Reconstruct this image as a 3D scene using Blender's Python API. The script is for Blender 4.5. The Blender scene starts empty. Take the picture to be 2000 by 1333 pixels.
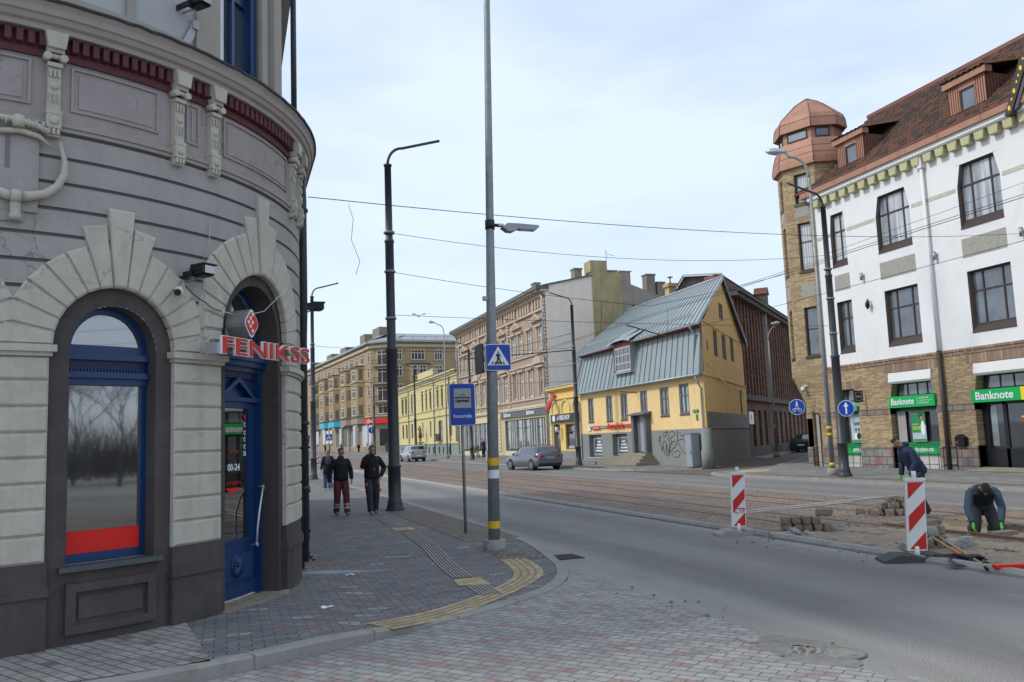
import bpy, bmesh, math, random
from mathutils import Vector, Matrix
R = math.radians
sc = bpy.context.scene
# ---------------------------------------------------------------- camera
cam_d = bpy.data.cameras.new('camera'); cam = bpy.data.objects.new('camera', cam_d); sc.collection.objects.link(cam)
sc.camera = cam
cam_d.sensor_fit = 'HORIZONTAL'; cam_d.sensor_width = 36.0; cam_d.lens = 1675.0/2000*36
cam_d.clip_start = .05; cam_d.clip_end = 3000
_pt, _rl, _yw = .11569, -.03795, .32128
_F = Vector((math.sin(_yw)*math.cos(_pt), math.cos(_yw)*math.cos(_pt), math.sin(_pt)))
_R = Vector((math.cos(_yw), -math.sin(_yw), 0)); _U = _R.cross(_F)
_R2 = _R*math.cos(_rl) + _U*math.sin(_rl); _U2 = -_R*math.sin(_rl) + _U*math.cos(_rl)
cam.matrix_world = Matrix(((_R2.x, _U2.x, -_F.x, 0), (_R2.y, _U2.y, -_F.y, 0), (_R2.z, _U2.z, -_F.z, 1.85), (0, 0, 0, 1)))
# ---------------------------------------------------------------- sky, sun, exposure
SUN_EL, SUN_AZ = 42, -80          # azimuth measured from +Y towards +X
world = bpy.data.worlds.new('World'); sc.world = world; world.use_nodes = True
wn = world.node_tree; wn.nodes.clear()
def N(nt, t, **k):
    n = nt.nodes.new(t)
    for a, b in k.items(): setattr(n, a, b)
    return n
out = N(wn, 'ShaderNodeOutputWorld'); bg = N(wn, 'ShaderNodeBackground'); sky = N(wn, 'ShaderNodeTexSky')
sky.sky_type = 'NISHITA'; sky.sun_disc = False; sky.sun_elevation = R(SUN_EL); sky.sun_rotation = R(SUN_AZ)
sky.air_density = 1.0; sky.dust_density = 1.0; sky.ozone_density = 1.0
tc = N(wn, 'ShaderNodeTexCoord'); mp = N(wn, 'ShaderNodeMapping'); mp.inputs['Scale'].default_value = (1.0, 1.6, 3.2)
mp.inputs['Rotation'].default_value = (0.1, .15, .5)
nz = N(wn, 'ShaderNodeTexNoise'); nz.inputs['Scale'].default_value = 1.5; nz.inputs['Detail'].default_value = 6; nz.inputs['Roughness'].default_value = .52
nz.inputs['Distortion'].default_value = .35
cr = N(wn, 'ShaderNodeValToRGB'); cr.color_ramp.elements[0].position = .4; cr.color_ramp.elements[1].position = .6
cr.color_ramp.elements[0].color = (.66, .66, .66, 1); cr.color_ramp.elements[1].color = (.97, .97, .97, 1)
mx = N(wn, 'ShaderNodeMixRGB'); mx.inputs[2].default_value = (4.95, 5.75, 6.85, 1)
L = wn.links.new
L(tc.outputs['Generated'], mp.inputs[0]); L(mp.outputs[0], nz.inputs[0]); L(nz.outputs[0], cr.inputs[0])
L(cr.outputs[0], mx.inputs[0]); L(sky.outputs[0], mx.inputs[1]); L(mx.outputs[0], bg.inputs[0]); L(bg.outputs[0], out.inputs[0])
bg.inputs[1].default_value = .11
sun_d = bpy.data.lights.new('sun', 'SUN'); sun = bpy.data.objects.new('sun', sun_d); sc.collection.objects.link(sun)
sun_d.energy = 1.5; sun_d.angle = R(10); sun_d.color = (1, .95, .88)
_sd = Vector((math.sin(R(SUN_AZ))*math.cos(R(SUN_EL)), math.cos(R(SUN_AZ))*math.cos(R(SUN_EL)), math.sin(R(SUN_EL))))
sun.rotation_euler = _sd.to_track_quat('Z', 'Y').to_euler(); sun.location = (-40, 20, 60)
sc.view_settings.view_transform = 'Standard'; sc.view_settings.look = 'None'; sc.view_settings.gamma = 1
sc.view_settings.exposure = .62
sc.cycles.max_bounces = 6; sc.cycles.diffuse_bounces = 3; sc.cycles.glossy_bounces = 3
rnd = random.Random(7)
# ---------------------------------------------------------------- materials
MATS = {}
def newmat(name):
    m = bpy.data.materials.new(name); m.use_nodes = True; nt = m.node_tree; b = nt.nodes['Principled BSDF']; MATS[name] = m
    return m, nt, b
def lin(h):
    c = [int(h[i:i+2], 16)/255 for i in (0, 2, 4)]
    return tuple(x/12.92 if x <= .04045 else ((x+.055)/1.055)**2.4 for x in c)
def sc3(c, k): return tuple(min(1, x*k) for x in c)
def M4(c): return (c[0], c[1], c[2], 1)
def ramp(nt, fac, stops, const=False):
    r = N(nt, 'ShaderNodeValToRGB'); cr = r.color_ramp
    if const: cr.interpolation = 'CONSTANT'
    while len(cr.elements) > 1: cr.elements.remove(cr.elements[0])
    for i, (p, c) in enumerate(stops):
        e = cr.elements[0] if i == 0 else cr.elements.new(p)
        e.position = p; e.color = M4(c) if not isinstance(c, (int, float)) else (c, c, c, 1)
    nt.links.new(fac, r.inputs[0]); return r.outputs[0]
def noise(nt, vec, scale, detail=4, rough=.55):
    n = N(nt, 'ShaderNodeTexNoise'); n.inputs['Scale'].default_value = scale; n.inputs['Detail'].default_value = detail; n.inputs['Roughness'].default_value = rough
    if vec is not None: nt.links.new(vec, n.inputs[0])
    return n.outputs[0]
def mixc(nt, fac, a, b, mode='MIX'):
    n = N(nt, 'ShaderNodeMixRGB', blend_type=mode)
    for i, x in ((0, fac), (1, a), (2, b)):
        if isinstance(x, (int, float)): n.inputs[i].default_value = x if i == 0 else (x, x, x, 1)
        elif isinstance(x, tuple): n.inputs[i].default_value = M4(x)
        else: nt.links.new(x, n.inputs[i])
    return n.outputs[0]
def mth(nt, op, a, b=0.0, c=None, clamp=False):
    n = N(nt, 'ShaderNodeMath', operation=op); n.use_clamp = clamp
    for i, x in enumerate((a, b) if c is None else (a, b, c)):
        if isinstance(x, (int, float)): n.inputs[i].default_value = x
        else: nt.links.new(x, n.inputs[i])
    return n.outputs[0]
def pos(nt, scale=(1, 1, 1), rot=(0, 0, 0), loc=(0, 0, 0)):
    g = N(nt, 'ShaderNodeNewGeometry'); m = N(nt, 'ShaderNodeMapping')
    m.inputs['Scale'].default_value = scale; m.inputs['Rotation'].default_value = rot; m.inputs['Location'].default_value = loc
    nt.links.new(g.outputs['Position'], m.inputs[0]); return m.outputs[0]
def bump(nt, b, h, strength=.3, dist=.02):
    n = N(nt, 'ShaderNodeBump'); n.inputs['Strength'].default_value = strength; n.inputs['Distance'].default_value = dist
    nt.links.new(h, n.inputs['Height']); nt.links.new(n.outputs[0], b.inputs['Normal'])
def plain(name, col, rough=.7, metal=0.0, var=.12, vs=1.2, bmp=.0, bs=40, dirt=0.0, dcol=(.08, .07, .06), spec=.4, streak=0.0, crack=0.0):
    """painted / plastered / cast surface: base colour, soft large variation, fine grain, optional streaks and dirt"""
    if isinstance(col, str): col = lin(col)
    m, nt, b = newmat(name); p = pos(nt)
    n1 = noise(nt, p, vs, 5, .6); n2 = noise(nt, p, vs*9, 3, .6)
    v = mth(nt, 'ADD', mth(nt, 'MULTIPLY', n1, .65), mth(nt, 'MULTIPLY', n2, .35))
    c = ramp(nt, v, [(.25, sc3(col, 1-var*1.6)), (.5, col), (.75, sc3(col, 1+var))])
    if dirt:
        d = ramp(nt, noise(nt, p, vs*1.7, 7, .7), [(.5, 0.0), (.75, dirt)]); c = mixc(nt, d, c, dcol)
    if streak:
        ps = pos(nt, (5, 5, .35)); d = ramp(nt, noise(nt, ps, 1.3, 5, .6), [(.48, 0.0), (.72, streak)]); c = mixc(nt, d, c, dcol)
    if crack:
        vo = N(nt, 'ShaderNodeTexVoronoi', feature='DISTANCE_TO_EDGE'); vo.inputs['Scale'].default_value = 1.1; nn = N(nt, 'ShaderNodeTexNoise'); nn.inputs['Scale'].default_value = 3.5; nn.inputs['Detail'].default_value = 6; nt.links.new(p, nn.inputs[0])
        a1 = N(nt, 'ShaderNodeVectorMath', operation='SCALE'); a1.inputs['Scale'].default_value = .45; nt.links.new(nn.outputs[1], a1.inputs[0]); a2 = N(nt, 'ShaderNodeVectorMath', operation='ADD'); nt.links.new(a1.outputs[0], a2.inputs[0]); nt.links.new(p, a2.inputs[1]); nt.links.new(a2.outputs[0], vo.inputs[0])
        k = mth(nt, 'MULTIPLY', ramp(nt, vo.outputs[0], [(0.0, 1.0), (.006, 0.0)]), ramp(nt, noise(nt, p, .8, 3), [(.52, 0.0), (.6, crack)])); c = mixc(nt, k, c, sc3(col, .28))
        c = mixc(nt, ramp(nt, noise(nt, p, 14, 3, .7), [(.7, 0.0), (.76, .5)]), c, sc3(col, 1.35)); c = mixc(nt, ramp(nt, noise(nt, p, .55, 6, .7), [(.5, 0.0), (.75, .35)]), c, sc3(col, .6))
    nt.links.new(c, b.inputs['Base Color']); b.inputs['Roughness'].default_value = rough; b.inputs['Metallic'].default_value = metal
    b.inputs['Specular IOR Level'].default_value = spec
    if bmp: bump(nt, b, noise(nt, p, bs, 4, .6), bmp, .01)
    return m
def glassy(name, col, rough=.04, ior=1.5, curtain=None, spec=.5, wob=.0):
    if isinstance(col, str): col = lin(col)
    m, nt, b = newmat(name); p = pos(nt)
    c = ramp(nt, noise(nt, p, 1.1, 3), [(.3, sc3(col, .5)), (.7, sc3(col, 1.5))])
    if curtain:
        g = N(nt, 'ShaderNodeTexWave'); g.inputs['Scale'].default_value = 2.2; g.inputs['Distortion'].default_value = 3; g.inputs['Detail'].default_value = 2
        nt.links.new(pos(nt, (3, 3, .15)), g.inputs[0])
        k = ramp(nt, g.outputs[0], [(.1, sc3(curtain, .55)), (.9, curtain)])
        c = mixc(nt, ramp(nt, noise(nt, pos(nt, (.9, .9, .1)), 1.3, 2), [(.42, 0.25), (.55, 1.0)]), c, k)
    nt.links.new(c, b.inputs['Base Color']); b.inputs['Roughness'].default_value = rough; b.inputs['IOR'].default_value = ior
    b.inputs['Coat Weight'].default_value = 1; b.inputs['Coat Roughness'].default_value = .02; b.inputs['Coat IOR'].default_value = ior
    if wob: bump(nt, b, noise(nt, p, 1.2, 2), wob, .02)
    return m
def brickmat(name, cols, mortar, bw, bh, ang=0.0, msize=.012, horiz=False, rough=.85, bmp=.5, off=.5, stops=None, dirt=.3, dcol=(.05, .045, .04), shift=(0, 0), warp=0.0, sq=1.0, sqf=2, dscale=.6, mix2=None, slope=0.0):
    """running-bond units with a random colour for each; ang turns the horizontal run of a wall (or the laying direction of paving)"""
    m, nt, b = newmat(name)
    g = N(nt, 'ShaderNodeNewGeometry'); s = N(nt, 'ShaderNodeSeparateXYZ'); nt.links.new(g.outputs['Position'], s.inputs[0])
    ca, sa = math.cos(ang), math.sin(ang)
    u = mth(nt, 'ADD', mth(nt, 'MULTIPLY', s.outputs[0], ca), mth(nt, 'MULTIPLY', s.outputs[1], sa))
    v = s.outputs[2] if not horiz else mth(nt, 'ADD', mth(nt, 'MULTIPLY', s.outputs[0], -sa), mth(nt, 'MULTIPLY', s.outputs[1], ca))
    if slope: v = mth(nt, 'MULTIPLY', v, slope)
    cb = N(nt, 'ShaderNodeCombineXYZ'); nt.links.new(mth(nt, 'ADD', u, 500+shift[0]), cb.inputs[0]); nt.links.new(mth(nt, 'ADD', v, 500+shift[1]), cb.inputs[1])
    vec = cb.outputs[0]
    if warp:
        nn = N(nt, 'ShaderNodeTexNoise'); nn.inputs['Scale'].default_value = 1/bw*.8; nn.inputs['Detail'].default_value = 2; nt.links.new(vec, nn.inputs[0])
        va = N(nt, 'ShaderNodeVectorMath', operation='SCALE'); va.inputs['Scale'].default_value = warp; nt.links.new(nn.outputs[1], va.inputs[0])
        vb = N(nt, 'ShaderNodeVectorMath', operation='ADD'); nt.links.new(va.outputs[0], vb.inputs[0]); nt.links.new(vec, vb.inputs[1]); vec = vb.outputs[0]
    t = N(nt, 'ShaderNodeTexBrick'); t.offset = off; t.squash = sq; t.squash_frequency = sqf
    t.inputs['Scale'].default_value = 1; t.inputs['Brick Width'].default_value = bw; t.inputs['Row Height'].default_value = bh
    t.inputs['Mortar Size'].default_value = msize; t.inputs['Mortar Smooth'].default_value = .3
    t.inputs['Color1'].default_value = (0, 0, 0, 1); t.inputs['Color2'].default_value = (1, 1, 1, 1); t.inputs['Mortar'].default_value = (.5, .5, .5, 1)
    nt.links.new(vec, t.inputs[0])
    n = len(cols); stops = stops or [i/n for i in range(n)]
    fl = lambda x: mth(nt, 'FLOOR', x)
    sv = N(nt, 'ShaderNodeSeparateXYZ'); nt.links.new(vec, sv.inputs[0]); row = fl(mth(nt, 'DIVIDE', sv.outputs[1], bh))
    col = fl(mth(nt, 'ADD', mth(nt, 'DIVIDE', sv.outputs[0], bw), mth(nt, 'MULTIPLY', mth(nt, 'MODULO', row, 2), -off)))
    cw = N(nt, 'ShaderNodeCombineXYZ'); nt.links.new(col, cw.inputs[0]); nt.links.new(row, cw.inputs[1]); wnz = N(nt, 'ShaderNodeTexWhiteNoise', noise_dimensions='2D'); nt.links.new(cw.outputs[0], wnz.inputs[0])
    c = ramp(nt, wnz.outputs['Value'], [(stops[i], cols[i]) for i in range(n)], const=True)
    p = pos(nt)
    c = mixc(nt, .45, c, ramp(nt, noise(nt, p, 9/bw*.2, 5, .6), [(.3, .35), (.7, .75)]), 'OVERLAY')
    c = mixc(nt, t.outputs['Fac'], c, mortar)
    if dirt: c = mixc(nt, ramp(nt, noise(nt, p, dscale, 7, .65), [(.46, 0.0), (.7, dirt)]), c, dcol)
    if mix2: c = mixc(nt, ramp(nt, noise(nt, pos(nt, mix2[2]), 1, 6, .65), [(mix2[3], 0.0), (mix2[3]+.12, mix2[1])]), c, mix2[0])
    nt.links.new(c, b.inputs['Base Color']); b.inputs['Roughness'].default_value = rough; b.inputs['Specular IOR Level'].default_value = .3
    h = mth(nt, 'ADD', mth(nt, 'SUBTRACT', 1.0, t.outputs['Fac']), mth(nt, 'MULTIPLY', noise(nt, p, 25, 4, .6), .5))
    bump(nt, b, h, bmp, .012)
    return m
# ---------------------------------------------------------------- mesh helpers
ORG = {}
class MB:
    def __init__(s): s.v = []; s.f = []; s.fm = []; s.sm = []; s.mats = []
    def mi(s, m):
        if isinstance(m, str): m = MATS[m]
        if m not in s.mats: s.mats.append(m)
        return s.mats.index(m)
    def face(s, pts, m, smooth=False):
        i = len(s.v); s.v += [tuple(p) for p in pts]; s.f.append(tuple(range(i, i+len(pts)))); s.fm.append(s.mi(m)); s.sm.append(smooth)
    def box(s, M, u0, u1, v0, v1, w0, w1, m, n=1, back=True):
        for k in range(n):
            a = u0+(u1-u0)*k/n; b = u0+(u1-u0)*(k+1)/n
            s.face([M(a, v0, w1), M(b, v0, w1), M(b, v1, w1), M(a, v1, w1)], m)
            s.face([M(a, v1, w1), M(b, v1, w1), M(b, v1, w0), M(a, v1, w0)], m)
            s.face([M(a, v0, w0), M(b, v0, w0), M(b, v0, w1), M(a, v0, w1)], m)
            if back: s.face([M(a, v1, w0), M(b, v1, w0), M(b, v0, w0), M(a, v0, w0)], m)
        s.face([M(u0, v0, w0), M(u0, v0, w1), M(u0, v1, w1), M(u0, v1, w0)], m)
        s.face([M(u1, v0, w1), M(u1, v0, w0), M(u1, v1, w0), M(u1, v1, w1)], m)
    def prism(s, M, poly, w0, w1, m, bev=0.0, side=None, su=1.0, back=False):
        """outline in (u,v) raised from w0 to w1; bev insets the front; su = metres per u unit"""
        side = side or m; n = len(poly)
        if bev:
            cx = sum(p[0] for p in poly)/n; cy = sum(p[1] for p in poly)/n
            def ins(p):
                dx, dy = (cx-p[0])*su, cy-p[1]; l = math.hypot(dx, dy) or 1
                return (p[0]+dx/l*bev*1.3/su, p[1]+dy/l*bev*1.3)
            top = [ins(p) for p in poly]; wm = w1-bev
        else: top = poly; wm = w1
        for i in range(n):
            a, b = poly[i], poly[(i+1) % n]; c, d = top[i], top[(i+1) % n]
            s.face([M(a[0], a[1], w0), M(b[0], b[1], w0), M(b[0], b[1], wm), M(a[0], a[1], wm)], side)
            if bev: s.face([M(a[0], a[1], wm), M(b[0], b[1], wm), M(d[0], d[1], w1), M(c[0], c[1], w1)], m)
        s.face([M(p[0], p[1], w1) for p in top], m)
        if back: s.face([M(p[0], p[1], w0) for p in poly][::-1], m)
    def tube(s, pts, r, m, n=8, caps=True, smooth=True):
        pts = [Vector(p) for p in pts]; rs = r if isinstance(r, (list, tuple)) else [r]*len(pts)
        base = len(s.v); up = Vector((0, 0, 1)); prev = None
        for i, p in enumerate(pts):
            d = (pts[min(i+1, len(pts)-1)]-pts[max(i-1, 0)]).normalized()
            if prev is None:
                a = d.cross(up if abs(d.z) < .95 else Vector((1, 0, 0))).normalized()
            else:
                a = (prev-d*prev.dot(d)); a = a.normalized() if a.length > 1e-6 else d.cross(up).normalized()
            prev = a; b = d.cross(a)
            for k in range(n):
                t = 2*math.pi*k/n; s.v.append(tuple(p+(a*math.cos(t)+b*math.sin(t))*rs[i]))
        mi = s.mi(m)
        for i in range(len(pts)-1):
            for k in range(n):
                s.f.append((base+i*n+k, base+i*n+(k+1) % n, base+(i+1)*n+(k+1) % n, base+(i+1)*n+k)); s.fm.append(mi); s.sm.append(smooth)
        if caps:
            s.f.append(tuple(base+k for k in range(n))[::-1]); s.fm.append(mi); s.sm.append(False)
            e = base+(len(pts)-1)*n; s.f.append(tuple(e+k for k in range(n))); s.fm.append(mi); s.sm.append(False)
    def lathe(s, c, prof, m, n=16, smooth=True):
        """prof: list of (radius, z) round a vertical axis at c"""
        base = len(s.v)
        for r, z in prof:
            for k in range(n):
                t = 2*math.pi*k/n; s.v.append((c[0]+r*math.cos(t), c[1]+r*math.sin(t), c[2]+z))
        mi = s.mi(m)
        for i in range(len(prof)-1):
            for k in range(n):
                s.f.append((base+i*n+k, base+i*n+(k+1) % n, base+(i+1)*n+(k+1) % n, base+(i+1)*n+k)); s.fm.append(mi); s.sm.append(smooth)
        s.f.append(tuple(base+k for k in range(n))[::-1]); s.fm.append(mi); s.sm.append(False)
        e = base+(len(prof)-1)*n; s.f.append(tuple(e+k for k in range(n))); s.fm.append(mi); s.sm.append(False)
    def grid(s, P, m, smooth=False):
        """P: rows of points"""
        base = len(s.v); nr, nc = len(P), len(P[0]); mi = s.mi(m)
        for r in P: s.v += [tuple(p) for p in r]
        for i in range(nr-1):
            for j in range(nc-1):
                s.f.append((base+i*nc+j, base+i*nc+j+1, base+(i+1)*nc+j+1, base+(i+1)*nc+j)); s.fm.append(mi); s.sm.append(smooth)
    def wall(s, M, u0, u1, v0, v1, holes, m, w=0.0, depth=.15, rm=None):
        us = sorted({u0, u1} | {h[0] for h in holes} | {h[1] for h in holes}); vs = sorted({v0, v1} | {h[2] for h in holes} | {h[3] for h in holes})
        us = [u for u in us if u0 <= u <= u1]; vs = [v for v in vs if v0 <= v <= v1]
        for i in range(len(us)-1):
            for j in range(len(vs)-1):
                cu, cv = (us[i]+us[i+1])/2, (vs[j]+vs[j+1])/2
                if any(h[0] < cu < h[1] and h[2] < cv < h[3] for h in holes): continue
                s.face([M(us[i], vs[j], w), M(us[i+1], vs[j], w), M(us[i+1], vs[j+1], w), M(us[i], vs[j+1], w)], m)
        for a, b, c, d in [h[:4] for h in holes]:
            r = rm or m; e = w-depth
            s.face([M(a, c, w), M(a, d, w), M(a, d, e), M(a, c, e)], r); s.face([M(b, c, e), M(b, d, e), M(b, d, w), M(b, c, w)], r)
            s.face([M(a, d, w), M(b, d, w), M(b, d, e), M(a, d, e)], r); s.face([M(a, c, e), M(b, c, e), M(b, c, w), M(a, c, w)], r)
    def build(s, name, parent=None, **props):
        o = mk(name, s.v, s.f, s.fm, s.sm, s.mats, parent)
        for k, v in props.items(): o[k] = v
        return o
def mk(name, v, f, fm, sm, mats, parent=None):
    off = ORG[parent] if parent is not None else Vector((0, 0, 0))
    me = bpy.data.meshes.new(name)
    me.from_pydata([(p[0]-off.x, p[1]-off.y, p[2]-off.z) for p in v], [], f)
    for m in mats: me.materials.append(m)
    if fm: me.polygons.foreach_set('material_index', fm)
    if sm: me.polygons.foreach_set('use_smooth', sm)
    me.update()
    o = bpy.data.objects.new(name, me); sc.collection.objects.link(o); ORG[o] = off.copy()
    if parent is not None: o.parent = parent
    return o
def thing(name, label, cat, loc=(0, 0, 0), group=None):
    o = bpy.data.objects.new(name, None); o.empty_display_size = .2; sc.collection.objects.link(o)
    o.location = loc; ORG[o] = Vector(loc); tag(o, label, cat, group); return o
def tag(o, label, cat, group=None):
    o['label'] = label; o['category'] = cat
    if group: o['group'] = group
    return o
def rebase(o, loc):
    """put the origin of a one-mesh thing at its base"""
    loc = Vector(loc); o.data.transform(Matrix.Translation(-loc)); o.location = loc; return o
def struct(o): o['kind'] = 'structure'; return o
def dup(root, loc, rz=0.0, label=None):
    r = root.copy(); sc.collection.objects.link(r); r.location = loc; r.rotation_euler = (0, 0, rz)
    if label: r['label'] = label
    def rec(a, b):
        for c in list(a.children):
            d = c.copy(); sc.collection.objects.link(d); d.parent = b; rec(c, d)
    rec(root, r); return r
def FX(x0): return lambda u, v, w: (x0-w, u, v)           # wall on a line X = x0 that looks towards -X, u = Y
def FP(ox, oy, dx, dy):                                     # wall from (ox,oy) along (dx,dy); outward is to the right of the run
    l = math.hypot(dx, dy); dx /= l; dy /= l
    return lambda u, v, w: (ox+dx*u+dy*w, oy+dy*u-dx*w, v)
W0 = lambda u, v, w: (u, w, v)
def text(s, name, origin, right, h, mat, parent=None, width=None, ext=.006, up=(0, 0, 1), bold=0.0, align='L', shear=0.0, M=None):
    """lettering as real geometry; h = height of the whole line box, width squeezes or stretches it"""
    cu = bpy.data.curves.new(name, 'FONT'); cu.body = s; cu.size = 1; cu.extrude = 0; cu.offset = bold; cu.shear = shear; cu.resolution_u = 3
    ob = bpy.data.objects.new(name, cu); sc.collection.objects.link(ob)
    dg = bpy.context.evaluated_depsgraph_get(); me = bpy.data.meshes.new_from_object(ob.evaluated_get(dg))
    bpy.data.objects.remove(ob); vs = [v.co.copy() for v in me.vertices]; fs = [tuple(p.vertices) for p in me.polygons]
    x0 = min(v.x for v in vs); x1 = max(v.x for v in vs); y0 = min(v.y for v in vs); y1 = max(v.y for v in vs)
    k = h/(y1-y0); kx = (width/(x1-x0)) if width else k
    r = Vector(right).normalized(); u = Vector(up).normalized(); n = r.cross(u); o = Vector(origin)
    if align == 'C': o = o-r*(x1-x0)*kx/2
    V = [o+r*((v.x-x0)*kx)+u*((v.y-y0)*k)+n*ext for v in vs]
    nv = len(V); F = list(fs); edges = {}
    for f in fs:
        for i in range(len(f)):
            e = (f[i], f[(i+1) % len(f)]); edges[e] = edges.get(e, 0)+1
    V2 = V+[v-n*ext for v in V]
    for (a, b) in edges:
        if (b, a) not in edges: F.append((a, a+nv, b+nv, b))
    bpy.data.meshes.remove(me)
    mats = [MATS[mat]]
    return mk(name, V2, F, [0]*len(F), [False]*len(F), mats, parent)
def win(parent, M, u0, u1, v0, v1, frame='white_paint', glass='glass_dark', cols=(), rows=(), w=-.1, fw=.06, bw=.05, d=.05, name='window', sill=None, ext=None):
    """window part: frame with mullions at fractions cols / transoms at fractions rows, pane as sub-part"""
    s = MB(); B = lambda a, b, c, e, x=0.0: s.box(M, a, b, c, e, w-d, w+x, frame, back=False)
    sg = 1 if u1 > u0 else -1; W = u1-u0; H = v1-v0
    B(u0, u0+sg*fw, v0, v1); B(u1-sg*fw, u1, v0, v1); B(u0+sg*fw, u1-sg*fw, v0, v0+fw); B(u0+sg*fw, u1-sg*fw, v1-fw, v1)
    for r in rows: B(u0+sg*fw, u1-sg*fw, v0+H*r-bw/2, v0+H*r+bw/2, -.004)
    for c in cols:
        c0, c1 = (0, 1)
        if isinstance(c, tuple): c, c0, c1 = c
        B(u0+W*c-bw/2, u0+W*c+bw/2, v0+fw+(H-2*fw)*c0, v0+fw+(H-2*fw)*c1, -.008)
    if ext: ext(s)
    o = s.build(name, parent)
    g = MB(); z = w-d*.7
    g.face([M(u0, v0, z), M(u1, v0, z), M(u1, v1, z), M(u0, v1, z)], glass); g.build('pane', o)
    if sill:
        q = MB(); q.box(M, min(u0, u1)-.05, max(u0, u1)+.05, v0-.06, v0-.002, w, .07, sill); q.build('sill', o)
    return o
# ---------------------------------------------------------------- material list
C = lin
plain('cream_block', (.5, .475, .405), .85, var=.1, vs=2.5, bmp=.3, bs=60, dirt=.28, dcol=(.2, .18, .15), streak=.2, crack=.7)
plain('grey_plaster', (.36, .338, .325), .9, var=.09, vs=1.6, bmp=.3, bs=60, dirt=.22, dcol=(.16, .15, .14), streak=.22, crack=.8)
plain('groove', (.19, .175, .17), .9, var=.1)
plain('lilac_plaster', (.345, .305, .3), .9, var=.09, vs=2, bmp=.25, bs=60, dirt=.1, streak=.1, crack=.8)
plain('brown_plaster', (.07, .058, .057), .8, var=.14, vs=2, bmp=.3, bs=50, dirt=.35, dcol=(.15, .135, .12), streak=.2, crack=.4)
plain('cornice_plaster', (.34, .3, .27), .85, var=.06, bmp=.2, dirt=.15)
plain('dark_red_paint', (.11, .035, .042), .8, var=.15)
plain('blue_paint', (.004, .035, .125), .35, var=.15, vs=3, spec=.5)
plain('blue_dark', (.004, .012, .06), .4, var=.15)
plain('upper_plaster', (.42, .43, .44), .9, var=.04, bmp=.2, dirt=.1)
plain('upper_pilaster', (.36, .335, .29), .9, var=.05, bmp=.2, dirt=.15)
plain('roof_lip', (.03, .035, .04), .5, .3, var=.2)
plain('grey_metal', (.3, .31, .32), .4, .6, var=.12)
plain('light_metal', (.5, .52, .54), .35, .7, var=.1)
plain('galv', (.26, .285, .29), .5, .3, var=.22, vs=6, dirt=.25, dcol=(.1, .1, .09))
plain('pole_paint', (.04, .045, .05), .45, .1, var=.15, vs=3, dirt=.2, dcol=(.09, .085, .08))
plain('black_plastic', (.012, .012, .013), .45, var=.1)
plain('black_iron', (.012, .012, .014), .5, .3, var=.2)
plain('white_paint', (.72, .72, .7), .5, var=.05)
plain('white_plastic', (.7, .7, .68), .4, var=.04)
plain('red_vinyl', (.7, .015, .008), .35, var=.05)
plain('red_letter', (.62, .02, .015), .3, var=.06)
plain('sign_blue', (.006, .055, .36), .35, var=.05)
plain('sign_grey', (.33, .36, .38), .4, var=.04)
plain('sign_white', (.72, .74, .76), .35, var=.04)
plain('sign_black', (.015, .016, .02), .4, var=.04)
plain('reflect_red', (.55, .018, .015), .35, var=.06)
plain('yellow_band', (.72, .46, .015), .5, var=.08, dirt=.2)
plain('concrete', (.3, .285, .255), .9, var=.14, vs=3, bmp=.4, bs=40, dirt=.4)
plain('kerb_stone', (.29, .28, .26), .9, var=.14, vs=2, bmp=.4, bs=50, dirt=.45, dcol=(.1, .09, .08))
plain('sand', (.27, .215, .155), 1, var=.25, vs=3, bmp=.6, bs=30, dirt=.35, dcol=(.14, .11, .085))
plain('dirt', (.21, .2, .18), 1, var=.25, vs=6, bmp=.6, bs=40, dirt=.5, dcol=(.09, .08, .07))
plain('rail_steel', (.17, .11, .07), .5, .5, var=.3, vs=3)
plain('rubber', (.018, .018, .018), .8, var=.15)
plain('base_rubber', (.06, .058, .055), .85, var=.2, vs=5, bmp=.3, dirt=.4, dcol=(.16, .14, .12))
plain('stone', (.21, .17, .14), .9, var=.3, vs=4, bmp=.8, bs=30, dirt=.4, dcol=(.09, .075, .06))
plain('stone_grey', (.3, .3, .29), .9, var=.25, vs=5, bmp=.8, bs=30, dirt=.3)
plain('facade_white', (.72, .73, .73), .85, var=.05, vs=.5, bmp=.15, bs=60, dirt=.16, dcol=(.42, .39, .34), streak=.05)
plain('window_brown', (.055, .038, .032), .5, var=.15)
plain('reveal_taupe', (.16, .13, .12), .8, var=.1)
plain('corbel_yellow', (.47, .45, .26), .8, var=.08, dirt=.15)
plain('pebble_panel', (.33, .32, .28), .95, var=.25, vs=12, bmp=1.0, bs=22)
plain('copper', (.37, .19, .125), .62, .15, var=.14, vs=1.5, streak=.25, dcol=(.2, .07, .045), spec=.5)
plain('copper_dark', (.21, .085, .06), .45, .25, var=.15, vs=1.5)
plain('copper_rib', (.14, .06, .045), .5, .2, var=.15)
plain('moss_tile', (.1, .15, .05), .9, var=.4, vs=8)
plain('green_sign', (.0, .36, .08), .4, var=.04)
plain('green_frame', (.005, .2, .06), .4, var=.08)
plain('yellow_sign', (.8, .6, .01), .4, var=.05)
plain('shop_dark', (.012, .013, .014), .4, var=.2)
plain('zinc_roof', (.29, .335, .34), .42, .25, var=.1, vs=.8, dirt=.12, streak=.2, dcol=(.2, .23, .24))
plain('zinc_seam', (.16, .19, .2), .45, .25, var=.1)
plain('zinc_edge', (.38, .43, .46), .4, .3, var=.08)
plain('eave_red', (.15, .025, .022), .7, var=.15)
plain('house_yellow', (.76, .55, .26), .9, var=.1, vs=1.5, bmp=.5, bs=14, dirt=.16, dcol=(.42, .27, .1), streak=.1)
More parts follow.
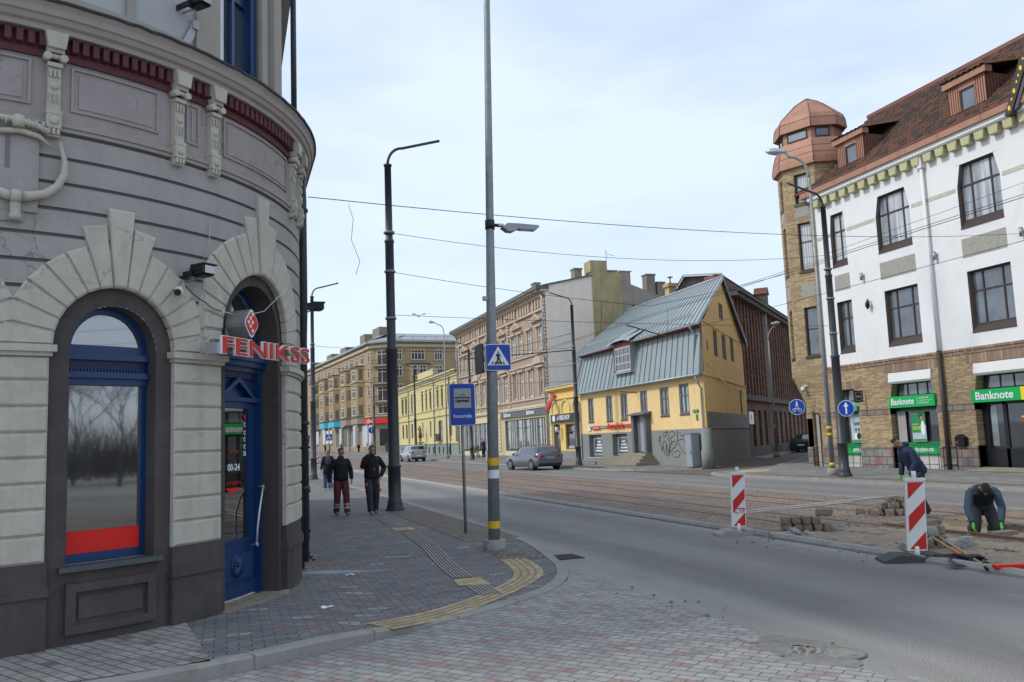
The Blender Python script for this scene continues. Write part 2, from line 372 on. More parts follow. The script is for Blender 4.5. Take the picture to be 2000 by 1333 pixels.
plain('house_plinth', (.225, .235, .22), .9, var=.08, vs=1.2, bmp=.3, bs=20, dirt=.2, dcol=(.13, .12, .11), streak=.2)
plain('shutter_grey', (.13, .145, .165), .7, var=.15, vs=4)
plain('old_wood', (.14, .14, .145), .85, var=.25, vs=4, streak=.35)
plain('old_white', (.5, .49, .46), .7, var=.12, dirt=.25)
plain('step_stone', (.27, .24, .18), .95, var=.25, vs=4, bmp=.8, bs=20, dirt=.5, dcol=(.08, .07, .055))
plain('cabinet_grey', (.27, .31, .34), .5, var=.08, dirt=.2)
plain('ochre_brown', (.37, .28, .22), .9, var=.12, vs=1.5, bmp=.4, bs=20, dirt=.3, dcol=(.13, .1, .08), streak=.3)
plain('ochre_light', (.5, .4, .31), .9, var=.1, vs=2, bmp=.3, dirt=.25, dcol=(.18, .13, .1), streak=.25)
plain('cream_yellow', (.62, .54, .33), .9, var=.08, dirt=.2, dcol=(.3, .25, .15), streak=.2)
plain('firewall', (.86, .76, .66), .95, var=.05, vs=.6, bmp=.2, dirt=.1, dcol=(.34, .3, .27), streak=.15)
plain('firewall_yellow', (.42, .36, .2), .95, var=.14, vs=.7, bmp=.3, dirt=.5, dcol=(.16, .14, .08), streak=.4)
plain('firewall_grey', (.34, .3, .265), .95, var=.15, vs=.7, bmp=.3, dirt=.4, dcol=(.14, .12, .1), streak=.35)
plain('chimney_stone', (.24, .22, .17), .95, var=.25, vs=3, bmp=.5, dirt=.5, dcol=(.09, .085, .07))
plain('fascia_grey', (.12, .12, .12), .6, var=.08)
plain('lowhouse_yellow', (.58, .51, .26), .9, var=.06, vs=1.2, dirt=.1, dcol=(.4, .34, .2), streak=.1)
plain('lowhouse_plinth', (.22, .27, .25), .9, var=.1, dirt=.2)
plain('barber_yellow', (.72, .5, .16), .85, var=.05, dirt=.1, dcol=(.4, .3, .15))
plain('tin_dark', (.1, .11, .12), .5, .4, var=.2)
plain('apart_tan', (.36, .265, .145), .95, var=.12, vs=.5, dirt=.35, dcol=(.19, .14, .09), streak=.3)
plain('apart_shade', (.24, .185, .12), .95, var=.12, vs=.5, dirt=.3, dcol=(.14, .11, .08), streak=.25)
plain('apart_band', (.5, .41, .26), .9, var=.08, dirt=.2)
plain('apart_base', (.3, .255, .195), .95, var=.12, vs=.7, dirt=.35, dcol=(.14, .12, .1), streak=.2)
plain('apart_roof', (.33, .34, .35), .6, .2, var=.12)
plain('rust_tin', (.13, .055, .04), .8, var=.3)
plain('cyan_sign', (.02, .42, .6), .5, var=.05)
plain('warehouse_trim', (.1, .085, .075), .9, var=.25, vs=2, dirt=.4, dcol=(.04, .035, .03))
plain('plank_dark', (.09, .075, .065), .9, var=.3, vs=2, streak=.6, dcol=(.2, .17, .15))
plain('skin', (.42, .22, .15), .55, var=.08, vs=8)
plain('cloth_black', (.012, .013, .017), .85, var=.3, vs=5, bmp=.35, bs=14)
plain('cloth_navy', (.012, .022, .06), .75, var=.3, vs=5, bmp=.35, bs=12)
plain('cloth_blue_grey', (.035, .055, .085), .8, var=.3, vs=5, bmp=.35, bs=12)
plain('cloth_maroon', (.12, .03, .04), .85, var=.2, vs=5, bmp=.35, bs=14)
plain('cloth_dark_grey', (.03, .032, .035), .85, var=.3, vs=5, bmp=.35, bs=14)
plain('cloth_orange', (.6, .1, .015), .8, var=.1)
plain('cloth_purple', (.05, .018, .05), .9, var=.2)
plain('denim', (.05, .1, .24), .85, var=.2, vs=8)
plain('hair_blond', (.22, .13, .06), .7, var=.35, vs=12, bmp=.6, bs=60)
plain('hair_dark', (.02, .015, .012), .7, var=.2)
plain('glove_green', (.09, .42, .05), .6, var=.1)
plain('shoe_grey', (.14, .15, .16), .7, var=.2)
plain('reflective', (.42, .44, .42), .4, var=.08)
plain('car_grey', (.17, .19, .22), .25, .55, var=.04, spec=.7)
plain('car_silver', (.42, .44, .46), .28, .5, var=.04, spec=.7)
plain('car_green', (.008, .05, .035), .3, .3, var=.06, spec=.6)
plain('tail_red', (.35, .01, .01), .2, var=.1)
plain('chrome', (.6, .62, .64), .15, .9, var=.03)
plain('wood_handle', (.42, .26, .11), .6, var=.15, vs=8)
plain('orange_wrap', (.6, .13, .02), .6)
plain('bronze', (.2, .075, .045), .5, .4, var=.2)
plain('bark', (.05, .04, .032), .95, var=.3, vs=6)
plain('paper', (.75, .77, .8), .8, var=.05)
plain('poster_pale', (.38, .5, .52), .4, var=.15, vs=3)
plain('poster_green', (.02, .24, .07), .4, var=.3, vs=6)
plain('poster_lime', (.3, .4, .03), .4, var=.3, vs=9)
plain('teal_text', (.01, .09, .09), .4)
plain('ped_teal', (.03, .1, .12), .8); plain('ped_red', (.2, .03, .05), .8)
glassy('glass_dark', (.02, .024, .03), .03, 1.55)
glassy('glass_mirror', (.035, .04, .045), .045, 2.4, wob=.06)
glassy('glass_door', (.012, .013, .012), .02, 1.9)
glassy('glass_street', (.09, .11, .13), .05, 1.6)
glassy('glass_pale', (.16, .19, .2), .06, 1.7)
glassy('glass_curtain', (.1, .12, .14), .05, 1.5, (.55, .58, .6))
glassy('glass_boarded', (.2, .2, .19), .35, 1.3)
glassy('glass_car', (.015, .018, .022), .04, 1.6)
yb = [(.38, .275, .14), (.32, .22, .115), (.43, .33, .175), (.27, .2, .12), (.39, .31, .185), (.3, .195, .13)]
brickmat('brick_facade', yb, (.22, .18, .13), .25, .075, R(90), .009, dirt=.45, dcol=(.15, .115, .085), dscale=.45, bmp=.4)
brickmat('brick_tower', yb, (.28, .23, .16), .25, .075, R(55), .009, dirt=.35, dcol=(.13, .1, .07), dscale=.6, bmp=.4)
brickmat('brick_soldier', [(.33, .2, .13), (.25, .17, .12), (.4, .28, .17), (.3, .2, .15), (.23, .17, .13)], (.15, .12, .1), .085, .5, R(90), .009, dirt=.5, dcol=(.09, .075, .065), off=0)
brickmat('granite_base', [(.25, .16, .13), (.2, .19, .18), (.3, .2, .17), (.17, .15, .15), (.24, .22, .2)], (.1, .09, .08), .52, .33, R(90), .02, dirt=.4, bmp=1.0, warp=.05)
brickmat('brick_red', [(.21, .105, .07), (.15, .08, .058), (.25, .13, .088), (.12, .07, .055)], (.12, .08, .06), .27, .085, R(45), .01, dirt=.55, dcol=(.03, .026, .025), dscale=.4)
brickmat('brick_chimney', [(.5, .33, .15), (.42, .28, .13), (.58, .4, .2)], (.35, .3, .22), .25, .08, 0, .012, dirt=.1)
brickmat('roof_tiles', [(.15, .068, .044), (.09, .055, .041), (.18, .075, .048), (.07, .053, .042), (.13, .066, .047), (.05, .041, .035)], (.05, .03, .02), .21, .31, R(90), .006, dirt=.35, dcol=(.06, .05, .035), off=.5, bmp=.5, slope=1.48)
gp = [(.29, .275, .255), (.33, .315, .295), (.255, .243, .228), (.3, .288, .272)]
brickmat('paver_cross', gp+[(.29, .205, .19)], (.12, .115, .105), .215, .108, R(-52), .007, True, rough=.85, stops=[0, .22, .45, .68, .9], dirt=.3, dcol=(.14, .13, .12), dscale=.9, bmp=.5)
brickmat('paver_walk_light', gp+[(.2, .17, .15)], (.06, .055, .05), .215, .108, R(-58), .007, True, stops=[0, .25, .5, .7, .9], dirt=.3, dscale=1.2, bmp=.5, dcol=(.1, .09, .08))
brickmat('paver_walk', [(.15, .152, .157), (.17, .171, .175), (.13, .133, .138), (.19, .188, .186), (.24, .13, .115), (.3, .29, .27)], (.06, .057, .055), .215, .108, 0, .007, True, stops=[0, .3, .55, .78, .91, .97], dirt=.4, dcol=(.17, .16, .15), dscale=.7, bmp=.5)
brickmat('paver_tactile', [(.46, .35, .19), (.4, .3, .165), (.5, .39, .22)], (.19, .15, .1), .215, .108, R(35), .008, True, dirt=.35, dcol=(.26, .19, .1), dscale=1.6, bmp=.6)
brickmat('paver_far', [(.2, .195, .19), (.17, .165, .16), (.23, .22, .21)], (.1, .095, .09), .4, .4, 0, .012, True, dirt=.4, dcol=(.13, .12, .11), off=0)
cobc = [(.19, .15, .135), (.23, .2, .185), (.15, .12, .11), (.25, .18, .155), (.2, .19, .185), (.13, .105, .095)]
brickmat('cobbles', cobc, (.15, .115, .085), .19, .13, 0, .022, True, dirt=.5, dcol=(.2, .15, .105), dscale=.8, bmp=.9, warp=.05, mix2=((.27, .19, .125), .8, (1.6, .28, 1), .5))
brickmat('cobbles_side', [sc3(c, .95) for c in cobc], (.09, .075, .06), .15, .12, R(45), .02, True, dirt=.4, dcol=(.12, .1, .085), bmp=.9, warp=.05)
brickmat('cobble_verge', cobc, (.12, .1, .08), .13, .12, 0, .022, True, dirt=.6, dcol=(.15, .12, .09), dscale=2, bmp=.9, warp=.06)
def asphalt(name, x0, x1, base, dark, light):
    m, nt, b = newmat(name); g = N(nt, 'ShaderNodeNewGeometry'); s = N(nt, 'ShaderNodeSeparateXYZ'); nt.links.new(g.outputs['Position'], s.inputs[0])
    lw = noise(nt, pos(nt, (.5, .06, 1)), 1, 3); fx = mth(nt, 'ADD', s.outputs[0], mth(nt, 'MULTIPLY', mth(nt, 'SUBTRACT', lw, .5), .9))
    fx = mth(nt, 'DIVIDE', mth(nt, 'SUBTRACT', fx, x0), x1-x0)
    c = ramp(nt, fx, [(0.0, light), (.13, light), (.23, dark), (.36, dark), (.47, base), (.6, base), (.7, dark), (.82, dark), (.93, base), (1.0, light)])
    c = mixc(nt, .5, c, ramp(nt, noise(nt, pos(nt, (1.5, .25, 1)), 1, 6, .65), [(.3, .38), (.7, .64)]), 'OVERLAY')
    c = mixc(nt, .8, c, ramp(nt, noise(nt, pos(nt), 75, 2, .8), [(.33, .2), (.5, .5), (.68, .85)]), 'OVERLAY')
    c = mixc(nt, .5, c, ramp(nt, noise(nt, pos(nt), 260, 1, .8), [(.38, .32), (.62, .7)]), 'OVERLAY')
    vo = N(nt, 'ShaderNodeTexVoronoi', feature='DISTANCE_TO_EDGE'); vo.inputs['Scale'].default_value = .34; wv = N(nt, 'ShaderNodeVectorMath', operation='ADD'); nn = N(nt, 'ShaderNodeTexNoise'); nn.inputs['Scale'].default_value = 2.2; nn.inputs['Detail'].default_value = 5
    vs_ = N(nt, 'ShaderNodeVectorMath', operation='SCALE'); vs_.inputs['Scale'].default_value = .8; pp = pos(nt); nt.links.new(pp, nn.inputs[0]); nt.links.new(nn.outputs[1], vs_.inputs[0]); nt.links.new(vs_.outputs[0], wv.inputs[0]); nt.links.new(pp, wv.inputs[1]); nt.links.new(wv.outputs[0], vo.inputs[0])
    ck = mth(nt, 'MULTIPLY', ramp(nt, vo.outputs[0], [(0.0, 1.0), (.007, 0.0)]), ramp(nt, noise(nt, pos(nt), .35, 3), [(.5, 0.0), (.58, .55)])); c = mixc(nt, ck, c, sc3(dark, .45))
    c = mixc(nt, ramp(nt, noise(nt, pos(nt), .9, 7, .75), [(.6, 0.0), (.72, .4)]), c, sc3(light, 1.15)); c = mixc(nt, ramp(nt, noise(nt, pos(nt, (1, .5, 1), (0, 0, 0), (7, 3, 0)), .6, 5, .7), [(.6, 0.0), (.7, .45)]), c, sc3(dark, .7))
    nt.links.new(c, b.inputs['Base Color']); b.inputs['Roughness'].default_value = .8; b.inputs['Specular IOR Level'].default_value = .35
    bump(nt, b, noise(nt, pos(nt), 130, 3, .7), .5, .006)
nt = MATS['paver_walk'].node_tree; b_ = nt.nodes['Principled BSDF']; src = b_.inputs['Base Color'].links[0].from_socket; g_ = N(nt, 'ShaderNodeNewGeometry'); s_ = N(nt, 'ShaderNodeSeparateXYZ'); nt.links.new(g_.outputs['Position'], s_.inputs[0])
k_ = mth(nt, 'SUBTRACT', 1.0, mth(nt, 'ADD', mth(nt, 'MULTIPLY', mth(nt, 'ABSOLUTE', mth(nt, 'SUBTRACT', s_.outputs[1], 12.75)), 5.5), mth(nt, 'MULTIPLY', mth(nt, 'ABSOLUTE', mth(nt, 'SUBTRACT', s_.outputs[0], 1.35)), 1.1)))
k_ = mth(nt, 'MULTIPLY', mth(nt, 'ADD', k_, mth(nt, 'MULTIPLY', noise(nt, pos(nt), 6, 5, .7), .5)), .7, clamp=True); nt.links.new(mixc(nt, k_, src, (.42, .44, .47)), b_.inputs['Base Color'])
asphalt('asphalt_near', 4.75, 8.9, (.19, .18, .172), (.152, .145, .14), (.25, .237, .217))
asphalt('asphalt_far', 15.6, 20, (.18, .174, .166), (.155, .15, .145), (.21, .2, .186))
# ---------------------------------------------------------------- levels
def tab(t, x):
    if x <= t[0][0]: return t[0][1]
    for (a, p), (b, q) in zip(t, t[1:]):
        if x <= b: return p+(q-p)*(x-a)/(b-a)
    return t[-1][1]
ZR = [(55, 0), (80, .08), (95, .18), (120, .38), (145, .72), (185, 1.1), (260, 1.5), (700, 2)]
ZF = [(39, .1), (50, .22), (57, .36), (64, .55), (76, .6), (92, .5), (110, .5), (128, .6), (145, .85), (185, 1.2), (260, 1.6), (700, 2.1)]
zr = lambda y: tab(ZR, y)
zf = lambda y: max(tab(ZF, y), zr(y)+.1)
def hw(x, y):
    """near pavement level: dips to the carriageway at the corner"""
    d = math.hypot(x-3.6, (y-10.6)*.85); t = min(1, max(0, (d-1.7)/1.9)); t = t*t*(3-2*t)
    return .025+.095*t+zr(y)
def resample(p, step):
    o = [p[0]]
    for a, b in zip(p, p[1:]):
        l = math.dist(a, b); n = max(1, int(l/step))
        for k in range(1, n+1): o.append(tuple(a[i]+(b[i]-a[i])*k/n for i in range(len(a))))
    return o
def smooth2(p, it=2):
    for _ in range(it):
        q = [p[0]]
        for a, b in zip(p, p[1:]): q += [tuple(a[i]*.75+b[i]*.25 for i in range(2)), tuple(a[i]*.25+b[i]*.75 for i in range(2))]
        p = q+[p[-1]]
    return p
# ---------------------------------------------------------------- ground, roads, tram bed
s = MB(); ys = [-900, -60, 0, 55, 80, 95, 120, 145, 185, 260, 900]
s.grid([[(x, y, zr(y)-.28) for x in (-900, -60, 0, 30, 100, 900)] for y in ys], 'concrete'); struct(s.build('ground'))
def strip(name, x0, x1, y0, y1, m, z, n=60, fx=1):
    s = MB(); s.grid([[(x0+(x1-x0)*i/fx, y0+(y1-y0)*k/n, zr(y0+(y1-y0)*k/n)+z) for i in range(fx+1)] for k in range(n+1)], m)
    return struct(s.build(name))
strip('road', 4.2, 8.95, -40, 300, 'asphalt_near', 0)
strip('road', 15.6, 20.02, -40, 300, 'asphalt_far', .0)
# tram bed with the open trench between the rails
s = MB(); ZB = .035; TX0, TX1, TY0, TY1 = 11.68, 12.98, 9.2, 13.35
ys = sorted(set([-40+4*k for k in range(86)]+[TY0, TY1])); xs = [8.95, TX0, TX1, 15.6]
for a, b in zip(ys, ys[1:]):
    for c, d in zip(xs, xs[1:]):
        if c == TX0 and TY0 <= (a+b)/2 <= TY1: continue
        s.face([(c, a, zr(a)+ZB), (d, a, zr(a)+ZB), (d, b, zr(b)+ZB), (c, b, zr(b)+ZB)], 'cobbles')
struct(s.build('tram_bed'))
s = MB(); nn = 14; rr = random.Random(3)
P = [[(TX0+(TX1-TX0)*i/nn, TY0+(TY1-TY0)*j/30, -.12+rr.uniform(-.03, .03)+.08*abs(2*i/nn-1)**3) for i in range(nn+1)] for j in range(31)]
s.grid(P, 'sand', True)
for x in (TX0, TX1): s.face([(x, TY0, ZB), (x, TY1, ZB), (x, TY1, -.2), (x, TY0, -.2)], 'sand')
for y in (TY0, TY1): s.face([(TX0, y, ZB), (TX1, y, ZB), (TX1, y, -.2), (TX0, y, -.2)], 'sand')
struct(s.build('trench'))
# sand spread beside the dig
s = MB(); P = []
for j in range(40):
    row = []
    for i in range(14):
        x = 9.15+2.3*i/13; y = 8.2+5.4*j/39; e = min(i, 13-i)/3; e2 = min(j, 39-j)/5
        k = min(1, e)*min(1, e2); row.append((x+rr.uniform(-.05, .05), y+rr.uniform(-.05, .05), ZB-.012+.034*k*rr.uniform(.3, 1.3)*(.4+abs(math.sin(x*2.3+y*1.1)))))
    P.append(row)
s.grid(P, 'sand', True); o = s.build('sand_spread'); o['kind'] = 'stuff'; tag(o, 'brown sand spread over the tram setts beside the dig', 'sand')
for x in (10.45, 11.5, 13.1, 14.15):
    s = MB()
    for dx0, dx1, z in ((-.055, -.02, .008), (.0, .055, .01)):
        s.grid([[(x+dx0, -40+5*k, zr(-40+5*k)+ZB-.02), (x+dx0, -40+5*k, zr(-40+5*k)+ZB+z), (x+dx1, -40+5*k, zr(-40+5*k)+ZB+z), (x+dx1, -40+5*k, zr(-40+5*k)+ZB-.02)] for k in range(68)], 'rail_steel')
    nm = {10.45: 'nearest to the asphalt lane, beside the sand', 11.5: 'second from the near asphalt lane, at the trench edge', 13.1: 'third from the near lane, far edge of the trench', 14.15: 'farthest from the barrier boards, beside the far lane'}[x]
    tag(s.build('tram_rail'), 'rusty tram rail set in cobbles, '+nm, 'tram rail', 'tram rails in the street'); rebase(sc.objects[-1], (x, 0, 0))
# kerbs
def kerb(name, pts, w0, top, m='kerb_stone', rnd_=.02, side=1, base=-.2):
    """pts: outer line (carriageway side); kerb lies to the left (side=1)"""
    s = MB(); P = []
    for i, p in enumerate(pts):
        a = Vector(pts[max(i-1, 0)][:2]); b = Vector(pts[min(i+1, len(pts)-1)][:2]); d = (b-a).normalized(); n = Vector((-d.y, d.x))*side
        z = top(p[0], p[1]); q = Vector(p[:2])
        P.append([(q.x, q.y, base+zr(q.y)), (q.x, q.y, z-rnd_), (q.x+n.x*rnd_, q.y+n.y*rnd_, z), (q.x+n.x*w0, q.y+n.y*w0, z)])
    s.grid(P, m); return struct(s.build(name))
K = smooth2([(-3.2, 6.9), (-.18, 7.67), (.86, 8.22), (1.6, 8.62), (2.4, 9.12), (3.3, 9.72), (4.0, 10.4), (4.5, 11.35), (4.8, 12.4), (5.0, 14.5), (5.1, 18), (5.15, 24)], 2)
K = [(-9, 5.8)]+K+[(5.15, y) for y in range(30, 301, 6)]
K = resample(K, 1.0)
kerb('kerb', K, .15, lambda x, y: hw(x, y)+.004)
s = MB(); d_ = 0
for (a, b) in zip(K, K[1:]):
    l = math.dist(a, b); d_ += l
    if d_ > .98 and a[1] < 60:
        d_ = 0; v = Vector((b[0]-a[0], b[1]-a[1])).normalized(); n = Vector((-v.y, v.x)); p = Vector(a); q = p+n*.152; z = hw(*a)+.0055; e = v*.006
        s.face([(p.x-e.x, p.y-e.y, z), (p.x+e.x, p.y+e.y, z), (q.x+e.x, q.y+e.y, z), (q.x-e.x, q.y-e.y, z)], 'groove'); o_ = -n*.002; s.face([(p.x-e.x+o_.x, p.y-e.y+o_.y, z), (p.x+e.x+o_.x, p.y+e.y+o_.y, z), (p.x+e.x+o_.x, p.y+e.y+o_.y, -.1), (p.x-e.x+o_.x, p.y-e.y+o_.y, -.1)], 'groove')
struct(s.build('kerb_joints'))
ktop = lambda x, y: zr(y)+.12
kerb('kerb', [(8.93, -40+4*k) for k in range(86)], .16, lambda x, y: zr(y)+.085, 'kerb_stone', .05, -1)
# near pavement between kerb and buildings
CX, CY_, CR = -3.2, 12.8, 4.15
s = MB(); P = []
for i, p in enumerate(K):
    a = Vector(K[max(i-1, 0)]); b = Vector(K[min(i+1, len(K)-1)]); d = (b-a).normalized(); n = Vector((-d.y, d.x))
    q = Vector(p)+n*.15
    if p[1] > 12.8: e = Vector((.6, p[1]))
    else:
        v = Vector(p)-Vector((CX, CY_)); e = Vector((CX, CY_))+v.normalized()*3.8 if p[0] > -4.5 else Vector((p[0], 8.9))
    row = []
    for k in range(13):
        t = k/12; r = q.lerp(e, t); row.append((r.x, r.y, hw(r.x, r.y)))
    P.append(row)
s.grid(P, 'paver_walk'); struct(s.build('pavement'))
def overlay(name, A, B, m, n=8, z=.004, f=hw, kind=True):
    s = MB(); s.grid([[(a[0]+(b[0]-a[0])*k/n, a[1]+(b[1]-a[1])*k/n, f(a[0]+(b[0]-a[0])*k/n, a[1]+(b[1]-a[1])*k/n)+z) for k in range(n+1)] for a, b in zip(A, B)], m)
    o = s.build(name); return struct(o) if kind else o
# light pavers at the foot of the rounded building, left of the diagonal joint
A = resample([(-6.5, 6.7), (-.14, 7.84)], .4); B = resample([(-6.5, 9.2), (-1.8, 9.1), (-.42, 9.75)], .4)[:len(A)]
B = [tuple(Vector((-6.5, 9.2)).lerp(Vector((-.42, 9.75)), i/(len(A)-1))) for i in range(len(A))]
overlay('pavement', A, B, 'paver_walk_light')
# dark border row along the kerb and the yellow tactile band
def offs(p, d):
    o = []
    for i, q in enumerate(p):
        a = Vector(p[max(i-1, 0)]); b = Vector(p[min(i+1, len(p)-1)]); t = (b-a).normalized(); o.append((q[0]-t.y*d, q[1]+t.x*d))
    return o
TO = smooth2([(1.52, 8.52), (2.08, 8.94), (2.68, 9.5), (3.24, 10.09), (3.7, 10.65), (4.07, 11.24), (4.23, 11.73), (4.3, 12.1), (4.36, 12.6), (4.36, 13.11)], 2)
TI = smooth2([(1.3, 8.95), (1.84, 9.34), (2.23, 9.62), (2.78, 10.1), (3.26, 10.68), (3.58, 11.13), (3.77, 11.6), (3.86, 12.04), (3.94, 12.5), (4.0, 13.1)], 2)
overlay('tactile_paving', TO, TI, 'paver_tactile', 3, .005)
for j in (1, 2, 3):
    rib = [tuple(Vector(a).lerp(Vector(b), j/4)) for a, b in zip(TO, TI)]; overlay('tactile_paving', offs(rib, -.012), offs(rib, .012), 'groove', 1, .007)
ov = [(4.15, 13.1), (4.12, 13.1)]
# ribbed guide strips
for (x0, y0, x1, y1, m, w) in ((3.42, 17.25, 3.02, 11.55, 'concrete', .3), (3.5, 21.1, 3.38, 18.3, 'concrete', .26), (3.02, 10.85, 2.99, 10.15, 'concrete', .3)):
    d = Vector((x1-x0, y1-y0)).normalized(); n = Vector((-d.y, d.x)); s = MB(); Lg = math.hypot(x1-x0, y1-y0); nn = int(Lg/.35)+1
    for k in range(6):
        o = (k-2.5)*w/6
        for j in range(nn):
            a = Vector((x0, y0))+d*(Lg*j/nn)+n*o; b = Vector((x0, y0))+d*(Lg*(j+.96)/nn)+n*o; h = w/6*.3
            P = [(a-n*h), (a+n*h), (b+n*h), (b-n*h)]; s.face([(p.x, p.y, hw(p.x, p.y)+.014) for p in P], m)
            s.face([(P[0].x, P[0].y, hw(P[0].x, P[0].y)+.014), (P[3].x, P[3].y, hw(P[3].x, P[3].y)+.014), (P[3].x, P[3].y, hw(P[3].x, P[3].y)), (P[0].x, P[0].y, hw(P[0].x, P[0].y))], m)
    struct(s.build('tactile_paving'))
def quadov(name, pts, m, z=.005, f=hw):
    (a, b, c, d) = [Vector(p) for p in pts]; A = [tuple(a.lerp(b, k/6)) for k in range(7)]; B = [tuple(d.lerp(c, k/6)) for k in range(7)]
    return overlay(name, A, B, m, 4, z, f)
quadov('tactile_paving', [(2.8, 10.95), (3.2, 10.85), (3.24, 11.45), (2.86, 11.5)], 'paver_tactile', .008)
quadov('tactile_paving', [(3.2, 17.6), (3.62, 17.5), (3.66, 18.2), (3.24, 18.3)], 'paver_tactile', .008)
# old setts along the kerb where the poles stand
A = [(5.0, y) for y in (13.6, 15, 18, 24)]+[(5.0, y) for y in range(30, 200, 6)]; B = [(4.0, 12.95), (3.95, 15), (3.95, 18), (3.95, 24)]+[(3.95, y) for y in range(30, 200, 6)]
A[0] = (4.75, 12.7)
overlay('verge', A[:4], B[:4], 'cobble_verge', 4, .006); overlay('verge', A[5:], B[5:], 'cobble_verge', 2, .006)
# crossing pavers in the foreground (carriageway level)
s = MB(); P = []
E1 = resample([(-9, 5.75), (-3.2, 6.85), (-.18, 7.66), (.86, 8.21), (1.6, 8.61), (2.4, 9.1), (3.3, 9.7), (4.0, 10.38), (4.45, 11.2), (4.62, 11.75)], .5)
for p in E1:
    t = (p[0]+9)/13.62; q = Vector((-9+13.75*t, -14)); P.append([tuple(Vector(p).lerp(q, k/10))+(.006,) for k in range(11)])
s.grid(P, 'paver_cross'); struct(s.build('crossing_paving'))
s = MB(); s.grid([[(-60, y, .0), (-9, y, .0), (4.3, y, .0)] for y in (-40, -14, 5, 9, 11.9)], 'asphalt_near'); struct(s.build('side_road'))
s = MB(); s.box(W0, 4.74, 4.82, -.04, .009, -14, 5.35, 'kerb_stone'); struct(s.build('kerb'))
# light gutter strip of the near lane and white cement dust by the rubble
# far pavement, side street
kerb('kerb', [(20, -40+4*k) for k in range(19)]+[(20.0, 33.0), (20.3, 33.8), (21.2, 34.3), (23.5, 35.4), (26.0, 37.2), (31, 42.5), (42, 54.6), (60, 74)], .16, lambda x, y: .12, side=-1)
fk = [(20, y) for y in range(300, 44, -6)]+[(20.0, 43), (20.4, 41.6), (21.6, 40.4), (23.6, 39.45)]
kerb('kerb', fk, .16, lambda x, y: zr(y)+.1 if y > 43 else .03+.07*(y-39)/4, side=1)
s = MB(); s.grid([[(20+6.6*k/4, y, .118) for k in range(5)] for y in (-40, -10, 10, 20, 28, 33.0)], 'paver_far')
s.face([(20.1, 33, .117), (26.6, 33, .117), (28, 39.6, .117), (26.0, 37.2, .117), (23.5, 35.4, .117), (21.2, 34.3, .117), (20.3, 33.8, .117)], 'paver_far')
s.face([(26.6, 33, .117), (60, 71, .117), (60, 74, .117), (42, 54.6, .117), (31, 42.5, .117), (28, 39.6, .117)], 'paver_far'); struct(s.build('pavement'))
s = MB()
ysf = [39.5, 41, 43, 46, 50, 53.5, 57, 60.5, 64, 70, 76, 84, 92, 100, 110, 120, 128, 136, 145, 165, 185, 220, 260, 300]
P = []
for y in ysf:
    x0 = 20.0 if y >= 43 else {39.5: 23.5, 41: 21.0}[y]; x1 = 24.6 if y < 130 else 40
    P.append([(x0+(x1-x0)*k/6, y, (zr(y)+.1)*(1-k/6)+zf(y)*(k/6) if y >= 43 else .03+.08*(y-39)/4*(1-k/6)+.08*k/6) for k in range(7)])
s.grid(P, 'paver_far'); struct(s.build('pavement'))
s = MB(); s.face([(20.02, 28, .018), (30, 30, .018), (90, 96, .018), (90, 112, .018), (24.5, 44, .018), (20.02, 46, .018)], 'cobbles_side'); struct(s.build('side_street'))
s = MB(); s.face([(34.0, 51.0, .11), (37.9, 54.5, .11), (80, 96, .3), (78.6, 97.5, .3)], 'paver_far'); s.face([(34.6, 50.4, .02), (34.0, 51.0, .11), (78.6, 97.5, .3), (79.2, 96.9, .1)], 'kerb_stone')
s.face([(34.7, 50.5, .105), (38.3, 54.1, .105), (80.4, 95.6, .3), (79.2, 96.6, .3)], 'paver_far'); struct(s.build('pavement'))
quadov('tactile_paving', [(20.6, 32.4), (21.9, 32.0), (23.6, 34.0), (22.2, 34.3)], 'paver_tactile', .006, lambda x, y: .12)
quadov('verge', [(20.25, 8), (20.9, 8), (20.9, 31.0), (20.25, 31.0)], 'cobble_verge', .004, lambda x, y: .119)
quadov('verge', [(20.25, 46), (21.0, 46), (21.0, 70), (20.25, 70)], 'cobble_verge', .03, lambda x, y: zr(y)+.11)
# pale strips laid across the tracks
for (x0, y0, x1, y1) in ((11.0, 17.3, 16.6, 18.5), (11.0, 16.95, 14.6, 17.75)):
    s = MB(); d = Vector((x1-x0, y1-y0)).normalized(); n = Vector((-d.y, d.x))*.09
    s.prism(lambda u, v, w: (u, v, w), [(x0-n.x, y0-n.y), (x1-n.x, y1-n.y), (x1+n.x, y1+n.y), (x0+n.x, y0+n.y)], .0, .055, 'concrete')
    o = s.build('concrete_strip'); tag(o, 'pale concrete strip crossing the tram rails, '+('longer, reaching the far lane' if x1 > 15 else 'shorter, on the side of the barriers'), 'strip'); rebase(o, (x0, y0, 0))
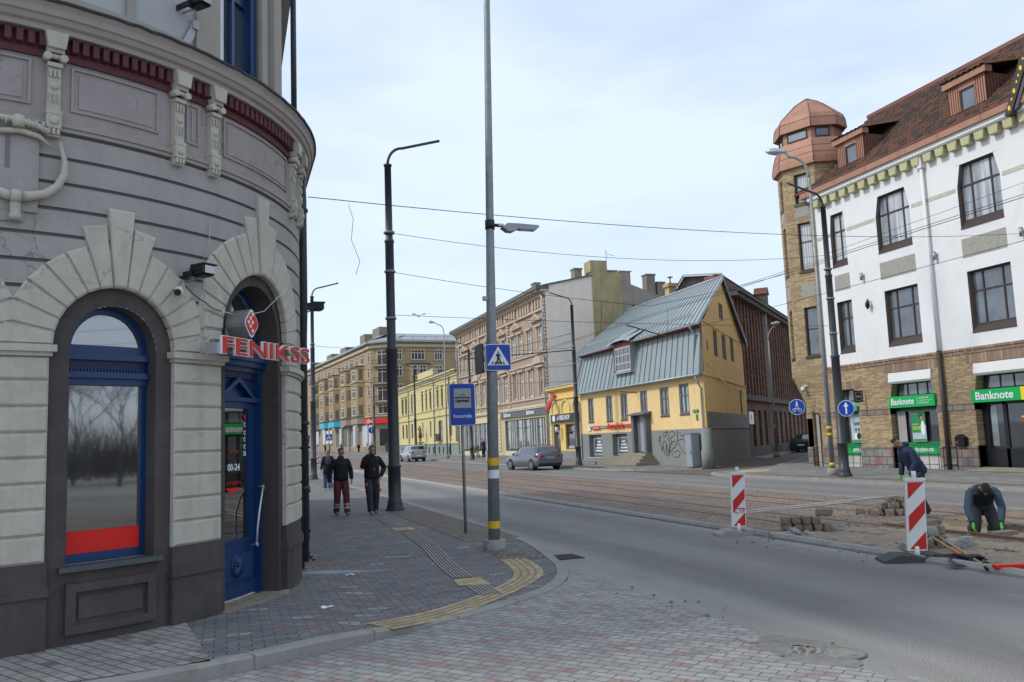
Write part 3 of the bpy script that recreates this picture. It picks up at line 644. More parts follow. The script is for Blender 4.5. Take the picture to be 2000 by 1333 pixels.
# ---------------------------------------------------------------- rounded corner building (left)
def CM(t, v, w):
    """wall of the rounded corner: t degrees round the corner (0 faces the camera side, 90 faces the street), straight beyond"""
    r = CR+w
    if t > 90: return (CX+r, CY_+(t-90)/13.8, v)
    if t < 0: return (CX+t/13.8, CY_-r, v)
    return (CX+r*math.sin(R(t)), CY_-r*math.cos(R(t)), v)
DM = 13.8                                              # degrees per metre on the face
cb = thing('corner_building', 'rounded grey and cream stucco corner building with blue door and dark arched openings', 'building', (CX, CY_, 0))
WC, WH, WZ, DC, DH, DZ = 31.2, .435, 2.9, 58.8, .62, 3.2    # window and door: centre angle, half width, springing height
def arch_top(t, c, h, z):
    d = abs(t-c)/DM
    return None if d >= h else z+math.sqrt(max(0, h*h-d*d))
def colwall(s, M, ts, z0, z1, w, m, ops):
    """wall in narrow upright columns with arched openings (centre, half width, springing, sill)"""
    for a, b in zip(ts, ts[1:]):
        mid = (a+b)/2; op = None
        for o in ops:
            if abs(mid-o[0])/DM < o[1]: op = o
        if op is None:
            s.face([M(a, z0, w), M(b, z0, w), M(b, z1, w), M(a, z1, w)], m); continue
        ya = arch_top(a, *op[:3]) or op[2]; yb = arch_top(b, *op[:3]) or op[2]
        if z1 > max(ya, yb): s.face([M(a, max(ya, z0), w), M(b, max(yb, z0), w), M(b, z1, w), M(a, z1, w)], m)
        elif z1 > min(ya, yb): s.face([M(a, max(min(ya, z1), z0), w), M(b, max(min(yb, z1), z0), w), M(b, z1, w), M(a, z1, w)], m)
        if op[3] > z0: s.face([M(a, z0, w), M(b, z0, w), M(b, min(op[3], z1), w), M(a, min(op[3], z1), w)], m)
def tset(a, b, step, ops):
    t = {a, b}; x = a
    while x < b: t.add(round(x, 3)); x += step
    for o in ops:
        for k in range(25): t.add(round(o[0]+o[1]*DM*math.cos(math.pi*k/24), 3))
    return sorted(x for x in t if a <= x <= b)
OP = [(WC, WH, WZ, .83), (DC, DH, DZ, .12)]
ts = tset(-55, 90, 3, OP)+[120, 200, 330]
s = MB(); colwall(s, CM, ts, -.2, 4.2, -.04, 'brown_plaster', OP)
# reveals
for c, h, z, sill, dep in ((WC, WH, WZ, .83, .24), (DC, DH, DZ, .12, .34)):
    prof = [(c-h*DM, sill)]+[(c-h*DM*math.cos(math.pi*k/20), z+h*math.sin(math.pi*k/20)) for k in range(21)]+[(c+h*DM, sill)]
    for a, b in zip(prof, prof[1:]): s.face([CM(a[0], a[1], -.04), CM(b[0], b[1], -.04), CM(b[0], b[1], -dep), CM(a[0], a[1], -dep)], 'brown_plaster', False)
s.box(CM, -55, 22, -.2, .6, -.04, .0, 'brown_plaster', 12); s.build('wall', cb)
# moulded panel under the window, plinths
s = MB()
for a, b, c, d, w in ((25.2, 37.2, .22, .30, .01), (25.2, 37.2, .60, .68, .01), (25.2, 26.4, .30, .60, .01), (36.0, 37.2, .30, .60, .01)): s.box(CM, a, b, c, d, -.04, w, 'brown_plaster', 4)
s.box(CM, 26.9, 35.5, .35, .55, -.04, -.022, 'brown_plaster', 4); s.build('wall_panel', cb)
s = MB()
for a, b in ((-40, 22.9), (39.55, 48.6), (68.9, 90), (92, 110)):
    s = MB(); n = max(2, int((b-a)/4)); s.box(CM, a, b, -.2, .64, -.04, .03, 'brown_plaster', n); s.box(CM, a-.2, b+.2, .6, .66, -.04, .055, 'brown_plaster', n)
    s.box(CM, a-.1, b+.1, .66, .70, -.04, .04, 'brown_plaster', n); s.box(CM, a, b, .70, .9, -.04, .02, 'brown_plaster', n); s.build('plinth', cb)
# rusticated piers
def block(s, a, b, c, d, w, m, bev=.022):
    n = max(1, int((b-a)/3.5)); bt = bev*DM
    s.box(CM, a, b, c, d, -.04, w-bev, m, n, back=False)
    for k in range(n):
        x0 = a+(b-a)*k/n; x1 = a+(b-a)*(k+1)/n; i0 = x0+(bt if k == 0 else 0); i1 = x1-(bt if k == n-1 else 0)
        s.face([CM(i0, c+bev, w), CM(i1, c+bev, w), CM(i1, d-bev, w), CM(i0, d-bev, w)], m)
        s.face([CM(x0, c, w-bev), CM(x1, c, w-bev), CM(i1, c+bev, w), CM(i0, c+bev, w)], m)
        s.face([CM(i0, d-bev, w), CM(i1, d-bev, w), CM(x1, d, w-bev), CM(x0, d, w-bev)], m)
    s.face([CM(a, c, w-bev), CM(a+bt, c+bev, w), CM(a+bt, d-bev, w), CM(a, d, w-bev)], m); s.face([CM(b-bt, c+bev, w), CM(b, c, w-bev), CM(b, d, w-bev), CM(b-bt, d-bev, w)], m)
js = [.9, 1.15, 1.385, 1.62, 1.855, 2.09, 2.33, 2.575, 2.80]
for a, b in ((-40, 22.6), (39.7, 48.5), (69.2, 90), (93, 108)):
    s = MB(); s.box(CM, a+.05, b-.05, .9, 2.81, -.05, .006, 'cream_block', max(2, int((b-a)/3)))
    for c, d in zip(js, js[1:]): block(s, a, b, c+.004, d-.004, .035, 'cream_block')
    s.build('pier', cb)
    s = MB(); n = max(2, int((b-a)/4)); s.box(CM, a-.3, b+.3, 2.80, 2.84, -.04, .05, 'cream_block', n); s.box(CM, a-.7, b+.7, 2.84, 2.905, -.04, .085, 'cream_block', n); s.build('impost', cb)
# voussoirs: window and door arches; plain blocks where two arches meet
s = MB()
def vouss(c, z, rin, rout, n, keys, lo, hi):
    for k in range(n):
        a0 = math.pi*k/n; a1 = math.pi*(k+1)/n; g = .005/rin; a0 += g; a1 -= g; kk = min(k, n-1-k); mid = n//2-kk if n % 2 else 0
        ro = rout+{0: keys[0], 1: keys[1]}.get(abs(k-n//2), 0)
        P = []
        for a, r in ((a0, rin), (a1, rin), (a1, ro), (a0, ro)):
            x = c-r*DM*math.cos(a); y = z+r*math.sin(a)
            if x < lo: y = z+(c-lo)/DM*math.tan(a) if math.cos(a) > .05 else y; x = lo
            if x > hi: y = z+(hi-c)/DM*math.tan(math.pi-a) if math.cos(a) < -.05 else y; x = hi
            P.append((x, y))
        if abs(k-n//2) < 1: top = 4.9 if rin > .65 else 4.3; P[2] = (P[2][0], top); P[3] = (P[3][0], top)
        s.prism(CM, [((p[0]-c)*1.0+c, p[1]) for p in ((c-(rin+.01)*DM*math.cos(a0-2*g), z+(rin+.01)*math.sin(a0-2*g)), (c-(rin+.01)*DM*math.cos(a1+2*g), z+(rin+.01)*math.sin(a1+2*g)), (c-(rin+.38)*DM*math.cos(a1+2*g), z+(rin+.38)*math.sin(a1+2*g)), (c-(rin+.38)*DM*math.cos(a0-2*g), z+(rin+.38)*math.sin(a0-2*g)))], .0, .034, 'cream_block')
        s.prism(CM, P, -.03, .075 if abs(k-n//2) == 0 else .055, 'cream_block', .018, su=1/DM)
vouss(WC, WZ+.01, .6, 1.03, 15, (.35, .2), 16.5, 44.0)
vouss(DC, DZ, .745, 1.24, 17, (.3, .2), 44.5, 80)
for c in (WC-2*12.9,): vouss(c, WZ+.01, .6, 1.03, 15, (.35, .2), -20, 18.3)
block(s, 44.6, 48.4, 2.92, 3.19, .05, 'cream_block'); block(s, 69.3, 76, 2.92, 3.19, .05, 'cream_block')
s.build('arch_stones', cb)
# upper courses with open grooves
s = MB(); s.box(CM, -55, 330, 4.2, 5.2, -.2, .0, 'groove', 48, back=False) if False else None
OPC = [(WC, .72, WZ, -1), (DC, .95, DZ, -1), (WC-25.8, .72, WZ, -1)]
ts2 = tset(-55, 90, 3, OPC)+[120, 200, 330]
colwall(s, CM, ts2, 2.9, 5.0, -.005, 'groove', OPC)
cz = [2.9, 3.2, 3.45, 3.7, 3.96, 4.215, 4.47, 4.72, 4.965]
for c, d in zip(cz, cz[1:]): colwall(s, CM, ts2, c+.025, d-.012, .03, 'grey_plaster', OPC)
for c, d in zip(cz, cz[1:]):
    for a, b in zip(ts2, ts2[1:]):
        if any(abs((a+b)/2-o[0])/DM < o[1] and (arch_top((a+b)/2, *o[:3]) or 0) > c for o in OPC): continue
        s.face([CM(a, c+.025, -.005), CM(b, c+.025, -.005), CM(b, c+.025, .03), CM(a, c+.025, .03)], 'grey_plaster'); s.face([CM(a, d-.012, .03), CM(b, d-.012, .03), CM(b, d-.012, -.005), CM(a, d-.012, -.005)], 'grey_plaster')
s.build('wall_courses', cb)
# frieze with sunk panels
s = MB(); nb = 44
s.box(CM, -55, 90, 4.99, 5.03, -.04, .05, 'grey_plaster', nb); s.box(CM, -55, 90, 5.03, 5.075, -.04, .07, 'cornice_plaster', nb); s.box(CM, -55, 90, 5.075, 5.72, -.04, .025, 'lilac_plaster', nb)
for a, b in ((-8, 19.6), (24.4, 36.6), (41.2, 43.6), (48.6, 69.6), (82, 92)):
    n = max(1, int((b-a)/3)); 
    for x0, x1, y0, y1 in ((a, b, 5.64, 5.66), (a, b, 5.21, 5.225)): s.box(CM, x0, x1, y0, y1, .025, .045, 'lilac_plaster', n)
    for x0 in (a, b-.35): s.box(CM, x0, x0+.35, 5.225, 5.64, .025, .045, 'lilac_plaster')
    n and s.box(CM, a+1, b-1, 5.26, 5.6, .025, .034, 'lilac_plaster', n)
s.build('frieze', cb)
s = MB(); s.box(CM, -55, 90, 5.7, 5.77, -.04, .055, 'dark_red_paint', nb); s.box(CM, -55, 90, 5.77, 5.95, -.04, .04, 'dark_red_paint', nb)
t = -20.0
while t < 90:
    s.box(CM, t, t+.75, 5.79, 5.92, .04, .115, 'dark_red_paint', back=False); t += 1.3
s.build('dentils', cb)
s = MB(); prof = [(.03, 5.93), (.15, 5.93), (.155, 5.98), (.19, 6.0), (.21, 6.05), (.23, 6.06), (.235, 6.12), (.25, 6.15), (.262, 6.18)]
tt = [-55+3*k for k in range(49)]+[120, 200, 330]
s.grid([[CM(t, z, w) for w, z in prof] for t in tt], 'cornice_plaster'); s.build('cornice', cb)
s = MB(); rj = random.Random(5); s.grid([[CM(t, 6.175+j, .262), CM(t, 6.175+j, .285), CM(t, 6.2+j, .285), CM(t, 6.42, -.3)] for t, j in [(t, rj.uniform(-.006, .006)) for t in [-55+1.5*k for k in range(97)]+[120, 200, 330]]], 'roof_lip'); s.build('cornice_flashing', cb)
# carved corbels
for c in (22.2, 39.5, 46.1, 72.0, 78.6, 2.0, 8.5):
    s = MB(); B = lambda a, b, z0, z1, w, n=1: s.box(CM, c+a, c+b, z0, z1, .0, w, 'cream_block', n)
    B(-.78, .78, 4.98, 5.62, .09); B(-.95, .95, 5.13, 5.165, .12); B(-.88, .88, 4.99, 5.13, .115); B(-.8, .8, 4.91, 4.99, .09)
    for k in range(3): B(-.72+.53*k, -.36+.53*k, 4.93, 4.985, .115)
    B(-.9, .9, 5.6, 5.64, .12); B(-1.0, 1.0, 5.735, 5.77, .14); s.prism(CM, [(c-1.0, 5.77), (c+1.0, 5.77), (c+1.35, 5.93), (c-1.35, 5.93)], .0, .18, 'cream_block')
    for sg in (-1, 1):
        p = [CM(c+sg*.95, 5.69, w) for w in (.04, .15)]; s.tube(p, .037, 'cream_block', 10)
    s.tube([CM(c-.9, 5.7, .11), CM(c+.9, 5.7, .11)], .026, 'cream_block', 8)
    for r, z, w in ((.045, 5.42, .09), (.04, 5.06, .115)):
        s.prism(CM, [(c+r*DM*math.cos(k*math.pi/6), z+r*math.sin(k*math.pi/6)) for k in range(12)], w, w+.02, 'cream_block', .012, su=1/DM)
    for k in (-.5, 0, .5): s.box(CM, c+k-.12, c+k+.12, 5.5, 5.57, .1, .112, 'cream_block'); s.box(CM, c+k-.06, c+k+.06, 5.24, 5.34, .1, .112, 'cream_block')
    s.build('corbel', cb)
# lyre-shaped stucco ornament with its plaque
s = MB(); s.box(CM, 11.6, 20.7, 4.15, 5.0, .03, .062, 'grey_plaster', 4); s.box(CM, 13, 19.2, 4.05, 4.15, .03, .055, 'grey_plaster', 3)
for k in range(3): s.box(CM, 13.9+1.5*k, 14.4+1.5*k, 4.55, 4.86, .062, .066, 'groove')
E0 = [(23.0, 4.86), (23.6, 4.68), (23.6, 4.55), (22.8, 4.42), (21.4, 4.33), (19.6, 4.29), (18.4, 4.27), (17.2, 4.28), (15.5, 4.32), (14.0, 4.4), (12.8, 4.5), (12.5, 4.68), (13.2, 4.86)]
s.tube([CM(a, z, .1) for a, z in E0[:7]], [.014, .026, .036, .038, .042, .046, .05], 'cream_block', 10); s.tube([CM(a, z, .1) for a, z in E0[6:]], [.05, .046, .042, .038, .036, .026, .014], 'cream_block', 10)
s.tube([CM(21.6, 4.93, .12), CM(20.4, 4.97, .13), CM(18.2, 5.0, .13), CM(16, 5.0, .13), CM(14.0, 4.97, .12)], .03, 'cream_block', 10)
for a in (20.9, 20.1, 19.3, 17.6, 16.8, 16.0): s.tube([CM(a-.12, 4.985, .13), CM(a+.12, 4.985, .13)], .038, 'cream_block', 10)
s.tube([CM(21.9, 4.8, .1), CM(20.6, 4.88, .1), CM(18.4, 4.91, .1), CM(16, 4.88, .1)], [.012, .025, .03, .025], 'cream_block', 8)
s.tube([CM(18.2, 4.93, .13), CM(18.2, 5.04, .13)], .05, 'cream_block', 12)
s.tube([CM(17.6, 4.27, .12), CM(18.7, 4.27, .12)], .066, 'cream_block', 12)
s.lathe(CM(18.15, 4.05, .1), [(.0, 0), (.04, .0), (.06, .035), (.045, .06), (.045, .12), (.05, .16)], 'cream_block', 12); s.build('stucco_ornament', cb)
# arched window
s = MB(); w0 = -.2; n = 20
def ring(s, c, z, r0, r1, wa, wb, m, lo):
    P = [(c+lo*0-r*DM, z) for r in (r0, r1)]
    for k in range(n):
        a0 = math.pi*k/n; a1 = math.pi*(k+1)/n
        q = lambda a, r: (c-r*DM*math.cos(a), z+r*math.sin(a))
        A, B_, C_, D = q(a0, r0), q(a1, r0), q(a1, r1), q(a0, r1)
        s.face([CM(*A, wb), CM(*B_, wb), CM(*C_, wb), CM(*D, wb)], m); s.face([CM(*A, wa), CM(*B_, wa), CM(*B_, wb), CM(*A, wb)], m)
ring(s, WC, WZ, .375, .44, -.24, w0, 'blue_paint', 0)
L0, L1 = WC-.435*DM, WC+.435*DM
for a, b in ((L0, L0+.055*DM), (L1-.055*DM, L1)): s.box(CM, a, b, .84, 2.92, -.25, w0, 'blue_paint')
s.box(CM, L0, L1, .84, .93, -.25, w0, 'blue_paint', 3); s.box(CM, L0, L1, 2.86, 2.95, -.25, w0+.01, 'blue_paint', 3)
for z0, z1, w in ((2.555, 2.62, -.17), (2.62, 2.68, -.13), (2.68, 2.8, -.18), (2.8, 2.86, -.14)): s.box(CM, L0, L1, z0, z1, -.25, w, 'blue_dark' if z0 == 2.68 else 'blue_paint', 3)
for k in range(24): s.box(CM, L0+.3+k*.46, L0+.5+k*.46, 2.69, 2.72, -.18, -.165, 'blue_paint', back=False)
o = s.build('arched_window', cb)
g = MB(); g.face([CM(L0, .93, -.23), CM(L1, .93, -.23), CM(L1, 2.56, -.23), CM(L0, 2.56, -.23)], 'glass_mirror')
a_ = [(WC-.38*DM*math.cos(math.pi*k/20), 2.94+.37*math.sin(math.pi*k/20)) for k in range(21)]
A_ = Vector(CM(L0, 2.94, -.23)); B_ = Vector(CM(L1, 2.94, -.23))
g.face([tuple(A_.lerp(B_, (t-L0)/(L1-L0)))[:2]+(z,) for t, z in a_], 'glass_mirror'); g.build('pane', o)
g = MB(); A_ = Vector(CM(L0+.7, 0, -.222)); B_ = Vector(CM(L1-.7, 0, -.222)); g.face([(A_.x, A_.y, .93), (B_.x, B_.y, .93), (B_.x, B_.y, 1.14), (A_.x, A_.y, 1.14)], 'red_vinyl'); g.build('red_film', o)
s = MB(); s.box(CM, L0-.9, L1+.9, .79, .838, -.2, .03, 'tin_dark', 4); s.build('sill', o)
# street door
dr = thing('x', '', '', (0, 0, 0)); bpy.data.objects.remove(dr)
D0, D1 = DC-.62*DM, DC+.62*DM; s = MB(); ring(s, DC, DZ, .56, .625, -.34, -.3, 'blue_paint', 0)
w = -.3
s.box(CM, D0, D0+.7, .14, 3.2, -.36, w+.02, 'blue_paint'); s.box(CM, D1-2.0, D1, .14, 3.2, -.36, w+.05, 'blue_paint'); s.box(CM, D1-1.8, D1-1.1, .2, 2.7, -.36, w+.075, 'blue_paint')
s.box(CM, D0, D1, 2.98, 3.06, -.36, w, 'blue_paint', 4)
for z0, z1, ww in ((2.72, 2.8, .03), (2.8, 2.86, .06), (2.86, 2.93, .1), (2.93, 2.98, .13)): s.box(CM, D0, D1, z0, z1, -.36, w+ww, 'blue_dark' if z0 == 2.72 else 'blue_paint', 4)
s.box(CM, D0, D1, 2.44, 2.72, -.36, w-.01, 'blue_paint', 4); pc = 58.0
s.prism(CM, [(D0+.6, 2.44), (D1-1.9, 2.44), (D1-1.9, 2.49), (D0+.6, 2.49)], w-.01, w+.07, 'blue_paint'); 
for sg in (-1, 1):
    s.prism(CM, [(pc+sg*5.6, 2.49), (pc+sg*4.6, 2.49), (pc, 2.67), (pc, 2.735)], w-.01, w+.07, 'blue_paint')
o = s.build('door_frame', cb)
lf = MB(); G0, G1 = D0+2.4, D1-4.4
A = lambda a, b, c, d, x, m='blue_paint', n=1: lf.box(CM, a, b, c, d, -.36, w+x, m, n)
A(D0+.7, G0, .16, 2.44, 0); A(G1, D1-2, .16, 2.44, 0); A(G0, G1, 2.36, 2.44, 0, n=3); A(G0, G1, .16, .82, 0, n=3)
A(G0-.6, G1+.6, .36, .66, .035, n=3); A(D0+.8, D1-2.1, .16, .3, .03, n=3); A(G0-.2, G1+.2, .785, .81, .02, n=3)
lc = (G0+G1)/2; lf.prism(CM, [(lc+.12*DM*math.cos(k*math.pi/8), .51+.13*math.sin(k*math.pi/8)) for k in range(16)], w+.03, w+.05, 'blue_paint', .01, su=1/DM)
for k in range(16):
    a = k*math.pi/8; lf.tube([CM(lc, .51, w+.055), CM(lc+.105*DM*math.cos(a), .51+.115*math.sin(a), w+.055)], [.008, .017], 'blue_paint', 6)
door = lf.build('door', cb)
g = MB(); g.face([CM(G0, .82, w-.03), CM(G1, .82, w-.03), CM(G1, 2.36, w-.03), CM(G0, 2.36, w-.03)], 'glass_door'); g.build('pane', door)
g = MB(); g.face([CM(DC-.56*DM*math.cos(math.pi*k/16), 3.06+.7*math.sin(math.pi*k/16), -.33) for k in range(17)], 'glass_mirror'); g.build('fanlight', o)
h = MB(); hp = [(G1-.3, .72, .03), (G1-.1, .73, .11), (G1-.2, .9, .12), (G1+.2, 1.1, .13), (G1+1.2, 1.27, .125), (G1+2.6, 1.40, .11), (G1+2.6, 1.405, .02)]
h.tube([CM(a, b, w+c) for a, b, c in hp], .014, 'light_metal', 8); 
for i in (1, 5): h.tube([CM(hp[i][0], hp[i][1], w+hp[i][2]+.012), CM(hp[i][0]+.02, hp[i][1], w+hp[i][2]-.015)], .026, 'light_metal', 10)
h.build('door_handle', door)
def ontocm(t, z, w): return Vector(CM(t, z, w))
def cmtext(txt, name, t, z, w, h, m, width=None, parent=None, al='L', bold=0.0, dirt=None):
    a = ontocm(t-.5, z, w); b = ontocm(t+.5, z, w); return text(txt, name, ontocm(t, z, w), b-a, h, m, parent, width, .004, align=al, bold=bold)
gm = (G0+G1)/2
cmtext('00-24', 'opening_hours', gm+.4, 1.62, w-.02, .085, 'sign_white', .26, door, 'C', .02)
cmtext('AUTO', 'door_lettering', gm+.4, 1.83, w-.02, .03, 'red_letter', .2, door, 'C'); cmtext('ATVERTS', 'door_lettering', gm+.4, 1.46, w-.02, .035, 'red_letter', .3, door, 'C')
g = MB()
for k, (z, m) in enumerate(((2.26, 'reflect_red'), (2.17, 'sign_white'), (2.07, 'sign_white'), (1.99, 'sign_white'), (1.9, 'sign_white'))):
    g.prism(CM, [(G1-.75+.03*DM*math.cos(j*math.pi/6), z+.03*math.sin(j*math.pi/6)) for j in range(12)], w-.028, w-.02, m); 
    if k: g.prism(CM, [(G1-.75+.018*DM*math.cos(j*math.pi/6), z+.018*math.sin(j*math.pi/6)) for j in range(12)], w-.02, w-.016, 'sign_black')
g.box(CM, G1-1.25, G1-.3, 1.79, 1.85, w-.028, w-.02, 'poster_pale'); g.build('door_stickers', door)
g = MB(); g.prism(CM, [(gm-2.0, 1.42), (gm+2.4, 1.42), (gm+1.4, 1.37), (gm-.9, 1.37)], w-.028, w-.022, 'red_vinyl'); g.build('door_sticker', door)
s = MB(); s.box(CM, D0-1.2, D1+1.2, -.1, .125, -.3, .07, 'step_stone', 6); s.build('threshold', cb)
# upper floor
UM = lambda t, v, w: CM(t, v, w-.2)
s = MB()
def uw(a, b, c, d, w, m): s.box(UM, a, b, c, d, -.25, w, m, max(1, int((b-a)/4)), back=False)
uw(-55, 50.9, 6.3, 9.4, 0, 'upper_plaster'); uw(50.9, 64.6, 8.6, 9.4, 0, 'upper_plaster'); uw(64.6, 90, 6.3, 9.4, 0, 'upper_pilaster'); uw(90, 330, 6.3, 9.4, 0, 'upper_plaster')
uw(45.5, 50.9, 6.3, 9.4, .05, 'upper_pilaster'); uw(64.6, 67.3, 6.3, 9.4, .05, 'upper_pilaster'); uw(69, 74, 6.3, 9.4, .1, 'upper_pilaster'); uw(-55, 44.5, 6.3, 6.48, .05, 'upper_pilaster')
uw(33, 34.4, 6.3, 9.4, .04, 'upper_pilaster'); uw(-55, 330, 9.4, 9.9, .25, 'cornice_plaster')
s.build('upper_wall', cb)
s = MB()
for k in range(9):
    a = 44.9+k*.0; s.tube([UM(45.2, 6.62+.02*k, .03), UM(44.4-.25*k, 6.5-.012*k, .03), UM(43.4-.35*k, 6.46, .03)], .014, 'upper_plaster', 5)
s.box(UM, 44.6, 45.9, 6.68, 6.78, 0, .06, 'upper_plaster'); s.build('stucco_shell', cb)
wf = win(cb, UM, 51.4, 64.2, 6.34, 8.6, 'blue_paint', 'glass_mirror', (.5,), (.72,), -.1, 0.0, .9, .06, name='upper_window')
s = MB(); 
for a, b, c, d in ((51.0, 52.0, 6.34, 8.6), (62.3, 64.5, 6.34, 8.6), (51, 64.5, 6.3, 6.4), (51, 64.5, 7.75, 7.83)): s.box(UM, a, b, c, d, -.2, -.03, 'blue_paint', 3 if b-a > 5 else 1)
s.build('window_casing', wf)
s = MB(); T0 = [CM(t, 0, -.2) for t in [-55+5*k for k in range(30)]+[330]]; top = [(p[0], p[1], 9.9) for p in T0]; s.face(top+[(-9, 30.2, 9.9), (-9, 12, 9.9)], 'roof_lip'); s.build('roof', cb)
s = MB(); s.box(W0, -9, -7.1, -.2, 9.4, 8.66, 8.9, 'grey_plaster'); s.box(W0, .6, .9, -.2, 9.4, 30.1, 30.3, 'grey_plaster'); s.build('side_wall', cb)
# downpipe
s = MB(); s.tube([CM(93, 9.3, .0), CM(93, 6.6, .0)], .045, 'pole_paint', 10); s.tube([CM(93, 6.0, .1), CM(92.5, 5.6, .11), CM(92.5, 3.9, .11), CM(96, 3.5, .12), CM(96, .2, .12)], .06, 'pole_paint', 12)
for z in (5.4, 3.2, 2.2, 1.25): s.tube([CM(94 if z < 3.6 else 92.5, z, .115), CM(94 if z < 3.6 else 92.5, z+.05, .115)], .075, 'pole_paint', 12)
s.box(CM, 94, 99, .1, 3.45, -.02, .1, 'black_iron', 1); s.build('downpipe', cb)
# bulging window grille round the corner
gr = thing('window_grille', 'black wrought iron grille bulging from the wall of the rounded corner building', 'grille', (1.0, 13.9, .12))
s = MB()
for k in range(4):
    y = 13.5+k*.42
    s.tube([(.97, y, 2.05), (1.1, y, 2.1), (1.17, y, 2.03), (1.15, y, 1.9), (1.15, y, .5), (1.1, y, .38), (1.14, y, .24), (1.22, y, .17), (1.24, y, .2)], .012, 'black_iron', 6)
s.build('bars', gr); s = MB()
for z in (1.85, 1.2, .62): s.box(W0, 1.135, 1.165, z, z+.03, 13.3, 14.9, 'black_iron'); s.box(W0, .95, 1.16, z, z+.03, 13.3, 13.33, 'black_iron')
s.build('rails', gr)
# FENIKSS sign
sg_ = thing('shop_sign', 'red FENIKSS letters on a silver bar above the blue door of the rounded building', 'shop sign', tuple(CM(54, 2.9, .2)))
A = Vector(CM(43.6, 2.97, .37)); B = Vector(CM(64.3, 2.97, .42)); d = (B-A).normalized(); nn_ = Vector((d.y, -d.x, 0)); Ls = (B-A).length
SM = lambda u, v, w: (A.x+d.x*u+nn_.x*w, A.y+d.y*u+nn_.y*w, v)
s = MB(); s.box(SM, -.03, Ls-.06, 2.9, 3.04, -.12, -.05, 'grey_metal'); s.box(SM, -.05, .1, 2.885, 3.0, -.16, .0, 'light_metal')
for u in (.25, Ls-.4): s.box(SM, u, u+.04, 2.94, 2.99, -.4, -.12, 'grey_metal')
s.build('backing_bar', sg_)
for m, e, b in (('sign_white', .03, .034), ('red_letter', .045, .0)):
    o = text('FENIKSS', 'lettering', A+Vector((0, 0, -.085 if m == 'red_letter' else -.094))-d*(0 if m == 'red_letter' else .012), d, .185 if m == 'red_letter' else .203, m, sg_, Ls if m == 'red_letter' else Ls+.024, e, bold=b)
s = MB(); u0, z0 = .56, 3.27; dm = lambda k: [(u0+math.cos(a)*.125*k, z0+math.sin(a)*.165*k) for a in (0, math.pi/2, math.pi, -math.pi/2)]
def rnd4(k, c=.22):
    q = dm(k); o = []
    for i in range(4):
        a, b, e = q[i-1], q[i], q[(i+1) % 4]
        for t_ in (-1, 0, 1):
            if t_ == -1: o.append((b[0]+(a[0]-b[0])*c, b[1]+(a[1]-b[1])*c))
            elif t_ == 0: o.append((b[0]+((a[0]+e[0])/2-b[0])*c*.55, b[1]+((a[1]+e[1])/2-b[1])*c*.55))
            else: o.append((b[0]+(e[0]-b[0])*c, b[1]+(e[1]-b[1])*c))
    return o
s.prism(SM, rnd4(1.12), -.28, -.02, 'sign_white', side='grey_metal', back=True); s.prism(SM, rnd4(.92), -.02, -.008, 'red_letter')
s.tube([SM(u0, 3.1, -.14), SM(u0, 3.0, -.12)], .012, 'light_metal', 8)
o = s.build('emblem', sg_); s = MB()
for x, y in ((-.0, .1), (-.035, .055), (-.07, .01), (-.0, .01), (-.035, -.035), (.0, -.085)):
    s.prism(SM, [(u0+x+.017*math.cos(k*math.pi/5), z0+y+.022*math.sin(k*math.pi/5)) for k in range(10)], -.008, -.002, 'sign_white')
s.build('dots', o)
# lamps and camera on the wall
def flood(t, z, lab, w=.05, m='black_plastic', rz=0):
    f = thing('floodlight', lab, 'floodlight', tuple(CM(t, z, w)), 'black floodlights on the rounded building')
    s = MB(); FM = lambda u, v, q: CM(t+u*DM, z+v, w+q)
    s.prism(FM, [(-.07, -.04), (.07, -.05), (.08, .055), (-.08, .06)], .1, .3, 'black_plastic', .015, back=True); s.box(FM, -.085, .085, .055, .068, .1, .32, 'black_plastic'); s.box(FM, -.05, .05, -.065, -.045, .12, .26, 'black_plastic')
    for k in range(5): s.box(FM, -.06+k*.03, -.05+k*.03, -.045, .05, .06, .1, 'black_plastic')
    s.build('housing', f); s = MB(); s.box(FM, -.1, -.075, -.06, -.0, -.1, .14, 'black_plastic'); s.tube([FM(0, -.06, .12), FM(-.05, -.09, .05), FM(-.06, -.1, -.02)], .012, 'galv', 6); s.build('bracket', f)
    s = MB(); s.box(FM, -.06, .06, -.035, .045, .3, .305, 'glass_mirror'); s.build('lamp_glass', f); return f
flood(42.2, 3.77, 'black box floodlight on the wall between the arched window and the door', .03)
flood(94.5, 3.98, 'black box floodlight on the street side edge of the rounded building', .12)
flood(43.2, 6.88, 'black floodlight above the cornice at the top edge of the picture', -.12)
cm_ = thing('security_camera', 'white tube security camera below the floodlight on the cream arch stones', 'security camera', tuple(CM(39, 3.48, .05)))
s = MB(); a = Vector(CM(39.8, 3.56, .07)); b = Vector(CM(37.6, 3.49, .28)); s.tube([a, a.lerp(b, .3), b], [.02, .035, .035], 'white_plastic', 12); s.tube([b, b+(b-a)*.06], .036, 'black_plastic', 12); s.build('body', cm_)
s = MB(); s.tube([CM(39.9, 3.56, .02), CM(39.9, 3.56, .075)], .045, 'white_plastic', 12); s.build('mount', cm_)
def wire(name, pts, r, label, m='black_iron', sag=0.0, n=14, cat='cable', group=None):
    P = []
    for a, b in zip(pts, pts[1:]):
        for k in range(n if sag else 1):
            t = k/n; P.append((a[0]+(b[0]-a[0])*t, a[1]+(b[1]-a[1])*t, a[2]+(b[2]-a[2])*t-4*sag*t*(1-t)))
    P.append(pts[-1]); s = MB(); s.tube(P, r, m, 5); o = tag(s.build(name), label, cat, group); return rebase(o, pts[0])
wire('cable', [CM(41, 3.62, .06), CM(44.3, 3.47, .085), CM(47.5, 3.4, .085)], .006, 'short black cable on the wall beside the white security camera', sag=.02)
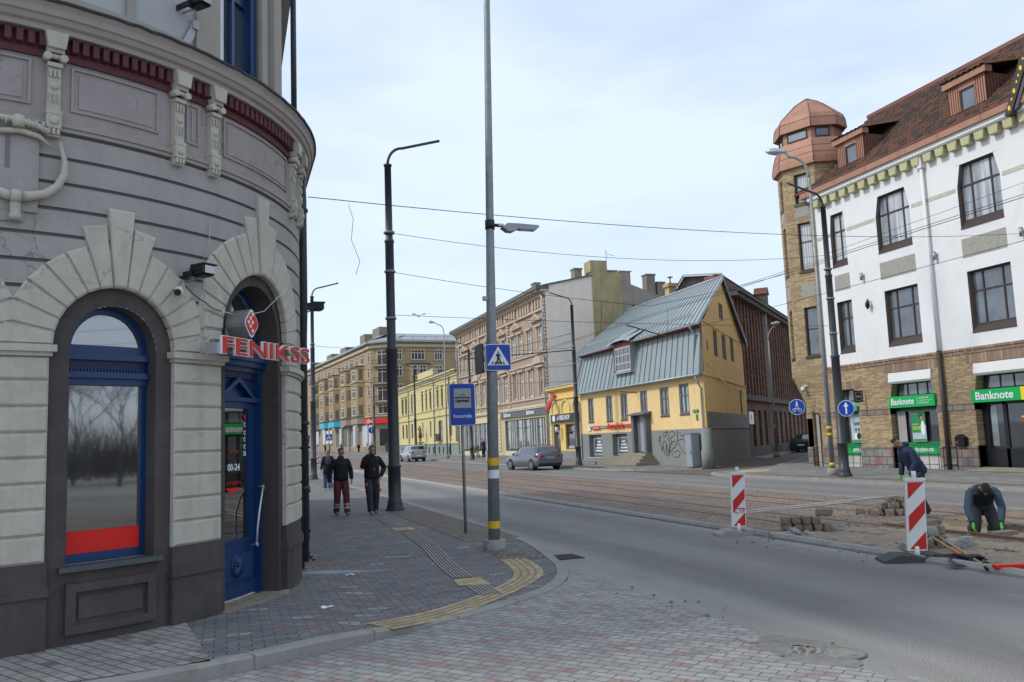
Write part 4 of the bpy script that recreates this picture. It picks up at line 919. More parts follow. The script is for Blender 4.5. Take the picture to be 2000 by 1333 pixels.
wire('cable', [CM(47.6, 3.4, .085), CM(52, 3.38, .1), CM(58, 3.5, .1), CM(66.3, 3.86, .09)], .004, 'thin white cable hanging across the door arch above the red sign', 'white_plastic')
wire('cable', [CM(44.2, 3.95, .07), CM(45.3, 4.15, .07), CM(45.6, 4.35, .045)], .005, 'thin pale cable rising from the floodlight on the grey wall', 'cream_block')
# ---------------------------------------------------------------- white and brick corner building (right)
wb = thing('townhouse', 'white rendered house with brick shop floor, red tiled roof and a brick corner tower', 'building', (26.3, 33, .1))
M = FX(26.3); Ys, Ye = 8.0, 33.0
s = MB()
up = [(23.05-.0, 24.72, 9.4, 11.59), (22.0-3.9, 22.0-2.0, 9.4, 11.59), (27.18, 29.1, 9.42, 11.6), (31.05, 32.06, 9.4, 11.58)]
up = [(22.85, 24.76, 9.4, 11.59), (18.5, 20.4, 9.4, 11.59), (14.1, 16.0, 9.4, 11.59), (27.2, 29.12, 9.42, 11.6), (31.05, 32.06, 9.4, 11.58)]
mid = [(22.8, 24.7, 5.46, 7.5), (18.4, 20.3, 5.46, 7.5), (14.0, 15.9, 5.46, 7.5), (27.15, 29.0, 5.44, 7.52), (31.02, 32.0, 5.46, 7.53)]
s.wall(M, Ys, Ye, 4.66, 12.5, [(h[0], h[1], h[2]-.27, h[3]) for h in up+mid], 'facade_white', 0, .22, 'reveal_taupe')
for h in up:                                                # splayed upper corners
    for a, sg in ((h[0], 1), (h[1], -1)):
        k = .1 if h[1]-h[0] < 1.2 else .2
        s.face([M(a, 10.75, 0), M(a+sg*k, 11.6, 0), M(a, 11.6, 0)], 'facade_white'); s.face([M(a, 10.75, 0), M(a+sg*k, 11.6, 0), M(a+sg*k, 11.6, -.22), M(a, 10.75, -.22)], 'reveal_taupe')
s.box(M, Ys, Ye, 12.5, 12.78, -.3, .1, 'facade_white'); s.build('wall', wb)
s = MB()
for a, b in ((Ys, 13.9), (16.1, 18.4), (20.5, 22.75), (24.85, 27.1), (29.2, 30.95), (32.1, 33)): s = MB(); s.box(M, a, b, 10.6, 10.76, -.01, .012, 'cream_block'); s.build('string_band', wb)
for h in [(22.84, 24.8), (27.14, 29.12), (31.02, 32.0), (18.4, 20.3), (14.1, 16)]:
    s = MB(); s.box(M, h[0], h[1], 8.03, 8.75, -.01, .01, 'pebble_panel'); s.build('pebble_panel', wb)
for k, h in enumerate(up+mid):
    top = h[3] > 10; gl = 'glass_curtain' if top else 'glass_street'
    cols = ((.27, .0, 1), (.73, .0, 1)) if h[1]-h[0] > 1.3 else (.5,)
    win(wb, M, h[1], h[0], h[2], h[3], 'window_brown', gl, cols, (.63,), -.16, .07, .06, .06)
    s = MB(); s.prism(lambda u, v, w: (26.3-w, v, u), [(0, 0)], 0, 0, 'window_brown') if False else None
    s.face([M(h[0], h[2]-.25, .03), M(h[1], h[2]-.25, .03), M(h[1], h[2], -.16), M(h[0], h[2], -.16)], 'window_brown'); s.face([M(h[0], h[2]-.25, .03), M(h[1], h[2]-.25, .03), M(h[1], h[2]-.28, .03), M(h[0], h[2]-.28, .03)], 'window_brown'); s.face([M(h[0], h[2]-.28, .03), M(h[1], h[2]-.28, .03), M(h[1], h[2]-.28, -.1), M(h[0], h[2]-.28, -.1)], 'window_brown'); s.build('sill', wb)
# eaves: corbels, copper fascia
y = Ye-.35; k = 0
while y > Ys:
    s = MB(); s.prism(M, [(y-.24, 12.5), (y-.17, 12.14), (y+.17, 12.14), (y+.24, 12.5)], 0, .26, 'corbel_yellow', .02); s.build('corbel', wb) if k < 28 else None
    y -= .62; k += 1
s = MB(); y = Ye-.66
while y > Ys: s.box(M, y-.08, y+.08, 12.3, 12.44, 0, .1, 'upper_plaster', back=False); y -= .62
s.box(M, Ys, Ye+.1, 12.5, 12.545, -.1, .3, 'facade_white'); s.box(M, Ys, Ye+.1, 12.545, 12.72, -.1, .34, 'facade_white'); s.build('cornice', wb)
s = MB(); s.box(M, Ys, Ye+.45, 12.72, 12.99, -.1, .45, 'copper'); s.box(M, Ys, Ye+.45, 12.99, 13.02, -.1, .48, 'copper_dark')
for k in range(12): s.box(M, Ye-2*k, Ye-2*k+.02, 12.73, 12.985, .45, .455, 'copper_dark', back=False)
s.build('fascia', wb)
# tiled roof laid in overlapping courses of pantiles
s = MB(); X0, Z0, X1, Z1 = 25.95, 13.02, 31.0, 17.5; nr = 22; dx = (X1-X0)/nr; dz = (Z1-Z0)/nr; yw = .105
yy = [34.0-yw*k for k in range(int((34.0-Ys)/yw)+1)]
for r in range(nr):
    xa, za = X0+dx*r, Z0+dz*r; row0, row1, row2 = [], [], []
    for k, y in enumerate(yy):
        h = .045*(.5+.5*math.cos(k*math.pi)) ; row2.append((xa-.0, y, za-.01)); row0.append((xa-.03, y, za+.045+h)); row1.append((xa+dx, y, za+dz+.0+h*.9))
    s.grid([row2, row0, row1], 'roof_tiles')
s.box(W0, X1-.12, X1+.12, Z1-.05, Z1+.12, Ys, 34.2, 'copper_dark')
s.face([(X1, Ys, Z1), (X1, 34, Z1), (36, 34, 13), (36, Ys, 13)], 'roof_tiles'); s.build('roof', wb)
s = MB(); s.box(W0, 26.31, 36, -.2, 13, 33.0, 33.0, 'facade_white'); s.face([(26.3, Ys, -.2), (36, Ys, -.2), (36, Ys, 13), (31, Ys, 17.5), (26.3, Ys, 13)], 'facade_white'); s.face([(26.3, 34, 13), (36, 34, 13), (31, 34, 17.5)], 'brick_facade')
s.box(W0, 35.8, 36, -.2, 13, Ys, 33.6, 'facade_white'); s.build('rear_wall', wb)
# dormers
def dormer(yc, z, hwid, x0, zt, zb, off=0):
    s = MB(); D = FX(x0); x_at = lambda zz: X0+(zz-Z0)/(Z1-Z0)*(X1-X0)
    a, b = yc-hwid, yc+hwid; w0, w1 = yc-.36, yc+.36
    s.wall(D, a, b, z, zt, [(w0, w1, zb, zt-.25)], 'copper', 0, .08)
    for k in range(5):
        for sg in (-1, 1):
            u = yc+sg*(.42+.11*k)
            if abs(u-yc) < hwid: s.box(D, u-.01, u+.01, z, zt, 0, .02, 'copper_rib', back=False)
    s.face([(x0, a, z), (x_at(z), a, z), (x_at(zt), a, zt), (x0, a, zt)], 'copper_rib'); s.face([(x0, b, z), (x_at(z), b, z), (x_at(zt), b, zt), (x0, b, zt)], 'copper_dark')
    for k in range(9):
        xx = x0+.1+.16*k
        if xx < x_at(zt): s.face([(xx, a-.012, max(z, Z0+(xx-X0)*(Z1-Z0)/(X1-X0))), (xx+.02, a-.012, max(z, Z0+(xx-X0)*(Z1-Z0)/(X1-X0))), (xx+.02, a-.012, zt), (xx, a-.012, zt)], 'copper')
    s.box(D, a-.14, b+.14, zt-.02, zt+.22, -.2, .14, 'copper'); s.build('dormer', wb); d = sc.objects[-1]
    s = MB(); xr = x_at(zt+.75); P = []
    for r in range(9):
        t = r/8; x = x0-.22+(xr-x0+.22)*t; zz = zt+.24+.5*t
        P.append([(x, a-.2+(b-a+.4)*k/16, zz+(.04 if k % 2 else 0)) for k in range(17)])
    s.grid(P, 'roof_tiles'); s.face([(x0-.2, a-.2, zt+.2), (xr, a-.2, zt+.7), (xr, a-.2, zt+.78), (x0-.2, a-.2, zt+.3)], 'copper'); s.build('dormer_roof', d)
    win(d, D, w1, w0, zb, zt-.25, 'window_brown', 'glass_street', (), (), -.03, .06, name='window')
    s = MB()
    for sg in (-1, 1):
        u = yc+sg*.6; s.face([(x0-.03, u-.22, z+.05), (x0-.03, u+.22, z+.05), (x0-.45, u+.26, z-.33), (x0-.45, u-.26, z-.33)], 'window_brown')
    s.build('flashing', d)
dormer(30.75, 13.66, .86, 26.7, 14.82, 13.66); dormer(24.25, 13.66, .88, 26.7, 14.82, 13.66); dormer(17.9, 13.66, .86, 26.7, 14.82, 13.66)
# ornate gable edge at the right side of the picture
s = MB(); D = FX(25.85)
s.prism(D, [(21.95, 12.45), (21.65, 12.5), (20.3, 15.2), (20.7, 15.2)], -.4, .1, 'window_brown', back=True); s.prism(D, [(21.6, 12.55), (21.45, 12.6), (20.1, 15.2), (20.3, 15.2)], -.4, .05, 'tin_dark')
for k, (t, r) in enumerate(((.06, .09), (.16, .05), (.25, .09), (.35, .05), (.42, .05), (.5, .09), (.6, .05), (.7, .09), (.8, .05))):
    u = 21.8-1.35*t; z = 12.5+2.75*t; s.prism(D, [(u+r*math.cos(j*math.pi/5)*.6, z+r*1.0*math.sin(j*math.pi/5)) for j in range(10)], .1, .115, 'yellow_sign')
s.build('gable_board', wb)
s = MB(); s.face([FX(26.2)(u, v, 0) for u, v in ((21.7, 12.7), (16.3, 12.7), (19, 17.4))], 'facade_white'); s.face([(26.2, 21.7, 12.7), (26.2, 19, 17.4), (31, 19, 17.4)], 'roof_tiles'); s.build('gable', wb)
# brick shop floor: openings (u0,u1,v0,v1)
op = [(26.75, 29.25, .1, 4.07), (31.15, 32.65, .1, 3.56), (21.0, 24.95, .1, 4.07), (14.5, 18.2, .1, 4.07), (33.72, 34.35, .1, 2.7)]
s = MB(); s.wall(M, Ys, 34.75, -.3, 4.45, [o for o in op], 'brick_facade', 0, .45)
for a, b, z0, z1, k in ((26.75, 29.25, 2.7, 4.07, .3), (31.15, 32.65, 2.7, 3.56, .22), (21.0, 24.95, 2.7, 4.07, .3)):
    for u, sg in ((a, 1), (b, -1)):
        s.face([M(u, z0, 0), M(u+sg*k, z1, 0), M(u, z1, 0)], 'brick_facade'); s.face([M(u, z0, 0), M(u+sg*k, z1, 0), M(u+sg*k, z1, -.45), M(u, z0, -.45)], 'brick_facade')
s.build('shop_wall', wb)
s = MB(); s.box(M, Ys, 33.0, 4.45, 4.58, -.1, .035, 'brick_soldier'); s.box(M, Ys, 33, 4.58, 4.67, -.1, .07, 'brick_soldier')
for a, b, z in ((26.9, 29.1, 4.08), (31.2, 32.6, 3.57), (21.2, 24.8, 4.08)): s.box(M, a-.35, b+.35, z, z+.34, -.1, .012, 'brick_soldier')
s.build('brick_band', wb)
s = MB()
for a, b in ((Ys, 14.5), (18.2, 21.0), (24.95, 26.75), (29.25, 31.15), (32.65, 33.72), (34.35, 34.78)):
    s = MB(); s.box(M, a, b, -.3, 1.02, -.45, .07, 'granite_base'); s.build('granite_base', wb); s = MB(); s.box(M, a, b, 2.36, 2.62, -.45, .03, 'granite_base'); s.build('granite_course', wb)
# shop windows
def shopwin(a, b, zt, zs, txts, strips):
    o = win(wb, M, b, a, 1.1, zs, 'green_frame', 'glass_dark', (), (), -.3, .07, name='shop_window')
    s = MB(); s.box(M, a, b, .68, 1.08, -.4, -.22, 'green_sign'); s.box(M, a, b, 1.06, 1.12, -.4, -.18, 'green_frame'); s.box(M, a, b, .1, .66, -.4, -.3, 'old_white'); s.build('shop_base', o)
    s = MB(); s.box(M, a, b, zs, zs+.1, -.4, -.25, 'shop_dark'); s.build('shop_header', o)
    return o
o1 = shopwin(26.75, 29.25, 4.07, 2.5, None, None); o2 = shopwin(31.15, 32.65, 3.56, 2.5, None, None)
win(wb, M, 29.2, 26.8, 3.06, 3.6, 'shop_dark', 'glass_street', (.05, .28, .5, .72, .94), (), -.3, .05, .045, name='transom_window'); win(wb, M, 32.6, 31.2, 3.02, 3.56, 'shop_dark', 'glass_street', (.3, .6), (), -.3, .05, .045, name='transom_window')
for a, b in ((26.8, 29.2), (21.1, 24.85)):
    s = MB(); s.prism(lambda u, v, w: (26.3-u, w, v), [(-.3, 3.6), (.02, 3.6), (.09, 3.68), (.05, 4.05), (-.3, 4.07)], a+.05, b-.05, 'white_plastic', back=True); s.build('roller_awning', wb)
rt = (0, -1, 0)
def signbox(a, b, z0, z1, name, label, cat, grp=None):
    t = thing(name, label, cat, (26.3, (a+b)/2, z0), grp); s = MB(); s.box(M, a, b, z0, z1, -.3, .12, 'green_sign'); s.build('panel', t); return t
t = signbox(26.72, 29.18, 2.6, 3.06, 'shop_sign', 'green Banknote sign above the shop window with the poster of a couple', 'shop sign'); text('Banknote', 'lettering', (26.17, 29.02, 2.71), rt, .26, 'sign_white', t, 1.25, .008, bold=.02)
for k, w in enumerate(('AIZDEVUMI', 'PĀRKREDITĒJUMI', 'LOMBARDS')): text(w, 'lettering', (26.17, 27.5, 2.9-.1*k), rt, .07, 'sign_white', t, .5 if k != 1 else .66, .005)
s = MB(); s.box(M, 27.59, 27.6, 2.7, 2.98, .12, .126, 'sign_white'); s.build('divider', t)
t = signbox(31.12, 32.5, 2.58, 3.02, 'shop_sign', 'short green sign half hidden behind the round arrow sign', 'shop sign')
for k, w in enumerate(('AIZDEVUMI', 'PĀRKREDITĒJUMI', 'LOMBARDS')): text(w, 'lettering', (26.17, 32.2, 2.88-.12*k), rt, .085, 'sign_white', t, .65 if k != 1 else .92, .005)
t = signbox(21.3, 24.98, 2.6, 3.06, 'shop_sign', 'long green Banknote sign above the dark glazed shop door at the right edge', 'shop sign'); text('Banknote', 'lettering', (26.17, 24.75, 2.69), rt, .29, 'sign_white', t, 1.62, .008, bold=.02)
s = MB(); s.box(M, 22.75, 22.83, 2.6, 3.06, .12, .13, 'yellow_sign'); s.box(M, 21.3, 22.75, 2.6, 3.06, .12, .128, 'yellow_sign'); s.build('yellow_panel', t)
text('Aizdevumi', 'lettering', (26.51, 28.3, .79), rt, .2, 'sign_white', o1, .98, .006, bold=.015); text('Lombards', 'lettering', (26.51, 32.05, .79), rt, .2, 'sign_white', o2, .84, .006, bold=.015)
# posters behind the glass
def poster(y0, y1, z0, z1, kind, label):
    t = thing('poster', label, 'poster', (26.55, y0, z0)); s = MB(); P = FX(26.5)
    s.box(P, y0, y1, z0, z1, -.02, .0, 'poster_pale'); s.box(P, y0+.02, y1-.02, z0+.02, z0+.1, 0, .003, 'poster_green')
    W = y1-y0; H = z1-z0; X = lambda f: y1-W*f; Z = lambda f: z0+H*f
    def blob(fx, fz, rx, rz, m, k=.004): s.prism(P, [(X(fx)+rx*math.cos(j*math.pi/7), Z(fz)+rz*math.sin(j*math.pi/7)) for j in range(14)], 0, k, m)
    if kind == 0:
        for fx, hc, c in ((.42, 'skin', 'sign_white'), (.68, 'skin', 'cloth_dark_grey')):
            blob(fx, .24, .13, .15, c, .003); blob(fx+.02, .47, .065, .09, 'hair_dark', .004); blob(fx, .42, .055, .08, hc, .006)
        s.build('picture', t); text('5000€', 'lettering', (26.49, X(.25), Z(.66)), rt, .14, 'teal_text', t, W*.66, .004); text('Banknote', 'lettering', (26.49, X(.06), Z(.9)), rt, .045, 'teal_text', t, W*.38, .003); text('Aizdevumi līdz', 'lettering', (26.49, X(.06), Z(.82)), rt, .04, 'teal_text', t, W*.34, .003)
    else:
        s.prism(P, [(X(.0), Z(1)), (X(1), Z(1)), (X(1), Z(.55)), (X(0), Z(.6))], 0, .003, 'poster_green')
        s.prism(P, [(X(.02), Z(.64)), (X(.62), Z(.64)), (X(.62), Z(.3)), (X(.02), Z(.3))], .003, .007, 'poster_green'); s.prism(P, [(X(.05), Z(.52)), (X(.6), Z(.52)), (X(.6), Z(.4)), (X(.05), Z(.4))], .007, .009, 'poster_lime')
        blob(.8, .45, .1, .3, 'sign_white', .004); blob(.7, .84, .08, .1, 'hair_dark', .006); blob(.74, .79, .06, .08, 'skin', .008); blob(.88, .78, .07, .1, 'hair_blond', .007)
        s.build('picture', t); text('Banknote', 'lettering', (26.49, X(.05), Z(.92)), rt, .05, 'sign_white', t, W*.4, .004); text('AIZDEVUMI', 'lettering', (26.49, X(.08), Z(.56)), rt, .05, 'sign_white', t, W*.42, .012)
    return t
poster(31.28, 31.98, 1.2, 2.35, 0, 'pale 5000€ poster of two smiling people in the narrow shop window'); poster(27.62, 28.35, 1.2, 2.4, 1, 'green and white poster of a couple in the wide shop window')
s = MB(); s.box(FX(26.56), 28.7, 29.15, 1.15, 2.45, 0, .01, 'grey_plaster'); s.build('inner_panel', o1)
# shop door at the right edge
s = MB(); Dm = 'shop_dark'
for a, b, c, d in ((24.7, 24.95, .1, 2.62), (21.0, 21.3, .1, 2.62), (23.9, 24.05, .1, 2.6), (22.75, 22.9, .1, 2.6), (21.3, 24.7, .1, .9), (21.3, 24.7, 2.5, 2.62)): s.box(M, a, b, c, d, -.42, -.33, Dm)
o = s.build('shop_entrance', wb)
g = MB(); g.face([M(24.7, .9, -.38), M(21.3, .9, -.38), M(21.3, 2.5, -.38), M(24.7, 2.5, -.38)], 'glass_dark'); g.build('pane', o)
g = MB(); g.box(M, 24.35, 24.62, 1.0, 2.45, -.38, -.37, 'glass_pale'); g.build('side_pane', o)
g = MB(); P = [M(23.0+.14*math.cos(k*math.pi/8), 1.6+.14*math.sin(k*math.pi/8), -.28) for k in range(17)]; g.tube(P, .018, 'chrome', 8, False); g.build('ring_handle', o)
g = MB(); g.box(M, 22.55, 22.85, 1.72, 2.12, -.38, -.36, 'sign_white'); g.build('notice', o)
g = MB(); g.box(M, 22.1, 22.5, 1.65, 2.2, -.38, -.355, 'green_sign'); g.build('hours_board', o)
g = MB(); g.box(M, 23.2, 23.32, 2.0, 2.05, -.38, -.36, 'yellow_sign'); g.build('sticker', o); g = MB(); g.box(M, 23.2, 23.3, 1.8, 1.93, -.38, -.36, 'reflect_red'); g.build('sticker', o); g = MB(); g.box(M, 22.6, 22.85, .95, 1.04, -.38, -.36, 'reflect_red'); g.build('sticker', o)
g = MB(); g.prism(M, [(22.9, 1.55), (22.65, 1.55), (22.77, 1.75)], -.38, -.36, 'poster_lime'); g.build('sticker', o)
win(wb, M, 24.7, 21.3, 3.08, 3.6, 'shop_dark', 'glass_street', (.03, .2, .37, .53, .7, .87), (), -.3, .05, .045, name='transom_window')
t = thing('door_ramp', 'worn brown board laid at the foot of the dark shop door', 'ramp', (25.9, 23.4, .12)); s = MB(); s.prism(lambda u, v, w: (26.3-u, w, v), [(-.1, .1), (.75, .13), (.75, .16), (-.1, .24)], 21.2, 24.9, 'step_stone', back=True); s.build('board', t)
# tower
tw = thing('tower', '', ''); bpy.data.objects.remove(tw)
TC = (27.86, 34.4); TV = lambda r, k: (TC[0]+r*math.cos(R(180-22.5+45*k)*1), TC[1]+r*math.sin(R(180-22.5+45*k)))
RT = 2.13
OV = [(27.49, 32.46), (26.38, 32.92), (25.756, 34.426), (26.216, 35.535), (27.047, 35.88), (28.156, 35.42), (28.78, 33.914), (28.32, 32.805)]; TC = (sum(p[0] for p in OV)/8, sum(p[1] for p in OV)/8)
def octv(r, k):
    p = OV[k % 8]; return (TC[0]+(p[0]-TC[0])*r/2.13, TC[1]+(p[1]-TC[1])*r/2.13)   # k=0: next to the roof, rising clockwise over the street
def face_map(r, k):
    a, b = octv(r, k), octv(r, k+1); return FP(a[0], a[1], b[0]-a[0], b[1]-a[1]), math.dist(a, b)
s = MB()
for k in range(8):
    Mf, Lf = face_map(RT, k); q = lambda u, v, w: Mf(u, v, -w)
    hs = []
    if k in (0,): hs = []
    u0_, u1_ = ((.42, 1.1) if k == 1 else (.34, .84))
    if k in (1, 2): hs = [(u0_, u1_, 12.65, 14.08), (u0_, u1_, 9.38, 11.68), (u0_, u1_, 5.3, 7.6)]
    s.wall(q, 0, Lf, 4.4 if k < 4 else 4.4, 14.5, hs, 'brick_tower', 0, .2)
s.build('tower_wall', wb)
twr = sc.objects[-1]
for k in (1, 2):
    Mf, Lf = face_map(RT, k); q = (lambda Mf: lambda u, v, w: Mf(u, v, -w))(Mf)
    for z0, z1, rw in ((12.65, 14.08, ()), (9.38, 11.68, (.6,)), (5.3, 7.6, (.55,))):
        u0_, u1_ = ((.42, 1.1) if k == 1 else (.34, .84)); win(twr, q, u0_, u1_, z0, z1, 'window_brown', 'glass_curtain' if z0 > 8 else 'glass_street', (), rw, -.14, .07)
        s = MB(); s.box(q, u0_-.06, u1_+.06, z0-.14, z0-.01, -.14, .04, 'moss_tile' if z0 > 12 else 'window_brown'); s.build('sill', twr)
    for z0, z1 in ((11.98, 12.42), (8.1, 8.75)):
        s = MB(); s.box(q, u0_, u1_, z0, z1, -.01, .01, 'pebble_panel'); s.build('pebble_panel', twr)
def octband(s, prof, m, ks=range(8)):
    for (r0, z0), (r1, z1) in zip(prof, prof[1:]):
        for k in ks:
            a, b, c, d = octv(r0, k), octv(r0, k+1), octv(r1, k+1), octv(r1, k); s.face([(a[0], a[1], z0), (b[0], b[1], z0), (c[0], c[1], z1), (d[0], d[1], z1)], m)
s = MB(); octband(s, [(2.1, 14.42), (2.42, 14.42), (2.42, 14.5), (2.4, 14.75), (2.3, 15.15), (2.14, 15.55), (2.08, 15.68), (1.96, 15.7)], 'copper'); octband(s, [(1.9, 15.66), (1.9, 16.28)], 'copper')
octband(s, [(2.15, 16.24), (2.2, 16.26), (2.14, 16.7), (2.02, 16.95), (.9, 17.75), (.0, 18.15)], 'copper')
octband(s, [(1.8, 16.25), (2.16, 16.25)], 'copper_dark')
for z, r in ((14.95, 2.365), (15.3, 2.255), (16.7, 2.155)): octband(s, [(r, z-.008), (r+.012, z), (r, z+.008)], 'copper_rib')
for k in range(8):
    for prof in ([(2.425, 14.5), (2.405, 14.75), (2.305, 15.15), (2.145, 15.55)], [(2.2, 16.26), (2.145, 16.7), (2.03, 16.95), (.9, 17.77), (.05, 18.16)]):
        s.tube([octv(r, k)+(z,) for r, z in prof], .02, 'copper_dark', 5)
s.build('dome', twr); dome = sc.objects[-1]
for k in range(0, 4):
    Mf, Lf = face_map(1.9, k); q = (lambda Mf: lambda u, v, w: Mf(u, v, -w))(Mf)
    win(dome, q, .2, Lf-.2, 15.76, 16.2, 'window_brown', 'glass_mirror' if k else 'glass_street', (), (), .05, .05)
# corner passage pier below the tower
s = MB(); ob = [octv(RT, k) for k in range(8)]
# haunch: octagon drawn in to the pier below the tower
lowp = [(27.3, 33.0), (26.32, 33.0), (26.3, 34.15), (26.6, 34.85), (27.6, 35.1), (28.2, 34.9), (28.4, 34.0), (28, 33.2)]
for k in range(8):
    a, b, c, d = ob[k], ob[(k+1) % 8], lowp[(k+1) % 8], lowp[k]; s.face([(a[0], a[1], 4.4), (b[0], b[1], 4.4), (c[0], c[1], 2.62), (d[0], d[1], 2.62)], 'brick_tower')
s.box(M, 32.98, 33.76, -.2, 2.7, -.6, -.002, 'brick_facade'); s.box(M, 34.32, 34.76, -.2, 2.62, -.5, .0, 'brick_facade')
s.prism(M, [(33.7, 2.2), (34.4, 2.2), (34.75, 2.75), (34.75, 3.1), (33.0, 4.45), (33.0, 2.2)], -.5, .0, 'brick_facade') if False else None
s.face([(26.298, 33.0, 2.4), (26.298, 33.74, 2.4), (26.298, 34.3, 3.3), (26.1, 33.7, 4.42), (26.298, 33.0, 4.42)], 'brick_facade')
s.box(M, 33.7, 34.4, .0, 2.62, -.62, -.6, 'shop_dark'); s.box(W0, 26.42, 26.6, -.1, 2.62, 34.05, 34.25, 'grey_plaster'); s.build('corner_pier', wb)
s = MB(); s.face([(27.3, 33.2, -.1), (38, 33.0, -.1), (38, 33.0, 4.4), (27.3, 33.2, 4.4)], 'brick_facade'); a_ = FP(26.9, 34.9, .7, .72)
s.box(lambda u, v, w: a_(u, v, -w), 1.2, 22, -.2, 12.9, -.3, 0, 'brick_tower'); s.build('side_wall', wb)
# facade fittings
for i, z0, z1, m in ((0, 4.65, 12.15, 'facade_white'), (1, .12, 4.7, 'window_brown')):
    s = MB(); s.tube([(26.18, 26.28, z1), (26.18, 26.28, z0)], .065 if i == 0 else .085, m, 10); 
    if i == 0: s.box(M, 26.17, 26.39, 12.0, 12.5, 0, .22, m)
    s.build('downpipe', wb)
def onwall(name, y, z, label, cat, fn, grp=None):
    t = thing(name, label, cat, (26.3, y, z), grp); fn(t, y, z); return t
def cyl_lamp(t, y, z):
    s = MB(); s.tube([(26.18, y, z-.16), (26.18, y, z+.16)], .065, 'grey_metal', 12); s.build('housing', t); s = MB(); s.box(M, y-.03, y+.03, z-.03, z+.03, 0, .1, 'grey_metal'); s.build('bracket', t)
onwall('wall_lamp', 30.15, 8.38, 'grey cylinder wall lamp between the first two upper windows from the tower', 'wall lamp', cyl_lamp, 'cylinder wall lamps')
onwall('wall_lamp', 26.04, 8.4, 'grey cylinder wall lamp beside the white downpipe', 'wall lamp', cyl_lamp, 'cylinder wall lamps')
onwall('wall_lamp', 22.15, 8.4, 'grey cylinder wall lamp at the right edge of the picture on the white wall', 'wall lamp', cyl_lamp, 'cylinder wall lamps')
def lantern(t, y, z):
    s = MB(); s.lathe((26.12, y, z-.22), [(.01, 0), (.05, .06), (.09, .12), (.1, .25), (.07, .33), (.02, .4), (.02, .46)], 'black_iron', 8); s.build('housing', t); s = MB(); s.tube([(26.3, y, z+.1), (26.12, y, z+.24)], .015, 'black_iron', 6); s.build('bracket', t)
onwall('wall_lantern', 29.85, 7.1, 'small black iron lantern on the white wall between the middle windows', 'lantern', lantern)
def mailb(t, y, z):
    s = MB(); s.box(M, y-.21, y+.21, z-.2, z+.12, 0, .2, 'black_iron'); s.prism(M, [(y-.24, z+.12), (y+.24, z+.12), (y, z+.26)], 0, .23, 'black_iron'); s.build('body', t); s = MB(); s.box(M, y+.1, y+.14, z-.06, z-.02, .2, .21, 'light_metal'); s.build('keyhole', t)
onwall('mailbox', 25.62, 1.2, 'black metal mailbox on the brick pier between window and shop door', 'mailbox', mailb)
def blade(t, y, z):
    s = MB(); s.box(W0, 25.72, 26.18, z-.25, z+.25, y-.02, y+.02, 'sign_black'); s.build('panel', t); s = MB()
    for zz in (z+.24, z-.22, z-.36): s.tube([(26.3, y, zz), (25.75, y, zz)], .01, 'black_iron', 6)
    s.build('bracket', t); s = MB()
    for a, b, c, d in ((25.8, 26.1, -.18, -.17), (25.8, 26.1, .17, .18), (25.8, 25.81, -.18, .18), (26.09, 26.1, -.18, .18)): s.box(W0, a, b, z+c, z+d, y-.028, y-.02, 'sign_white')
    s.build('border', t); text('salons', 'lettering', (25.84, y-.02, z-.05), (1, 0, 0), .1, 'sign_white', t, .22, .004); s = MB(); s.box(W0, 25.68, 26.1, z-.42, z-.29, y-.015, y+.015, 'sign_white'); s.build('lower_plate', t)
onwall('hanging_sign', 30.7, 3.2, 'small square black sign with a white border on brackets over the brick pier', 'hanging sign', blade)
def dome_cam(t, y, z):
    s = MB(); s.tube([(26.1, y, z), (25.9, y+.1, z+.05), (25.82, y+.16, z-.02)], .03, 'white_plastic', 8); s.lathe((25.82, y+.16, z-.2), [(.02, 0), (.08, .03), (.1, .1), (.08, .2), (.02, .22)], 'white_plastic', 12); s.build('body', t); s = MB(); s.lathe((25.82, y+.16, z-.22), [(.0, 0), (.06, .02), (.075, .05)], 'black_plastic', 10); s.build('lens', t)
onwall('security_camera', 34.1, 3.85, 'white dome security camera on the brick corner under the tower', 'security camera', dome_cam)
def igr(a, b, lab):
    t = thing('railing', lab, 'railing', (26.2, a, .12), 'low black railings below the shop windows'); s = MB(); n = max(2, int((b-a)/.42))
    for k in range(n+1): y = a+(b-a)*k/n; s.tube([(26.2, y, .12), (26.2, y, 1.0)], .012, 'black_iron', 5)
    s.build('bars', t); s = MB()
    for z in (.3, .97): s.box(M, a, b, z, z+.022, .09, .11, 'black_iron')
    s.build('rails', t)
igr(26.8, 29.2, 'low black iron railing below the wide shop window with the couple poster'); igr(31.2, 32.6, 'low black iron railing below the narrow shop window'); igr(33.74, 34.33, 'narrow black iron railing in the passage at the brick corner'); igr(25.9, 26.55, 'short black iron rail frame round the brown downpipe')
# ---------------------------------------------------------------- yellow mansard house
yh = thing('mansard_house', 'yellow brick house with a tall grey metal mansard roof and grey plinth', 'house', (23.7, 48, .1))
M = FX(23.7)
ws = [(54.1, 55.05, 2.9, 4.55), (51.05, 52.05, 2.88, 4.53), (48.82, 49.82, 2.89, 4.54), (46.12, 47.05, 3.25, 4.54), (43.45, 44.52, 2.92, 4.56), (41.2, 42.28, 2.93, 4.6)]
sw = [(52.98, 55.1, .52, 2.03), (49.1, 51.28, .52, 2.02)]
s = MB(); s.wall(M, 39.6, 56.4, 2.13, 5.0, ws, 'house_yellow', 0, .14); s.build('wall', yh)
s = MB(); s.wall(M, 39.6, 56.4, -.4, 2.13, sw, 'house_plinth', .02, .4); s.build('plinth', yh)
for i, h in enumerate(ws):
    win(yh, M, h[1], h[0], h[2], h[3], 'shutter_grey', 'glass_boarded' if i != 5 else 'glass_pale', (.5,), (.62,), -.03, .14, .07, .08)
    s = MB(); s.box(M, h[0], h[1], h[2]-.05, h[2], -.05, .05, 'eave_red'); s.build('sill', yh)
